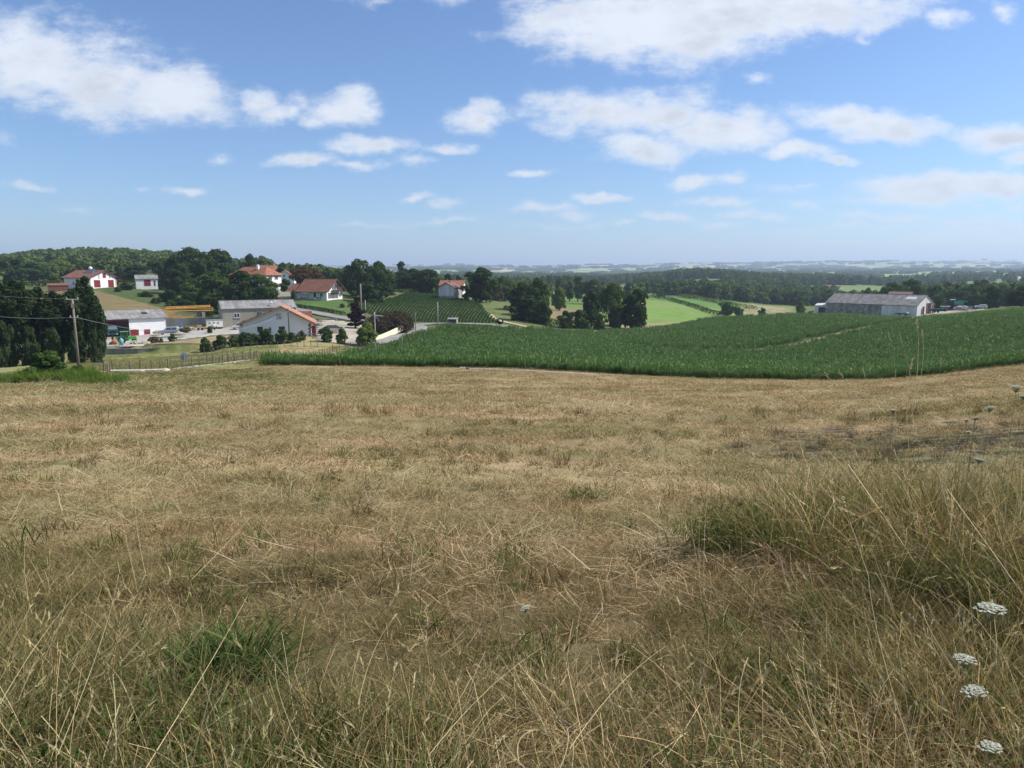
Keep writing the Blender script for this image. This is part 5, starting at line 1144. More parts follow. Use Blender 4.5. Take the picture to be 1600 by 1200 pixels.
# ------------------------------------------------------------------ walls of the yard
def wall_run(name, label, pts, ztop, thick, mat, cat='wall', cope=None, hgt=None, base=1.6):
    """pts: (px, D, row of top)"""
    P_ = [Vector((slope(u, py)[0] * D, D, CAMZ + slope(u, py)[1] * D)) for u, D, py in pts]
    t = thing(name, label, cat, P_[0]); mb = MB(); cp = MB()
    for i in range(len(P_) - 1):
        a, c_ = P_[i] - P_[0], P_[i+1] - P_[0]; n = Vector((-(c_-a).y, (c_-a).x, 0)).normalized() * thick / 2
        for m2, za, zb, g in ((mb, -base, 0, 0), (cp, 0.002, .1, .04)):
            nn = n * (1 + g / thick * 2)
            m2.add([a-nn+Vector((0,0,za)), c_-nn+Vector((0,0,za)), c_+nn+Vector((0,0,za)), a+nn+Vector((0,0,za)), a-nn+Vector((0,0,zb)), c_-nn+Vector((0,0,zb)), c_+nn+Vector((0,0,zb)), a+nn+Vector((0,0,zb))], [(0,1,2,3),(7,6,5,4),(0,4,5,1),(1,5,6,2),(2,6,7,3),(3,7,4,0)])
    part('wall', mb, mat, t)
    if cope: part('coping', cp, cope, t)
    return t
wall_run('retaining_wall', 'stained grey concrete retaining wall below the farm yard', [(140,140,545),(215,140.5,545.5),(228,141,545.2),(250,141.5,544),(300,142.5,544),(330,144,543.5)], 0, .3, 'concrete_wall', cope='concrete_wall', base=2.4)
wall_run('high_wall', 'tall weathered concrete wall behind the yard, under the yellow crane', [(236,188,497.5),(300,190.5,496.8),(346,191.5,495)], 0, .3, 'concrete_wall', base=4.2)
wall_run('roadside_wall', 'bright cream roadside wall curving under the dark hedge', [(580,161,527.0),(596,165,523.0),(608,170,518.0),(620,176,512.4),(629,182,508.2)], 0, .45, 'cream_wall', base=1.3)
wall_run('stone_wall', 'low stone wall across the yard behind the farmhouse', [(493,203,498.3),(512,203,498.3),(526,203,498.4)], 0, .4, 'stone_patchy', base=1.0, cope='grey_block')
t = px_thing('long_rail', 'dark steel beam lying along the low wall by the dry lawn', 'beam', 254, 543.2, 142.6, 0); part('beam', MB().box(-1.7,1.7,-.08,.08,.12,.3).box(-1.6,-1.5,-.05,.05,-.1,.12).box(1.5,1.6,-.05,.05,-.1,.12), 'iron', t)
# ------------------------------------------------------------------ vehicles and yard things
def wheel(parent, x, y, r, w=.25, name='wheel', hub='galvanised', ax='y'):
    n = 14; mb = MB(); mb.tube([(x, y-w/2, 0), (x, y-w/2+.03, 0), (x, y+w/2-.03, 0), (x, y+w/2, 0)], [r*.9, r, r, r*.9], n)
    o = part(name, mb, 'tyre', parent, loc=(0,0,r)); h_ = MB().tube([(x, y-w/2-.02, 0), (x, y+w/2+.02, 0)], r*.52, 10); part('rim', h_, hub, o)
    return o
def car(name, label, cat, px, pyb, D, extra, mat, L=4.2, prof=None, wdt=1.75, wins=True):
    """profile side view along x; front towards -x"""
    t = px_thing(name, label, cat, px, pyb, D, extra)
    low, cab = prof
    part('body', MB().prism(low, -wdt/2, wdt/2), mat, t, bev=.06)
    c_ = MB(); n = len(cab)
    c_.add([(x, -wdt/2+.03+(z-cab[0][1])*.14, z) for x, z in cab] + [(x, wdt/2-.03-(z-cab[0][1])*.14, z) for x, z in cab], [tuple(range(n)), tuple(range(2*n-1, n-1, -1))] + [(i, i+n, (i+1)%n+n, (i+1)%n) for i in range(n)])
    cb = part('cabin', c_, mat, t, bev=.04)
    # side windows, windscreen
    xs = [p_[0] for p_ in cab]; z0 = cab[0][1] + .06; z1 = max(p_[1] for p_ in cab) - .10
    for s_ in (-1, 1):
        k = 3 if L > 4.1 else 2; x0_ = min(xs) + .35; x1_ = max(xs) - .15
        for i in range(k):
            a = x0_ + (x1_ - x0_) * i / k + .05; b2 = x0_ + (x1_ - x0_) * (i + 1) / k - .05; sk = .28 if i == 0 else 0
            yy = s_ * (wdt/2 - .02 - (z0-cab[0][1])*.14); y2 = s_ * (wdt/2 - .02 - (z1-cab[0][1])*.14)
            m_ = MB().add([(a, yy, z0), (b2, yy, z0), (b2, y2, z1), (a + sk, y2, z1), (a, yy - s_*.05, z0), (b2, yy - s_*.05, z0), (b2, y2 - s_*.05, z1), (a + sk, y2 - s_*.05, z1)], [(0,1,2,3),(7,6,5,4),(0,4,5,1),(1,5,6,2),(2,6,7,3),(3,7,4,0)])
            part('side_window', m_, 'glass', t)
    fx, fz = cab[-1]; gx_, gz_ = cab[0]
    m_ = MB(); a0 = Vector((cab[0][0], 0, cab[0][1] + .05)); a1 = Vector((cab[1][0], 0, cab[1][1] - .05)); nn = Vector((-.03, 0, .02))
    m_.add([tuple(a0 + nn + Vector((0, -wdt/2+.15, 0))), tuple(a0 + nn + Vector((0, wdt/2-.15, 0))), tuple(a1 + nn + Vector((0, wdt/2-.28, 0))), tuple(a1 + nn + Vector((0, -wdt/2+.28, 0))), tuple(a0 + Vector((.02, -wdt/2+.15, 0))), tuple(a0 + Vector((.02, wdt/2-.15, 0))), tuple(a1 + Vector((.02, wdt/2-.28, 0))), tuple(a1 + Vector((.02, -wdt/2+.28, 0)))], [(0,3,2,1),(4,5,6,7),(0,1,5,4),(1,2,6,5),(2,3,7,6),(3,0,4,7)])
    part('windscreen', m_, 'glass', t)
    for x_ in (-L*.31, L*.30):
        for s_ in (-1, 1): wheel(t, x_, s_*(wdt/2-.08), .33, .2)
    for s_ in (-1, 1):
        part('headlight', MB().box(-L/2-.02, -L/2+.10, s_*.62-.16, s_*.62+.16, .62, .78), 'lamp_glass', t)
        part('tail_light', MB().box(L/2-.08, L/2+.02, s_*.68-.1, s_*.68+.1, .75, 1.0), 'red_paint', t)
    part('bumper', MB().box(-L/2-.08, -L/2-.003, -wdt/2+.05, wdt/2-.05, .3, .52), 'black_plastic', t); part('side_trim', MB().box(-L/2+1.2, L/2-.9, -wdt/2-.02, -wdt/2+.02, .48, .60), 'black_plastic', t)
    return t
def suv_prof(L, h): return ([(-L/2,.32),(-L/2,.85),(-L/2+.15,.95),(-L/2+1.25,1.08),(L/2-.05,1.10),(L/2,.7),(L/2,.35)], [(-L/2+1.15,1.07),(-L/2+1.75,h),(L/2-.35,h),(L/2-.08,1.09)])
car('parked_car', 'silver grey estate car parked on the yard before the high wall', 'car', 261.5, 522.5, 165, 2, 'car_grey', 4.1, suv_prof(4.1, 1.72))
t = car('parked_van', 'small white panel van with black side trim by the grey building', 'van', 374, 515.3, 181, -8, 'car_white', 4.3, ([(-2.15,.32),(-2.15,.75),(-1.9,.95),(-1.15,1.08),(2.1,1.08),(2.15,.7),(2.15,.35)], [(-1.25,1.07),(-.55,1.72),(-.2,1.80),(2.0,1.80),(2.12,1.08)]))
t.scale = (.95,)*3
car('parked_car', 'red car half hidden beyond the grey sheet roof', 'car', 433.5, 470.5, 246, 6, 'car_red', 3.9, suv_prof(3.9, 1.5))
# truck in the barn
t = thing('truck', 'green lorry parked nose out inside the open barn', 'truck', BP + Matrix.Rotation(BR, 3, 'Z') @ Vector((-3.6, -1.0, .05)), BR - R(8))
part('cab', MB().add([(-1.15,-2.2,.75),(1.15,-2.2,.75),(1.15,-.4,.75),(-1.15,-.4,.75),(-1.15,-2.25,1.75),(1.15,-2.25,1.75),(1.15,-.4,1.75),(-1.15,-.4,1.75),(-1.0,-1.85,2.75),(1.0,-1.85,2.75),(1.0,-.45,2.8),(-1.0,-.45,2.8)], [(0,3,2,1),(0,1,5,4),(1,2,6,5),(2,3,7,6),(3,0,4,7),(4,5,9,8),(5,6,10,9),(6,7,11,10),(7,4,8,11),(8,9,10,11)]), 'teal_paint', t, bev=.05)
part('windscreen', MB().add([(-1.0,-2.24,1.82),(1.0,-2.24,1.82),(.9,-1.93,2.62),(-.9,-1.93,2.62),(-1.0,-2.15,1.82),(1.0,-2.15,1.82),(.9,-1.85,2.62),(-.9,-1.85,2.62)], [(0,1,2,3),(7,6,5,4),(0,4,5,1),(1,5,6,2),(2,6,7,3),(3,7,4,0)]), 'lamp_glass', t)
part('grille', MB().box(-.8,.8,-2.30,-2.18,1.05,1.4), 'black_plastic', t); part('bumper', MB().box(-1.2,1.2,-2.42,-2.2,.45,.85), 'dark_green_paint', t)
for s_ in (-1, 1): part('headlight', MB().box(s_*.85-.14,s_*.85+.14,-2.45,-2.40,.58,.74), 'lamp_glass', t); wheel_o = MB().tube([(s_*1.02-.13,-1.6,.5),(s_*1.02+.13,-1.6,.5)], .5, 12); part('wheel', wheel_o, 'tyre', t)
for s_ in (-1, 1): part('wheel', MB().tube([(s_*1.02-.15,2.2,.5),(s_*1.02+.15,2.2,.5)], .5, 12), 'tyre', t)
part('load_box', MB().box(-1.2,1.2,-.3,3.6,1.0,3.3), 'dark_green_paint', t); part('chassis', MB().box(-.5,.5,-2.1,3.6,.6,.74), 'iron', t)
# tractor
t = px_thing('tractor', 'bright green tractor with cab standing in the yard before the barn', 'tractor', 195, 543.2, 149, 0)
part('bonnet', MB().frustum(.35,2.0,-.4,.4,.85,1.55,.35,1.85,-.34,.34), 'tractor_green', t, bev=.05)
part('body', MB().box(-1.0,.4,-.35,.35,.6,1.1), 'iron', t)
cb = MB()
for x_, y_ in ((-1.0,-.62),(-1.0,.56),(.3,-.62),(.3,.56)): cb.box(x_, x_+.08, y_, y_+.08, 1.05, 2.45)
cb.box(-1.15,.5,-.75,.75,2.45,2.6).box(-1.0,.38,-.62,.64,1.0,1.2); part('cab', cb, 'tractor_green', t); part('cab_glass', MB().box(-.92,.3,-.57,.57,1.2,2.43), 'glass', t)
for s_ in (-1, 1):
    part('mudguard', MB().add([(-1.65,s_*.62,1.1),(-1.35,s_*.62,1.55),(-.6,s_*.62,1.62),(-.15,s_*.62,1.2),(-1.65,s_*1.05,1.1),(-1.35,s_*1.05,1.55),(-.6,s_*1.05,1.62),(-.15,s_*1.05,1.2)], [(0,1,5,4),(1,2,6,5),(2,3,7,6)]), 'tractor_green', t)
    for x_, r_, w_ in ((-.9,.78,.42),(1.45,.5,.3)):
        o = part('wheel', MB().tube([(x_, s_*.85-w_/2, r_),(x_, s_*.85-w_/2+.06, r_),(x_, s_*.85+w_/2-.06, r_),(x_, s_*.85+w_/2, r_)], [r_*.88, r_, r_, r_*.88], 16), 'tyre', t); part('rim', MB().tube([(x_, s_*.85-w_/2-.02, r_),(x_, s_*.85+w_/2+.02, r_)], r_*.55, 12), 'tractor_green', o)
part('rear_hood', MB().frustum(-2.3,-1.0,-.5,.5,.7,1.45,-2.0,-1.05,-.4,.4), 'tractor_green', t); part('counterweight', MB().box(-2.75,-2.35,-.35,.35,.9,1.7), 'black_plastic', t)
t = px_thing('tank', 'small upright teal tank in front of the green tractor', 'tank', 186.5, 544.3, 144.5, 0); part('shell', MB().tube([(0,0,0),(0,0,1.0),(0,0,1.25),(0,0,1.35)], [.42,.42,.28,.1], 12), 'teal_light', t, smooth=True); part('cap', MB().tube([(0,0,1.35),(0,0,1.45)], .1, 8), 'car_white', t)
t = px_thing('concrete_mixer', 'rust orange mixer drum lying left of the green tractor', 'drum', 175.5, 541.8, 146, 0); part('drum', MB().tube([(-.5,0,.45),(-.25,0,.5),(.25,0,.5),(.6,0,.5)], [.22,.5,.55,.4], 12), 'orange_rust', t, smooth=True); part('frame', MB().box(-.3,.4,-.3,.3,0,.12), 'rust', t)
t = px_thing('rusty_drum', 'smaller rust orange drum at the far left of the yard clutter', 'drum', 169.5, 542.0, 146, 0); part('drum', MB().tube([(-.3,0,.25),(.3,0,.28)], [.22,.26], 10), 'orange_rust', t); part('base', MB().box(-.2,.2,-.2,.2,0,.06), 'rust', t)
def rubble(name, label, px, pyb, D, w, h, mat, n=26, seed=1, cat='heap', sz=.28):
    t_ = px_thing(name, label, cat, px, pyb, D, 0); rnd = random.Random(seed); mb = MB()
    m2 = MB().ball((0,0,0), 1, 1, 14, .12, seed); m2.v = [(x*w/2, y*w*.4, max(-.2, z*h*.8)) for x, y, z in m2.v]; part('heap', m2, mat, t_)
    for i in range(n):
        a = rnd.random()*6.283; q_ = rnd.random()**.6; x_, y_ = math.cos(a)*q_*w/2, math.sin(a)*q_*w*.4
        mb.ball((x_, y_, h*.8*(1-q_*q_)**.5 + .02), sz*rnd.uniform(.4,1), rnd.uniform(.4,.8), 5, .3, i)
    o = part('stones', mb, 'rock_pale' if mat == 'rubble' else mat, t_); o['kind'] = 'stuff'; return t_
rubble('rubble_heap', 'grey rubble heap right of the green tractor', 208, 543.6, 146, 1.8, .8, 'rubble', 30, 2)
rubble('rubble_heap', 'low rubble heap at the left end of the dry lawn', 222, 543.0, 147, 2.4, .6, 'rubble', 30, 3)
rubble('stone_heap', 'pale flat stones just above the retaining wall', 197, 544.2, 142.5, 3.0, .3, 'rubble', 40, 4)
rubble('stone_heap', 'pale stones between the grey car and the wall clutter', 279, 522.6, 163, 2.6, .5, 'rubble', 40, 5)
rubble('stone_heap', 'boards and stones left of the grey car', 245, 519.5, 170, 2.4, .5, 'rubble', 30, 9)
t = px_thing('barrel', 'bright blue plastic barrel before the high concrete wall', 'barrel', 281, 511.8, 184, 0); part('shell', MB().tube([(0,0,0),(0,0,.1),(0,0,.45),(0,0,.8),(0,0,.9)], [.28,.33,.35,.33,.28], 12), 'blue_plastic', t, smooth=True); part('lid', MB().tube([(0,0,.9),(0,0,.95)], .26, 12), 'blue_plastic', t)
t = px_thing('plank_stack', 'untidy stack of timber planks right of the blue barrel', 'timber', 293, 515.5, 180, 4)
rnd = random.Random(8)
for k in range(9): part('plank', MB().box(-1.6,1.6,-.12,.12,0,.07), 'grey_wood' if k % 2 else 'brown_wood', t, loc=(rnd.uniform(-.4,.4), (k % 3) * .27, (k // 3) * .09), rot=(0, 0, rnd.uniform(-.08,.08)))
t = px_thing('trailer', 'rusty flat trailer with two uprights behind the lawn', 'trailer', 313, 516.5, 178, 0); part('bed', MB().box(-2.0,2.0,-.9,.9,.55,.7), 'yellow_paint', t); part('upright', MB().box(-1.5,-1.3,-.1,.1,.7,2.1), 'rust', t); part('upright', MB().box(.7,.9,-.1,.1,.7,2.1), 'rust', t)
for x_ in (-.6, .3):
    for s_ in (-1, 1): part('wheel', MB().tube([(x_, s_*.8-.1, .3),(x_, s_*.8+.1, .3)], .3, 10), 'tyre', t)
part('load', MB().box(-.9,.3,-.5,.5,.7,1.25), 'galvanised', t)
t = px_thing('site_hut', 'white site cabin with three small windows under the high wall', 'cabin', 334.5, 513.8, 184, 6); w, d = 3.9, 2.2
part('body', MB().box(-w/2,w/2,-d/2,d/2,.45,2.25), 'dirty_white', t); part('roof', MB().box(-w/2-.08,w/2+.08,-d/2-.08,d/2+.08,2.25,2.33), 'galvanised', t); part('chassis', MB().box(-w/2+.1,w/2-.1,-d/2+.1,d/2-.1,.1,.45), 'iron', t)
for al in (-1.2,-.2,.8): window(t, 'front', w, d, al, 1.35, .42, .42, mull=0, sill=False, frame='grey_block')
t = px_thing('cement_mixer', 'pale cement mixer on rusty legs in front of the site cabin', 'cement mixer', 331.5, 515.4, 179, 0); part('drum', MB().tube([(-.35,0,.9),(-.1,0,1.0),(.25,0,1.15),(.5,0,1.3)], [.2,.42,.4,.2], 12), 'rock_pale', t, smooth=True)
part('frame', MB().tube([(-.5,-.3,0),(-.1,-.3,.9),(.4,-.3,0)], .04, 5).tube([(-.5,.3,0),(-.1,.3,.9),(.4,.3,0)], .04, 5), 'rust', t); part('wheel', MB().tube([(.4,-.4,.2),(.4,-.3,.2)], .2, 10), 'tyre', t); part('motor_box', MB().box(.7,1.0,-.2,.2,.2,.9), 'rust', t)
# folded tower crane
t = px_thing('folded_crane', 'folded yellow tower crane lying on its trailer above the high wall', 'crane', 296.5, 496.2, 196, 2)
def truss(x0, x1, z0, z1, yw, n):
    mb = MB()
    for z in (z0, z1):
        for y_ in ((-yw, yw) if z == z0 else (0,)): mb.tube([(x0, y_, z), (x1, y_, z)], .10, 4)
    for k in range(n):
        a = x0 + (x1-x0)*k/n; c_ = x0 + (x1-x0)*(k+1)/n; m2 = (a+c_)/2
        for y_ in (-yw, yw): mb.tube([(a, y_, z0), (m2, 0, z1), (c_, y_, z0)], .055, 4)
    return mb
part('jib', truss(-5.9, 5.6, 2.75, 3.15, .45, 22), 'yellow_paint', t, rot=(0, R(-1.2), 0)); part('mast', truss(-6.2, 6.2, 1.85, 2.45, .5, 22), 'yellow_paint', t)
part('end_frame', MB().box(-6.4,-6.1,-.5,.5,1.75,2.85), 'yellow_paint', t); part('end_frame', MB().box(5.8,6.1,-.5,.5,1.6,2.7), 'yellow_paint', t); part('lower_beam', MB().box(3.8,6.1,-.2,.2,1.6,1.78), 'yellow_paint', t)
part('base_frame', MB().box(-5.2,-4.2,-.8,.8,.05,1.25).box(-5.2,1.5,-.3,.3,.1,.5).box(-4.9,-2.5,-.2,.2,.9,1.2), 'yellow_paint', t)
part('strut', MB().tube([(-4.2,-.3,.75),(3.2,-.3,1.5)], .09, 6), 'galvanised', t); part('counterweight', MB().box(3.2,4.0,-.6,.6,.1,1.4), 'grey_block', t, 'pale concrete counterweight'); part('machinery', MB().box(2.0,3.15,-.5,.5,.15,1.5).tube([(1.7,-.6,.2),(2.0,-.6,1.1),(2.6,-.6,1.5)], .06, 5), 'iron', t)
# black-covered heap in the yard
t = px_thing('covered_heap', 'low heap under a taut black sheet in the pale yard', 'heap', 517.5, 512, 170, 0); part('sheet', MB().add([(-2.4,-1.6,-.2),(2.4,-1.6,-.2),(2.6,1.6,-.2),(-2.4,1.6,-.2),(-.9,-.4,.62),(1.1,-.4,.58),(1.1,.4,.6),(-.9,.4,.62),(-2.4,-1.6,-.6),(2.4,-1.6,-.6),(2.6,1.6,-.6),(-2.4,1.6,-.6)], [(0,1,5,4),(1,2,6,5),(2,3,7,6),(3,0,4,7),(4,5,6,7),(8,9,1,0),(9,10,2,1),(10,11,3,2),(11,8,0,3)]), 'black_sheet', t); part('kerb', MB().box(-2.5,2.7,-2.2,-1.9,-1.6,-.05).box(2.75,3.0,-2.2,1.8,-1.6,.1), 'rock_pale', t)
t = px_thing('blue_gate', 'grey blue metal rail fence by the farmhouse corner', 'fence', 487, 527.5, 151, 0)
for z in (.35, .75): part('rail', MB().box(-4.2,4.2,-.03,.03,z,z+.13), 'sign_back', t)
for k in range(5): part('post', MB().box(-4.2+k*2.05,-4.08+k*2.05,-.05,.05,-.4,.95), 'sign_back', t)
rubble('stone_heap', 'white pebbly heap at the farmhouse yard edge', 498, 507, 188, 2.2, .7, 'rubble', 40, 12)
# tractor tyre standing in the slope
t = px_thing('tyre_planter', 'huge black tractor tyre standing upright on the slope', 'tyre', 781.5, 506.8, 203, 4)
mb = MB(); n = 24; m_ = 8; vs = []; fs = []
for i in range(n):
    a = 6.2832 * i / n
    for k in range(m_):
        c_ = 6.2832 * k / m_; r_ = .72 + .21 * math.cos(c_) + (.04 if (i % 2 and abs(c_) < 1) else 0); vs.append((r_ * math.cos(a), .25 * math.sin(c_), .9 + r_ * math.sin(a)))
for i in range(n):
    for k in range(m_): fs.append((i*m_+k, i*m_+(k+1)%m_, ((i+1)%n)*m_+(k+1)%m_, ((i+1)%n)*m_+k))
part('tyre', mb.add(vs, fs), 'tyre', t); part('planting', MB().ball((0,.1,.5), .4, .8, 7, .2, 3), 'leaf_olive', t)
# right-hand farm clutter
t = px_thing('farm_trailer', 'low dark flat trailer parked along the long barn', 'trailer', 1409.5, 493.2, 262, 4); part('bed', MB().box(-2.6,2.6,-1,1,.5,.75), 'iron', t); part('load', MB().box(-2.4,1.0,-.9,.9,.75,.95), 'dark_green_paint', t); part('drawbar', MB().tube([(-2.6,0,.5),(-3.8,0,.3)], .06, 5), 'iron', t)
part('white_bag', MB().ball((1.5,0,1.05), .38, 1.2, 8, .1), 'car_white', t)
for x_ in (-1,1): [part('wheel', MB().tube([(x_, s_*.9-.12, .32),(x_, s_*.9+.12, .32)], .32, 10), 'tyre', t) for s_ in (-1,1)]
t = px_thing('farm_trailer', 'dark green tipping trailer to the right of the barn gable', 'trailer', 1462, 488.5, 262, 0); part('bed', MB().frustum(-2.2,2.2,-1,1,.6,1.45,-2.35,2.35,-1.1,1.1), 'dark_green_paint', t); part('drawbar', MB().tube([(2.2,0,.6),(3.4,0,.4)], .06, 5), 'iron', t)
[part('wheel', MB().tube([(x_, s_*.9-.12, .4),(x_, s_*.9+.12, .4)], .4, 10), 'tyre', t) for s_ in (-1,1) for x_ in (-.6,.5)]
t = px_thing('farm_machine', 'white and teal spreader beside the tipping trailer', 'machine', 1475, 486.5, 266, 0); part('hopper', MB().frustum(-1,1,-.8,.8,.8,1.8,-1.4,1.4,-1.1,1.1), 'teal_paint', t); part('lid', MB().box(-1.7,1.7,-.6,.6,1.85,1.95), 'car_white', t); [part('wheel', MB().tube([(0,s_-.12,.45),(0,s_+.12,.45)], .45, 12), 'tyre', t) for s_ in (-1,1)]
t = px_thing('harvester', 'green and yellow harvester parked in front of the bushes', 'harvester', 1489, 480.5, 290, 0)
part('body', MB().box(-.2,3.2,-1.1,1.1,1.2,2.4), 'teal_paint', t); part('cab', MB().box(-1.6,-.2,-1,1,1.3,3.1), 'glass', t); part('cab_roof', MB().box(-1.7,.3,-1.1,1.1,3.1,3.25), 'car_white', t); part('spout', MB().tube([(1.0,0,2.4),(2.2,0,2.9),(4.6,0,2.5)], .2, 6), 'tractor_green', t)
[part('wheel', MB().tube([(x_, s_*1.1-.2, r_),(x_, s_*1.1+.2, r_)], r_, 12), 'tyre', t) for s_ in (-1,1) for x_, r_ in ((-.9,.85),(2.4,.6))]; part('header', MB().box(-2.8,-1.7,-1.4,1.4,.2,.9), 'red_machine', t)
rubble('gravel_heap', 'grey gravel heap at the right end of the barn yard', 1502, 484, 272, 6.5, 2.0, 'gravel_grey', 60, 6, sz=.2)
t = px_thing('red_harrow', 'low red farm implement in front of the gravel heap', 'farm implement', 1497, 486.2, 262, 0); part('frame', MB().box(-2.6,2.4,-.3,-.2,.5,.62).box(-2.6,2.4,.2,.3,.5,.62), 'red_machine', t)
for k in range(9): part('tine', MB().tube([(-2.4+k*.58,0,.6),(-2.3+k*.58,-.2,.2),(-2.45+k*.58,-.1,0)], .05, 5), 'red_machine', t)
t = px_thing('water_tank', 'square grey caged water tank on the maize crest', 'tank', 1514.5, 482.6, 258, 0); part('tank', MB().box(-.7,.7,-.55,.55,.15,1.1), 'grey_block', t); part('cage', MB().box(-.78,.78,-.62,-.58,.05,.1).box(-.78,.78,-.62,-.58,1.1,1.15).box(-.78,-.74,-.62,-.58,.05,1.15).box(.74,.78,-.62,-.58,.05,1.15).box(-.05,0,-.62,-.58,.05,1.15), 'iron', t)
car('parked_car', 'pale car barely visible behind the maize crest', 'car', 1530.5, 482.0, 262, 0, 'car_white', 4.0, suv_prof(4.0, 1.45))
rubble('junk_pile', 'dark junk pile left of the barn annexe', 1268, 489.5, 292, 3.6, 1.3, 'iron', 20, 7)

# ------------------------------------------------------------------ poles, wires, signs
def pole(px, pyt, pyb, D, r, mat, label, arms=(), cat='utility pole', name='utility_pole', lean=0.0, snap=True):
    x = slope(px, pyb)[0] * D; z = h1(x, D) if snap else CAMZ + slope(px, pyb)[1] * D; top = CAMZ + slope(px, pyt)[1] * D; h = top - z
    t_ = thing(name, label, cat, (x, D, z), face_cam(px)); part('pole', MB().tube([(0,0,-.6),(lean*h*.5,0,h*.5),(lean*h,0,h)], [r,r*.88,r*.72], 9), mat, t_, smooth=True)
    for k, (dz, half) in enumerate(arms):
        part('crossarm', MB().box(lean*h-half,lean*h+half,-.05,.05,h-dz-.05,h-dz+.05).tube([(lean*h,0,h-dz-.6),(lean*h+half*.6,0,h-dz)], .02, 4), 'galvanised', t_)
        for s_ in (-1, 1): part('insulator', MB().tube([(lean*h+s_*half*.85,0,h-dz+.05),(lean*h+s_*half*.85,0,h-dz+.14),(lean*h+s_*half*.85,0,h-dz+.22)], [.05,.07,.03], 7), 'pole_concrete', t_)
    return t_, Vector((x, D, z)), h
WP, wp_, wh = pole(123, 468, 571, 80, .15, 'pole_wood', 'weathered wooden utility pole standing before the poplars', arms=((-.02,.62),(2.0,.42)))
part('transformer_box', MB().box(-.18,.12,-.32,-.14,wh-.95,wh-.45), 'pole_wood', WP)
pole(453, 482, 541, 146, .15, 'dark_pole', 'dark pole in front of the white farmhouse gable', arms=((.5,.35),))
pole(586.5, 487.5, 531, 160, .16, 'pole_concrete', 'pale concrete pole with lamp bracket at the road bend', arms=())
CPt = [o for o in bpy.data.objects if o.get('label', '').startswith('pale concrete pole with lamp')][0]
part('bracket', MB().tube([(0,0,6.1),(1.0,0,6.25),(1.9,0,6.1)], .045, 5).tube([(.2,0,6.0),(.7,0,5.5),(.9,0,4.9)], .04, 5).box(.1,1.6,-.1,.1,6.15,6.3), 'pvc_white', CPt)
pole(564.5, 443.5, 488.5, 208, .30, 'pole_wood', 'tall thick grey pole beside the dark hedge above the road')
pole(571, 469, 484, 222, .16, 'pole_concrete', 'short pale post on the slope right of the thick pole', name='post', cat='post')
pole(684.3, 472, 506.5, 203, .15, 'pole_concrete', 'slim pale pole against the maize rows')
pole(649.5, 487.5, 518, 178, .11, 'pole_wood', 'short wooden pole at the inner edge of the road bend')
pole(1436.5, 444, 470, 420, .12, 'dark_pole', 'thin dark pole over the end of the long barn')
def wire(name, label, a, c_, sag, r=.02, par=None):
    pts = [a.lerp(c_, k / 24) + Vector((0, 0, -sag * 4 * (k/24) * (1 - k/24))) for k in range(25)]
    o = part(name, MB().tube(pts, r, 5), 'wire_metal', None); tag(o, label, 'cable'); return o
top = wp_ + Vector((0, 0, wh)); wire('overhead_wire', 'upper overhead wire sagging from left edge to the wooden pole', ray(-320, 398, 76), top + Vector((-.4,0,.1)), 1.2, .013)
wire('overhead_wire', 'lower thicker overhead cable sagging left of the wooden pole', ray(-320, 400, 78), top + Vector((-.2,0,-2.0)), 2.2, .022)
wire('overhead_wire', 'cable running down from the wooden pole past the white barn', top + Vector((.2,0,-2.0)), ray(453, 485, 146), 3.2, .02)
wire('overhead_wire', 'cable from the concrete pole down into the garden', ray(586, 489, 160), ray(556, 505, 150), .2, .02)
# small marker posts in the maize
for (px, pt, pb, D, lb) in [(587.5,536,551,112,'slim pale stake in the maize, left of two near the road'),(628.5,526,540,134,'slim pale stake in the maize, right of two near the road'),(659.5,528,534,140,'short stake in the maize beyond the two others')]:
    pole(px, pt, pb, D, .05, 'pole_concrete', lb, name='marker_stake', cat='stake', snap=False)
# round sign seen from behind
x_, D_ = slope(289, 575)[0] * 79, 79; z_ = h1(x_, D_); t = thing('road_sign', 'round road sign seen from behind at the fence', 'sign', (x_, D_, z_), face_cam(289)); hz = CAMZ + slope(289, 557)[1] * 79 - z_
part('sign_disc', MB().tube([(0,-.012,hz),(0,.012,hz)], .43, 24), 'sign_back', t); part('post', MB().tube([(0,-.06,-.4),(0,-.06,hz+.3)], .035, 7), 'galvanised', t); part('clamp', MB().box(-.25,.25,-.05,-.02,hz+.1,hz+.14).box(-.25,.25,-.05,-.02,hz-.18,hz-.14), 'galvanised', t)
# the lane-side fence: posts of uneven height and lean, with two wires
FN = [(142,577.5,77),(160,577.5,77),(200,577.5,77.5),(260,574.5,78),(300,571,80),(340,568,84),(372,563,91),(405,557,101),(440,552,112),(480,547,123),(515,543,133),(550,537.5,142),(585,532,150),(612,528,157),(640,522,164),(662,516.5,173),(682,511.5,187)]
FP = np.array([(slope(u, py)[0] * D, D) for u, py, D in FN]); SL = np.concatenate([[0], np.cumsum(np.hypot(*np.diff(FP, axis=0).T))])
t0 = Vector((FP[0][0], FP[0][1], h1(*FP[0]))); fence = thing('fence', 'uneven wooden post and wire fence along the lane', 'fence', t0)
rnd = random.Random(12); s = 0.2; prev = []; PM = [MB().tube([(0,0,-.5),(.01,0,.6),(0,.01,1.25),(0,.01,1.28)], [.085,.08,.07,.05], 7).mesh('post') for _ in range(1)]
PM.append(MB().tube([(0,0,-.5),(0,.02,.5),(0,0,1.1)], [.06,.055,.045], 6).mesh('post')); PM.append(MB().box(-.05,.05,-.05,.05,-.5,1.2).mesh('post'))
tops = []
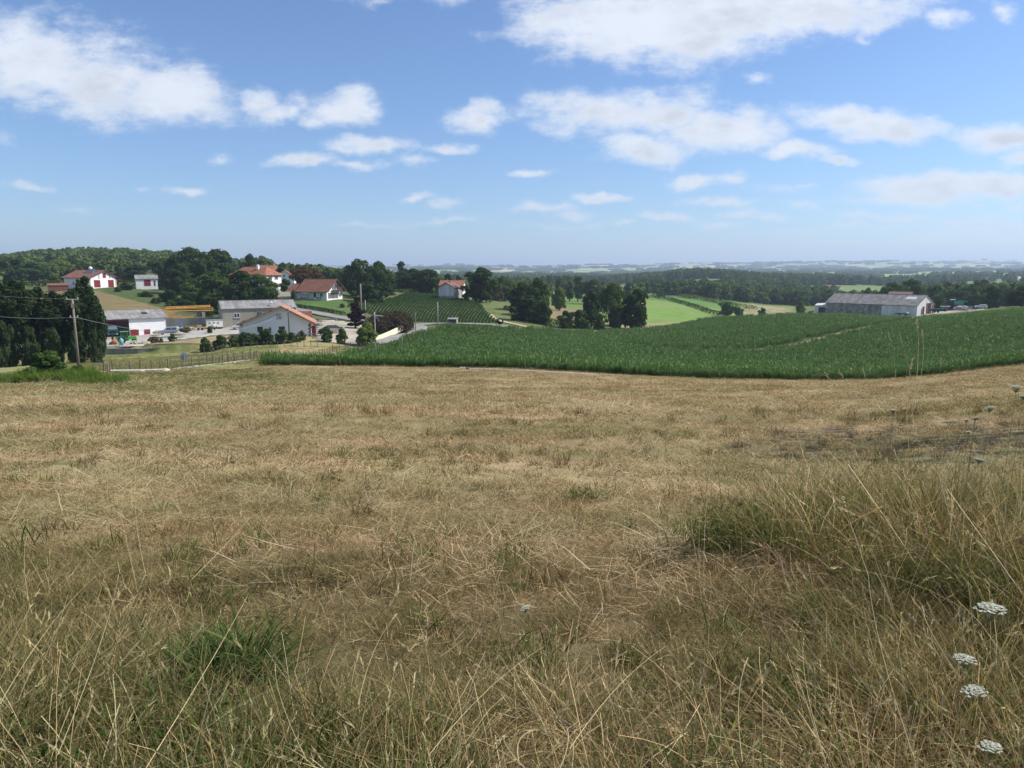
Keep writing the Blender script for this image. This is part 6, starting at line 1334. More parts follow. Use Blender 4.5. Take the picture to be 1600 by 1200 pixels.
while s < SL[-1]:
    x_ = np.interp(s, SL, FP[:, 0]) + rnd.uniform(-.1,.1); y_ = np.interp(s, SL, FP[:, 1]) + rnd.uniform(-.15,.15); z_ = h1(x_, y_)
    k = rnd.choice([0,0,1,1,2]); hs_ = rnd.uniform(.8, 1.18)
    o = link('post', PM[k], None if PM[k].materials else rnd.choice(['grey_wood']), fence, loc=(x_-t0.x, y_-t0.y, z_-t0.z), rot=(rnd.gauss(0,.05), rnd.gauss(0,.06), rnd.random()*3), scale=(1,1,hs_))
    tops.append(Vector((x_-t0.x, y_-t0.y, z_-t0.z))); s += rnd.uniform(.8, 1.7)
for hh in (.45, .85): part('fence_wire', MB().tube([p_ + Vector((0,0,hh)) for p_ in tops], .006, 3), 'wire_metal', fence)
f2 = thing('meadow_fence', 'second sparse row of thin stakes in the meadow behind the lane fence', 'fence', (0,0,0)); t0 = None; pts = []
for (u0, py0, D0, u1, D1, n) in [(150,0,86,345,94,12),(345,0,94,470,118,12),(470,0,118,575,138,9)]:
    for k in range(n):
        f_ = k / n; D = D0 + (D1-D0)*f_ + rnd.uniform(-.6,.6); u = u0 + (u1-u0)*f_; x_ = (u-800)/F*D; z_ = h1(x_, D)
        if t0 is None: t0 = Vector((x_, D, z_)); f2.location = t0
        link('stake', PM[1], None, f2, loc=(x_-t0.x, D-t0.y, z_-t0.z), rot=(rnd.gauss(0,.06), rnd.gauss(0,.08), 0), scale=(.8,.8,rnd.uniform(.6,.9))); pts.append(Vector((x_-t0.x, D-t0.y, z_-t0.z+.5)))
part('fence_wire', MB().tube(pts, .005, 3), 'wire_metal', f2)
f3 = thing('shrub_fence', 'row of pale stakes below the farmhouse shrubs', 'fence', (0,0,0)); t0 = None; pts = []
for k in range(19):
    u = 306 + k * 10.5; D = 136 + k * .12; x_ = (u-800)/F*D; z_ = h1(x_, D)
    if t0 is None: t0 = Vector((x_, D, z_)); f3.location = t0
    o = link('stake', PM[2], None, f3, loc=(x_-t0.x, D-t0.y, z_-t0.z), rot=(rnd.gauss(0,.03), rnd.gauss(0,.05), 0), scale=(.9,.9,rnd.uniform(.8,1.1))); pts.append(Vector((x_-t0.x, D-t0.y, z_-t0.z+.9)))
for m_ in PM:
    if not m_.materials: m_.materials.append(MATS['pale_wood'])
MATS_FIX = [PM[0], PM[1]]
part('fence_wire', MB().tube(pts, .006, 3), 'wire_metal', f3)
# low white pipe rail edging the lane
PR = [(172,579.2,74.5),(215,578.2,75),(260,576.5,75.5)]
t = thing('pipe_rail', 'low white pipe lying on stones along the lane edge', 'pipe', ray(*PR[0])); a = t.location.copy()
z_l = [h1(ray(*q_).x, q_[2]) + .16 for q_ in PR]; pts = [Vector((ray(*q_).x, q_[2], z_)) - a for q_, z_ in zip(PR, z_l)]
part('pipe', MB().tube(pts, .085, 8), 'pvc_white', t); part('end_post', MB().tube([pts[0] + Vector((0,0,-.4)), pts[0] + Vector((0,0,.25))], .1, 8), 'grey_wood', t)
for (px, D, s_, lb) in [(253,74.4,.48,'larger pale boulder in front of the white pipe'),(217,74.3,.27,'smaller pale boulder in front of the white pipe')]:
    x_ = (px-800)/F*D; o = part('boulder', MB().ball((0,0,.1), s_, .6, 10, .14, int(px)), 'rock_pale', None, loc=(x_, D, h1(x_, D))); tag(o, lb, 'boulder', 'pale boulders by the pipe')
KB = [(268,577.2,77),(300,573.6,79),(340,568.5,84),(375,563.5,90),(400,559.5,96)]
def kerb(name, label, pts, w, h, mat):
    P_ = [Vector((ray(*q_).x, q_[2], h1(ray(*q_).x, q_[2]))) for q_ in pts]; t_ = thing(name, label, 'kerb', P_[0]); rnd = random.Random(5)
    for a, c_ in zip(P_, P_[1:]):
        n = max(1, int((c_-a).length / 1.2)); dr = (c_-a).normalized()
        for k in range(n):
            q_ = a.lerp(c_, (k+.5)/n); part('kerbstone', MB().box(-.56,.56,-w/2,w/2,-.1,h), mat, t_, loc=q_-P_[0], rot=(rnd.gauss(0,.05), -math.asin(max(-.5,min(.5,dr.z)))+rnd.gauss(0,.03), math.atan2(dr.y, dr.x)+rnd.gauss(0,.04)))
kerb('kerb_row', 'broken pale kerb stones along the lane before the fence', KB, .3, .16, 'grey_block')
kerb('kerb_row', 'pale kerb line between maize and fence near the road bend', [(532,543,132),(560,539,139),(590,534,146),(618,529,153),(650,522,164),(688,511,190)], .35, .18, 'rock_pale')
# stumps near the wooden pole
for (px, D, h_, r_, lb) in [(144.5,75,.62,.17,'grey tree stump right of the wooden pole'),(163,76,.75,.10,'short mossy stump at the start of the white pipe')]:
    x_ = (px-800)/F*D; t = thing('stump', lb, 'stump', (x_, D, h1(x_, D))); part('stump', MB().tube([(0,0,-.2),(0,0,h_*.5),(.03,0,h_)], [r_*1.2,r_,r_*.95], 8), 'bark_pale', t); part('root', MB().tube([(r_*.5,-.05,.1),(r_*2.2,-.1,.02)], [.07,.03], 5), 'bark_pale', t)
# irrigation pipe on the mown field
a = ray(731, 583.5, 70); c_ = ray(935, 586.8, 69); a.z = h1(a.x, a.y) + .16; c_.z = h1(c_.x, c_.y) + .16; m2 = (a + c_) / 2; m2.z = h1(m2.x, m2.y) + .16
o = part('irrigation_pipe', MB().tube([a, m2, c_], .035, 8), 'pvc_white', None); tag(o, 'thin white pipe lying across the mown field before the maize', 'pipe')
x_ = a.x; o = part('pipe_coupling', MB().tube([(0,0,0),(.35,.02,0)], .09, 8), 'iron', None, loc=a + Vector((-.2,0,0))); tag(o, 'dark coupling at the left end of the white pipe', 'coupling')
for (px, D, lb) in [(719.5,76.5,'left white pebble-like block at the maize edge'),(724.5,76.3,'right white pebble-like block at the maize edge')]:
    x_ = (px-800)/F*D; o = part('white_block', MB().box(-.12,.12,-.08,.08,0,.16), 'pvc_white', None, loc=(x_, D, h1(x_, D)), bev=.03); tag(o, lb, 'block')

# ------------------------------------------------------------------ tree outside the frame on the right whose shade lies on the mown field
for (x_, y_, h_, w_) in [(19.5, 17.0, 15.5, 8.0)]:
    tree('thin0', 'leaf_mid', x_, y_, h_, w_, 'tree just outside the right photo edge that shades the mown field', group=None)
# ------------------------------------------------------------------ maize
def maize_mesh(name, n, rad, h, seed, leaves=9, w=.062):
    rnd = np.random.RandomState(seed); Vs = []; Fs = []; T = []; o = 0
    for i in range(n):
        px_, py_ = (rnd.rand(2) - .5) * 2 * rad; H_ = h * rnd.uniform(.85, 1.12); a0 = rnd.rand() * 6.283; tn = rnd.uniform(.85, 1.15)
        for l in range(leaves):
            z = H_ * (.12 + .62 * l / leaves); a = a0 + math.pi * (l % 2) + rnd.normal(0, .35); L = H_ * rnd.uniform(.30, .46); el_ = rnd.uniform(1.0, 1.35) if l < leaves - 2 else 1.4
            pts = []; q_ = np.array([px_, py_, z]); e = el_
            for k in range(4):
                pts.append(q_.copy()); q_ = q_ + np.array([math.cos(a) * math.cos(e), math.sin(a) * math.cos(e), math.sin(e)]) * L / 3; e -= rnd.uniform(.25, .6)
            sd_ = np.array([-math.sin(a), math.cos(a), 0.0]); sd_ = sd_ + np.array([0, 0, rnd.uniform(-.5, .5)])
            for k, p_ in enumerate(pts):
                ww = w * (.6, 1, .8, .08)[k] * .5
                Vs.append(p_ - sd_ * ww); Vs.append(p_ + sd_ * ww)
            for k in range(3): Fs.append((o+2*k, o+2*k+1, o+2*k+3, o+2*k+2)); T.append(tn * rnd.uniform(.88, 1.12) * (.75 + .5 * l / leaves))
            o += 8
        Vs += [(px_-.012, py_, 0), (px_+.012, py_, 0), (px_+.01, py_, H_*.8), (px_-.01, py_, H_*.8)]; Fs.append((o, o+1, o+2, o+3)); T.append(.8); o += 4
    return npmesh(name, Vs, Fs, [('tone', 'FLOAT', 'FACE', T)])
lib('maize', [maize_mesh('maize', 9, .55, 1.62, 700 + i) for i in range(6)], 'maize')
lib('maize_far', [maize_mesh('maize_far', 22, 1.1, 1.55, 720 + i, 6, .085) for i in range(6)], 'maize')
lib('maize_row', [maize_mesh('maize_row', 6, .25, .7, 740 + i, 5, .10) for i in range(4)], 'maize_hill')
def grid(x0, x1, y0, y1, s, seed, jit=.8):
    r_ = np.random.RandomState(seed); X, Y = np.meshgrid(np.arange(x0, x1, s), np.arange(y0, y1, s)); X = X.ravel() + (r_.rand(X.size) - .5) * s * jit; Y = Y.ravel() + (r_.rand(Y.size) - .5) * s * jit; return X, Y
X, Y = grid(-45, 120, 78, 116, .85, 1); k = in_corn(X, Y) & (Y < 116); X, Y = X[k], Y[k]
n_ = len(X); print('maize near', n_); EH = .62 + .38 * sst(Y - edge_d(X), .3, 3.5)
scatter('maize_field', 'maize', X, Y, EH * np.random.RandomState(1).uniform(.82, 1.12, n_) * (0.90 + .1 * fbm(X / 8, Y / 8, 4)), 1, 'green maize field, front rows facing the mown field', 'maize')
# the very edge: a denser front row
xe = np.arange(-30, 115, .35); ye = edge_d(xe) + .25 + np.random.RandomState(2).rand(len(xe)) * .3; k = in_corn(xe, ye + .3)
X, Y = grid(-60, 260, 116, 290, 1.75, 2); k2 = in_corn(X, Y); X, Y = X[k2], Y[k2]; print('maize far', len(X))
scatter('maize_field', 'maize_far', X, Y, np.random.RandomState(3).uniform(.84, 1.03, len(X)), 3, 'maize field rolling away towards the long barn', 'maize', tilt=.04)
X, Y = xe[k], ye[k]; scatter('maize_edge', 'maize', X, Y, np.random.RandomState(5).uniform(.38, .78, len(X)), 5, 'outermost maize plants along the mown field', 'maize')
# row crop on the hill
X = []; Y = []
for k in range(-14, 100):
    yy = np.arange(200, 325, .5); u0 = 520 + k * 5.3; 
    f_ = (yy - 205) / 100; u = u0 + 52 * f_ ** 1.25 - 6 * np.sin(f_ * 3); xx = (u - 800) / F * yy
    X.append(xx); Y.append(yy)
X = np.concatenate(X); Y = np.concatenate(Y); rj = np.random.RandomState(9); X += rj.normal(0, .06, len(X)); Y += rj.normal(0, .15, len(X)); k = in_hill(X, Y) & (rj.rand(len(X)) < .93); X, Y = X[k], Y[k]; print('rows', len(X))
scatter('row_crop', 'maize_row', X, Y, rj.uniform(.8, 1.25, len(X)), 9, 'young maize planted in curving rows on the hillside', 'maize')

# ------------------------------------------------------------------ grass
ST = [(.55,.385,.215),(.45,.305,.165),(.68,.51,.315),(.27,.175,.09),(.51,.36,.205)]
GR = [(.085,.135,.03),(.12,.17,.045),(.15,.185,.06),(.07,.11,.03)]
OL = [(.21,.195,.08),(.17,.165,.07),(.26,.225,.105)]
BR = [(.20,.135,.07),(.25,.175,.09)]
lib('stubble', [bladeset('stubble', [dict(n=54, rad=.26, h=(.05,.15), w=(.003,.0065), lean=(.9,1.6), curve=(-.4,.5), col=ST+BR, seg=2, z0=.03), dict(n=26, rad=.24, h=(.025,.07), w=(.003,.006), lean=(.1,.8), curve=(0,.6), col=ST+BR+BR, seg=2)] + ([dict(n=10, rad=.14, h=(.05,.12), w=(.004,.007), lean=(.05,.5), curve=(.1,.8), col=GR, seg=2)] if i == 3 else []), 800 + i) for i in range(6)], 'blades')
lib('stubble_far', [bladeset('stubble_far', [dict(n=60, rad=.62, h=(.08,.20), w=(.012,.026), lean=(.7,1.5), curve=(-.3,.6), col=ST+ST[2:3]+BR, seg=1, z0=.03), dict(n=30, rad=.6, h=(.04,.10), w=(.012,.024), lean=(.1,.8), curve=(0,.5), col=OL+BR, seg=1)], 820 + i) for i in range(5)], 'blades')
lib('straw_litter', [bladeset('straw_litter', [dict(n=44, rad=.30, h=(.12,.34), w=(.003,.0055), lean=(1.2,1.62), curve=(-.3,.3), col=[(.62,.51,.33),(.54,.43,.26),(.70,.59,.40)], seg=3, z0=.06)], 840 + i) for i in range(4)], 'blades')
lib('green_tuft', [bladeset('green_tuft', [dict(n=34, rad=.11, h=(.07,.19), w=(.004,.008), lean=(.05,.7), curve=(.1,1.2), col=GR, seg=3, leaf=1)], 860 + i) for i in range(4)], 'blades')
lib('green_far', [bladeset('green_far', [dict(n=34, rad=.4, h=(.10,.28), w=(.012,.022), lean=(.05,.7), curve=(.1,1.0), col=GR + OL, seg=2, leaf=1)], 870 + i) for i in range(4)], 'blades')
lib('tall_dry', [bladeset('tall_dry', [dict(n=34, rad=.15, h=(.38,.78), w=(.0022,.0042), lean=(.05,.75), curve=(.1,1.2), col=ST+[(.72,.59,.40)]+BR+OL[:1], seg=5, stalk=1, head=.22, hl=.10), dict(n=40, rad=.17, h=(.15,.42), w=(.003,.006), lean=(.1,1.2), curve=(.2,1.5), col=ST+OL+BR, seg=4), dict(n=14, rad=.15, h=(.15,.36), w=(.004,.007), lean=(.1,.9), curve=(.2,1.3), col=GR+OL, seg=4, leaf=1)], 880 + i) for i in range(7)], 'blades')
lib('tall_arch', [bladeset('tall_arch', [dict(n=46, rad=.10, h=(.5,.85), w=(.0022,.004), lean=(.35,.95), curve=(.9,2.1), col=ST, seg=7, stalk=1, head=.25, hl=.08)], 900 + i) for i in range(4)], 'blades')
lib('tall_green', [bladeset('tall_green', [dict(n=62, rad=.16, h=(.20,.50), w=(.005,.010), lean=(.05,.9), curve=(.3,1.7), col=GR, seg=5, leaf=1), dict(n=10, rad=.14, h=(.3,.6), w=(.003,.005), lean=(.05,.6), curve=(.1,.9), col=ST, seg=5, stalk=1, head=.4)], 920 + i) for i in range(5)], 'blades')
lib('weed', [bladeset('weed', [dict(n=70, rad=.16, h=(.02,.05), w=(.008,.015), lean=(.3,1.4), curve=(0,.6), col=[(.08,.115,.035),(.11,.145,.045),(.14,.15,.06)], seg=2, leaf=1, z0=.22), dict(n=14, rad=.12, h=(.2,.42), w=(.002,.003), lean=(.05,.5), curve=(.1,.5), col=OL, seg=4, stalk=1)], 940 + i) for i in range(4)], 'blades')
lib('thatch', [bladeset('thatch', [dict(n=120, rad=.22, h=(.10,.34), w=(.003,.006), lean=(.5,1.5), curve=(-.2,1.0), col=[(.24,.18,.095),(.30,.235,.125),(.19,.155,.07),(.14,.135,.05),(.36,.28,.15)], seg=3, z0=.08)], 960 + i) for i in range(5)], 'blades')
def near_pts(D0, D1, dens, seed, umax=1720, umin=-120):
    r_ = np.random.RandomState(seed); A = (umax-umin)/F*(D1*D1-D0*D0)/2; n = int(A*dens); D = np.sqrt(r_.uniform(D0*D0, D1*D1, n)); u = r_.uniform(umin, umax, n); return (u-800)/F*D, D, u, r_
def verge(x, y):
    """1 where the uncut verge grows (near the lens, and the bank on the right)"""
    e = 2.75 + (fbm(x / 1.1, y * 0 + 2, 61) - .5) * 1.9 + .35 * sst(-x, .3, 1.6)
    right = sst(x + (fbm(x / .9, y / .7, 64) - .5) * 1.6, .5 + (y - 3.6) * .36, 2.5 + (y - 3.6) * .44) * (1 - sst(y, 7.0, 9.2)) + 0
    left = .40 * sst(-x, 1.5 + (y-3.5)*.5, 2.6 + (y-3.5)*.5) * (1 - sst(y, 4.2, 5.8))
    return np.clip(np.maximum(1 - sst(y, e - .5, e + .6), np.maximum(right, left)), 0, 1)
rk = np.random.RandomState(77)
x, y, u, r_ = near_pts(1.5, 9.5, 44, 1); print('stub', len(x))
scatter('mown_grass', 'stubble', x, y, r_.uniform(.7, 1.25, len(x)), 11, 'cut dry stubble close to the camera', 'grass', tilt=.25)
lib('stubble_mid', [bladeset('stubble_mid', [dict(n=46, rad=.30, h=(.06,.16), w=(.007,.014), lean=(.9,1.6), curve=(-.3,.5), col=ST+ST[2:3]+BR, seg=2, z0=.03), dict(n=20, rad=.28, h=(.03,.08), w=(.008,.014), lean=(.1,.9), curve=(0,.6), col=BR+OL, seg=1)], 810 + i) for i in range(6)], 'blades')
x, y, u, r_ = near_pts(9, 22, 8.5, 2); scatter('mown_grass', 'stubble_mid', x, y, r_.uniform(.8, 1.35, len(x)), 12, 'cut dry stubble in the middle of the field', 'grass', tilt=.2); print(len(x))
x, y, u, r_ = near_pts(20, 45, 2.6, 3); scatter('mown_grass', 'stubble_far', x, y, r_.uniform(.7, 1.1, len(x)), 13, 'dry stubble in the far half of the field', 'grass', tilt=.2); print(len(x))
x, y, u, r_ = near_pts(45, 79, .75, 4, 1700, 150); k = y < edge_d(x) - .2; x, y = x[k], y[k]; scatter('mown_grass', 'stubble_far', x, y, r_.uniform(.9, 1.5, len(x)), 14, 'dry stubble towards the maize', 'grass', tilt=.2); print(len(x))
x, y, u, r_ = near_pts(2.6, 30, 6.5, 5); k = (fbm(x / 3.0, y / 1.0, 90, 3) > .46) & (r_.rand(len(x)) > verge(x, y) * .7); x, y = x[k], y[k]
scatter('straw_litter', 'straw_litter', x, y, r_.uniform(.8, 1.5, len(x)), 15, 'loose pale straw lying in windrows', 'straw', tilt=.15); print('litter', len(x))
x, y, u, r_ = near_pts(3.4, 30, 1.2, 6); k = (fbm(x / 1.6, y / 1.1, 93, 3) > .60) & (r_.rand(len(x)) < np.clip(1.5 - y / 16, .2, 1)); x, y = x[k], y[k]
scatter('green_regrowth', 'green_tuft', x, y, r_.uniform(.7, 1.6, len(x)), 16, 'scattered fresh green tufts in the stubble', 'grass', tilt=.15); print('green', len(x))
lib('dark_tuft', [bladeset('dark_tuft', [dict(n=40, rad=.10, h=(.06,.16), w=(.004,.008), lean=(.05,.9), curve=(.1,1.0), col=[(.16,.115,.06),(.20,.145,.075),(.15,.13,.055),(.24,.175,.10)], seg=2)], 870 + i) for i in range(4)], 'blades')
x, y, u, r_ = near_pts(3.0, 22, 2.2, 66); k = (fbm(x / 1.3, y / .8, 95, 3) > .53); x, y = x[k], y[k]; print('dark', len(x))
scatter('mown_grass', 'dark_tuft', x, y, r_.uniform(.8, 1.8, len(x)) * np.clip(y / 14, 1, 2), 24, 'darker matted tufts in the stubble', 'grass', tilt=.2)
x, y, u, r_ = near_pts(20, 70, .55, 67); k = (fbm(x / 4, y / 1.6, 90, 3) > .50); x, y = x[k], y[k]
scatter('straw_litter', 'straw_litter', x, y, r_.uniform(1.5, 3.2, len(x)), 25, 'pale straw lines in the far stubble', 'straw', tilt=.1)
# uncut verge
def vlayer(name, libn, dens, D1, fn, s0, s1, seed, label, D0=1.2, tilt=.25, base=.35, hf=None):
    x, y, u, r_ = near_pts(D0, D1, dens, seed, 1900, -300); v = verge(x, y); k = r_.rand(len(x)) < fn(x, y, v); x, y, v = x[k], y[k], v[k]; print(libn, len(x))
    sc = r_.uniform(s0, s1, len(x)) * (base + (1 - base) * v)
    if hf is not None: sc = sc * hf(x, y)
    scatter(name, libn, x, y, sc, seed + 100, label, 'grass' if libn != 'weed' else 'weeds', tilt=tilt)
vlayer('verge_grass', 'thatch', 58, 9.3, lambda x, y, v: np.clip(v * np.where(x > .8, .6, .85) + .42 * (y < 5.2), 0, 1), .7, 1.3, 7, 'tangled dry undergrowth of the uncut verge', 1.05, .3, .5)
vlayer('verge_grass', 'tall_dry', 34, 9.3, lambda x, y, v: v ** 1.5 * np.where((x > .8) & (y > 2.9), .26, 1) * (.2 + .95 * sst(fbm(x / .8, y / .8, 70, 3), .36, .56)) * np.where((np.abs(x + 1.42) < .42) & (y > 2.3) & (y < 3.2), .2, 1), .6, 1.05, 8, 'tall dry grass stems of the uncut verge', 1.25, .3, .3, lambda x, y: np.where(x > 1.8, .9, .88) * np.where(y < 1.9, .8, 1))
vlayer('verge_grass', 'tall_arch', 15, 7.5, lambda x, y, v: v ** 1.5 * sst(fbm(x / 1.1, y / 1.1, 71, 3), .42, .58), .55, .95, 9, 'arching bleached grass stems', 1.3, .15)
vlayer('verge_grass', 'tall_green', 30, 9.0, lambda x, y, v: v ** 1.3 * np.where((x > .8) & (y > 2.8), .3 + .5 * sst(fbm(x / .9 + 5, y / .9, 72, 3), .4, .6), sst(fbm(x / .9 + 5, y / .9, 72, 3), .44, .60)), .4, .95, 10, 'green grass growing through the dry verge', 1.3, .2, .3)
vlayer('verge_weeds', 'weed', 30, 8.8, lambda x, y, v: v * np.where((x > .6) & (y > 2.4), .75, sst(fbm(x / .7 + 9, y / .7, 73, 3), .48, .62)), .6, 1.35, 11, 'small leafy weeds under the verge grass', 1.3, .2)
vlayer('green_regrowth', 'green_tuft', 9, 7.5, lambda x, y, v: (1 - v) * sst(fbm(x / .8, y / .6, 97, 3), .5, .64) * (1 - sst(y, 5, 7.5)), .7, 1.4, 12, 'short green blades between the stubble and the verge', 1.6, .2, 1)
# the dark green tussock, lower left, and the green hump on the right bank
def cluster(name, libn, px, D, rx, ry, n, s0, s1, label, seed, tilt=.25):
    r_ = np.random.RandomState(seed); x0 = (px-800)/F*D; a = r_.rand(n) * 6.283; q_ = np.sqrt(r_.rand(n)); X = x0 + np.cos(a)*q_*rx; Y = D + np.sin(a)*q_*ry
    scatter(name, libn, X, Y, r_.uniform(s0, s1, n), seed, label, 'grass', tilt=tilt)
lib('tussock', [bladeset('tussock', [dict(n=110, rad=.14, h=(.28,.52), w=(.006,.011), lean=(.1,1.0), curve=(.5,2.0), col=[(.06,.10,.03),(.085,.13,.04),(.05,.08,.025),(.13,.16,.06)], seg=5, leaf=1)], 930 + i) for i in range(3)], 'blades')
cluster('grass_tussock', 'tussock', 285, 3.0, .24, .13, 11, .7, .95, 'thick dark green grass tussock at the lower left', 31)
cluster('grass_tussock', 'tall_green', 1340, 5.5, 1.3, .8, 60, .5, 1.2, 'green hummock on the right bank', 32)
cluster('grass_tussock', 'tall_green', 1480, 6.2, 1.4, 1.1, 80, .6, 1.25, 'leafy green growth at the top of the right bank', 33)
cluster('grass_tussock', 'tall_dry', 1440, 4.9, .9, .9, 24, .7, 1.35, 'tallest dry stems on the right bank', 34)
cluster('grass_tussock', 'tall_dry', 1570, 4.2, .5, 1.2, 22, .7, 1.35, 'tall dry stems at the right photo edge', 35)
cluster('grass_tussock', 'weed', 1350, 5.2, 1.2, .7, 170, .9, 1.7, 'dark leafy weeds in the right bank', 36)
cluster('grass_tussock', 'tall_arch', 1470, 2.15, .28, .22, 16, .6, .85, 'bleached mound of arching grass at the lower right', 38)
cluster('grass_tussock', 'tall_arch', 860, 2.2, .35, .2, 9, .5, .75, 'bleached arching grass at the bottom centre', 39)
cluster('grass_tussock', 'tall_arch', 1400, 5.0, 1.2, .8, 30, .6, 1.0, 'criss-cross arching stems on the right bank', 40)
cluster('grass_tussock', 'weed', 1500, 4.6, .9, .9, 120, .8, 1.5, 'leafy weeds at the right edge of the bank', 46)
cluster('grass_tussock', 'green_tuft', 925, 8.2, .22, .12, 9, 1.2, 1.6, 'single dark green tuft in the stubble', 37)
# bright lush growth at the left field corner
def lush(u0, u1, D0, D1, n, s0, s1, seed, label, libn='green_far'):
    r_ = np.random.RandomState(seed); u = r_.uniform(u0, u1, n); D = r_.uniform(D0, D1, n); X = (u-800)/F*D
    scatter('lush_grass', libn, X, D, r_.uniform(s0, s1, n), seed, label, 'grass', tilt=.15)
lib('lush', [bladeset('lush', [dict(n=60, rad=.5, h=(.4,.95), w=(.012,.022), lean=(.05,.6), curve=(.2,1.3), col=[(.12,.18,.035),(.16,.215,.05),(.085,.135,.03)], seg=3, leaf=1)], 980 + i) for i in range(3)], 'blades')
lush(30, 135, 48, 58, 800, .9, 1.4, 41, 'bright lush grass at the left field corner', 'lush'); lush(-80, 60, 50, 60, 300, .6, 1.0, 42, 'lush grass at the left edge of the field', 'lush'); lush(100, 190, 42, 60, 300, .35, .7, 43, 'short bright grass before the wooden pole', 'lush')
lush(140, 420, 48, 74, 2200, .5, .9, 44, 'thin green grass along the fence'); lush(140, 620, 30, 60, 900, .35, .6, 45, 'sparse green blades in the far field'); lush(60, 430, 27, 52, 2600, .30, .5, 47, 'greener grass in the left part of the field')
x_ = (72-800)/F*50; t = tree('bush1', 'leaf_mid', x_, 50, 2.5, 3.2, 'dense dark green bush at the left field corner', cat='bush', name='bush')
# dry grass along the lane between fence and maize, and meadow
lib('meadow', [bladeset('meadow', [dict(n=60, rad=.9, h=(.15,.45), w=(.02,.035), lean=(.05,.9), curve=(.1,.8), col=[(.30,.27,.13),(.22,.22,.09),(.36,.29,.16),(.18,.19,.07)], seg=2)], 990 + i) for i in range(4)], 'blades')
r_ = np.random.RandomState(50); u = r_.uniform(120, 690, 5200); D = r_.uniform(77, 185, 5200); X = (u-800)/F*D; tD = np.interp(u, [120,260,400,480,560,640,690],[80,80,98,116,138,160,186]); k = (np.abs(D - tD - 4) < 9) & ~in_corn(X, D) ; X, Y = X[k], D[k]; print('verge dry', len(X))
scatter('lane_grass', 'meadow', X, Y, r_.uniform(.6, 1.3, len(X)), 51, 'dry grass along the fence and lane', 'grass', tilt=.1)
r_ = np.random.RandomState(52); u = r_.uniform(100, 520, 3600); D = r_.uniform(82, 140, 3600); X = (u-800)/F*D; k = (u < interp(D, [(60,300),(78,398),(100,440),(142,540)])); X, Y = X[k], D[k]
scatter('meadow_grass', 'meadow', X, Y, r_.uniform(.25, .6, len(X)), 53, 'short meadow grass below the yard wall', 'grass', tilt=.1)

# ------------------------------------------------------------------ single long stalks that stand out against the field
def stalk(mb, hd, px0, py0, px1, py1, D0, D1, bend=.0, r=.0022, head=0.0, px2=None, py2=None):
    r *= .62; bend = bend * 2 + (.05 if (px0 * 7 + py0) % 2 else -.04) * (1 if bend == 0 else .3)
    a = ray(px0, py0, D0); c_ = ray(px1, py1, D1); m_ = a.lerp(c_, .55) + Vector((bend, 0, abs(bend) * .7)); pts = []
    for k in range(11):
        f = k / 10; pts.append(a * (1-f)**2 + m_ * 2*f*(1-f) + c_ * f*f)
    mb.tube(pts, [r * (1 - .6 * k / 10) for k in range(11)], 4)
    if head:
        rnd = random.Random(int(px0 + py1)); d = (pts[-1] - pts[-2]).normalized(); s_ = d.cross(Vector((0,1,0))).normalized()
        for k in range(16):
            p_ = pts[-1] - d * head * (k / 16); off = s_ * rnd.uniform(-1, 1) * head * .14; e = p_ + off + d * head * .14
            hd.tube([p_, p_ + off * .7 + d * head * .04, e], [head*.012, head*.028, head*.006], 4)
mb = MB(); hd = MB()
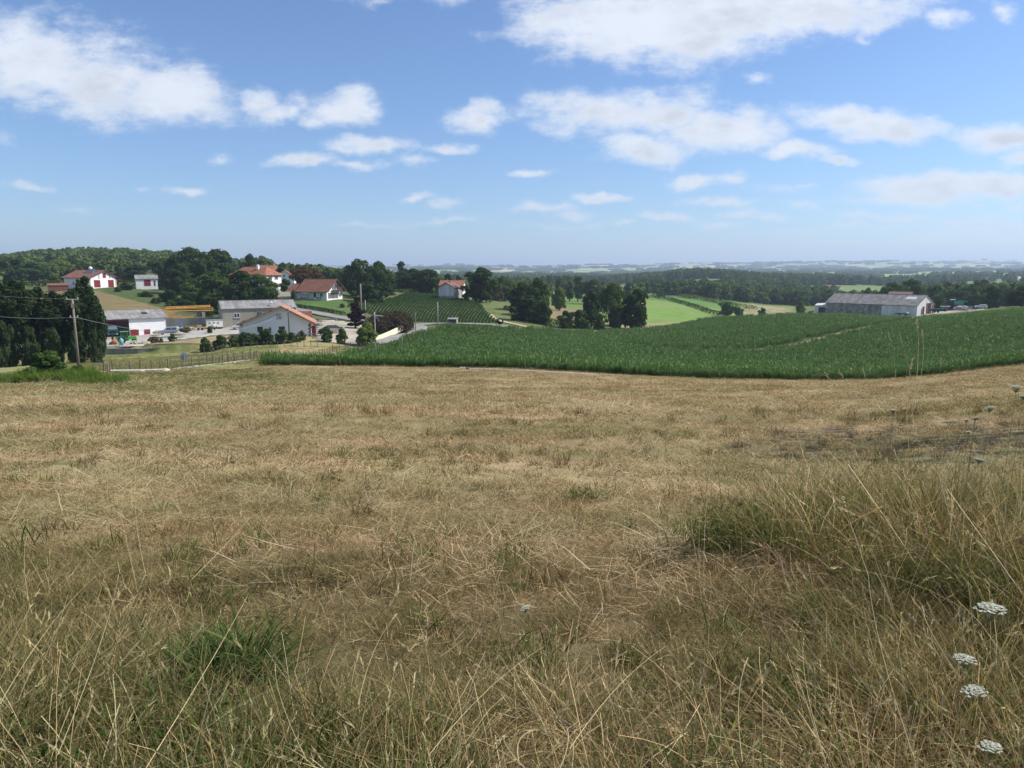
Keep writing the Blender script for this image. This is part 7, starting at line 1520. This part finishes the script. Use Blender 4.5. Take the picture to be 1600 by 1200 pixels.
HS = [(228,1200,386,932,1.9,3.1,.02,.0028,0),(300,905,392,806,3.2,3.7,0,.0022,.0),(215,925,160,690,3.0,3.4,.01,.0016,.06),(228,900,212,742,3.1,3.4,0,.002,.0),(50,960,42,838,2.9,3.1,0,.0018,.05),(165,900,95,800,3.1,3.4,-.02,.0016,.05),
 (1430,1190,1357,900,1.9,2.7,-.02,.0024,0),(1357,900,1316,776,2.7,3.2,-.01,.0022,.09),(1447,870,1318,762,3.5,4.2,-.02,.0022,.06),(1600,1100,1350,745,2.4,3.9,0,.0016,.05),(1380,1110,1180,820,2.0,3.1,0,.0020,.0),
 (1100,930,1116,698,3.2,3.7,0,.0017,.09),(1096,940,1100,760,3.3,3.6,0,.0014,0),(1425,640,1432,500,3.4,3.7,.01,.0018,.06),(1425,650,1440,515,3.4,3.7,.0,.0014,.05),(1420,700,1426,560,3.4,3.6,0,.002,.07),(1395,690,1388,520,3.3,3.5,0,.0014,.05),
 (1440,660,1405,520,3.5,3.6,.01,.0012,.06),(1450,640,1470,560,3.4,3.5,.02,.0012,.05),(1360,680,1290,582,3.7,3.9,-.03,.0012,.07),(1390,690,1310,578,3.7,3.9,-.03,.0012,.06),(1410,700,1348,575,3.6,3.8,-.03,.0012,.06),(1460,700,1530,588,3.6,3.8,.03,.0012,.05),
 (1500,720,1560,585,3.6,3.8,.03,.0012,.0),(1540,760,1585,640,3.2,3.3,.02,.0014,.05),(1485,710,1500,600,3.5,3.6,0,.0013,.05),(1520,720,1490,610,3.5,3.6,-.02,.0013,.05),(1260,870,1245,700,3.9,4.1,-.01,.0014,.05),(1200,880,1215,740,3.8,4.1,.01,.0013,.05),
 (1110,960,1080,800,3.0,3.4,0,.0016,.0),(1160,1010,1066,800,2.7,3.6,0,.0014,.0),(905,1095,912,938,2.3,2.5,0,.0016,.0),(890,1170,1040,1010,1.8,2.3,0,.0022,.0),(670,1180,850,1010,1.8,2.4,0,.0018,0),(810,1190,838,1140,1.55,1.6,0,.004,0),
 (0,1100,150,900,2.0,2.9,0,.0016,0),(90,1180,185,900,1.8,2.9,.03,.0016,.05),(480,1190,430,1040,1.7,2.1,0,.0018,.05),(560,1100,620,960,2.1,2.6,0,.0016,.06),(1290,1190,1255,1000,1.7,2.3,0,.0018,.06),(1160,1190,1168,1030,1.7,2.1,0,.0018,.07),(1560,1100,1420,960,1.9,2.4,0,.0032,.08),(1500,1060,1440,950,2.0,2.4,0,.003,.09),(875,1200,868,1120,1.5,1.6,0,.003,.07),(820,1200,790,1150,1.5,1.55,0,.003,.06)]
for h_ in HS: stalk(mb, hd, h_[0], h_[1], h_[2], h_[3], h_[4], h_[5], h_[6], h_[7], h_[8])
plain('straw_stalk', (.50,.40,.21), .7, .25, 8); plain('straw_seed', (.46,.36,.20), .85, .3, 30)
o = part('grass_stalks', mb, 'straw_stalk', None); tag(o, 'long bleached grass stalks standing above the verge', 'grass', kind='stuff'); part('seed_heads', hd, 'straw_seed', o)['kind'] = 'stuff'
# ------------------------------------------------------------------ wild flowers
def umbel(px, py, D, wpx, label, mat='petal_white', tiltx=0.0, flat=.25, name='wild_carrot', cat='flower', n=34):
    c_ = ray(px, py, D); R_ = wpx / F * D / 2; x0, y0 = c_.x + R_ * .6, c_.y + .08; z0 = h1(x0, y0)
    t_ = thing(name, label, cat, (x0, y0, z0), 0, 'white wild carrot flowers in the verge' if mat == 'petal_white' else None); top = c_ - Vector((x0, y0, z0)); b_ = top - Vector((0, 0, R_ * .9)); m_ = b_ * .5 + Vector((.02, .02, 0))
    part('stem', MB().tube([(0,0,-.03), m_, b_], [.0014,.0012,.0009], 5), 'flower_stem', t_)
    rnd = random.Random(int(px)); ray_ = MB(); fl = MB()
    for k in range(n):
        a = k * 2.399; q_ = math.sqrt((k + .5) / n) * R_ * rnd.uniform(.8, 1.08); p_ = top + Vector((q_ * math.cos(a), q_ * math.sin(a) * .9, R_ * flat * (1 - (q_/R_)**2) + math.sin(tiltx) * q_ * math.cos(a)))
        ray_.tube([b_, b_.lerp(p_, .6) - Vector((0,0,R_*.1)), p_], .0005 + R_*.006, 3)
        for j in range(10):
            aa = j * .7 + k; e = p_ + Vector((math.cos(aa), math.sin(aa), rnd.uniform(-.25,.5))) * R_ * .11 * rnd.uniform(.4, 1.2); fl.ball(e, R_ * rnd.uniform(.035,.075), .5, 5, .35, k * 9 + j)
    part('ray_stems', ray_, 'flower_stem', t_); part('flower_head', fl, mat, t_); return t_
for (px, py, D, wpx, tl_, lb) in [(1548,952,2.5,48,.05,'largest white flower head, lower right'),(1507,1030,2.3,36,0,'flat white flower head seen edge on, lower right'),(1523,1081,2.1,40,.15,'ragged white flower head below the flat one'),(1548,1168,1.9,38,.1,'white flower head at the bottom photo edge'),
    (821,950,3.3,18,.5,'lone white flower head in the middle of the verge'),(1588,605,3.4,20,0,'highest white flower head, at the right edge above the field'),(1599,619,3.4,14,0,'white flower head cut by the right edge'),(1547,637,3.6,16,.25,'white flower head right of the yellow one'),(1524,653,3.6,11,.1,'rounded white flower head, right of a pair'),(1510,656,3.7,9,0,'small white flower head, left of a pair'),
    (1530,718,3.4,15,-.15,'greenish white flower head over the right bank'),(1396,641,3.7,11,-.1,'small pale flower head among the tall stems'),(1513,675,3.7,9,0,'tiny pale flower head below the pair')]:
    umbel(px, py, D, wpx, lb, tiltx=tl_)
umbel(1525.5, 634, 3.6, 7, 'single small yellow flower above the right bank', 'petal_yellow', name='yellow_flower', n=9)
rr = random.Random(3)
for i, (px, py, D, lb) in enumerate([(1400,842,3.6,'pink clover head low in the right bank'),(1441,819,3.7,'pink clover head right of the hummock shadow'),(884+182,1033,2.4,'pink clover bloom in the middle verge'),(1166,1018,2.4,'pink clover bloom under the dry stems'),(1272,1073,2.2,'pink clover bloom left of the bleached mound'),(1250,1133,2.0,'pink clover bloom near the bottom edge'),(145,922,3.0,'pink clover bloom left of the green tussock'),(352,1010,2.4,'pink clover bloom below the tussock'),(398,1082,2.1,'pink clover bloom near the long straw')]):
    umbel(px, py, D, 4.5, lb, 'petal_pink', name='clover_flower', n=7, flat=.8)
# dried seed umbel
umbel(896, 941, 3.0, 12, 'brown dried seed head on a straight pale stem', 'dry_head', name='dried_flower', n=14, flat=-.8)

# ------------------------------------------------------------------ haze
hz_ = MB().box(-16500, 16500, -3000, 16900, -420, 260); o = part('haze', hz_, 'haze', None); o['kind'] = 'stuff'; o['label'] = 'thin summer haze'
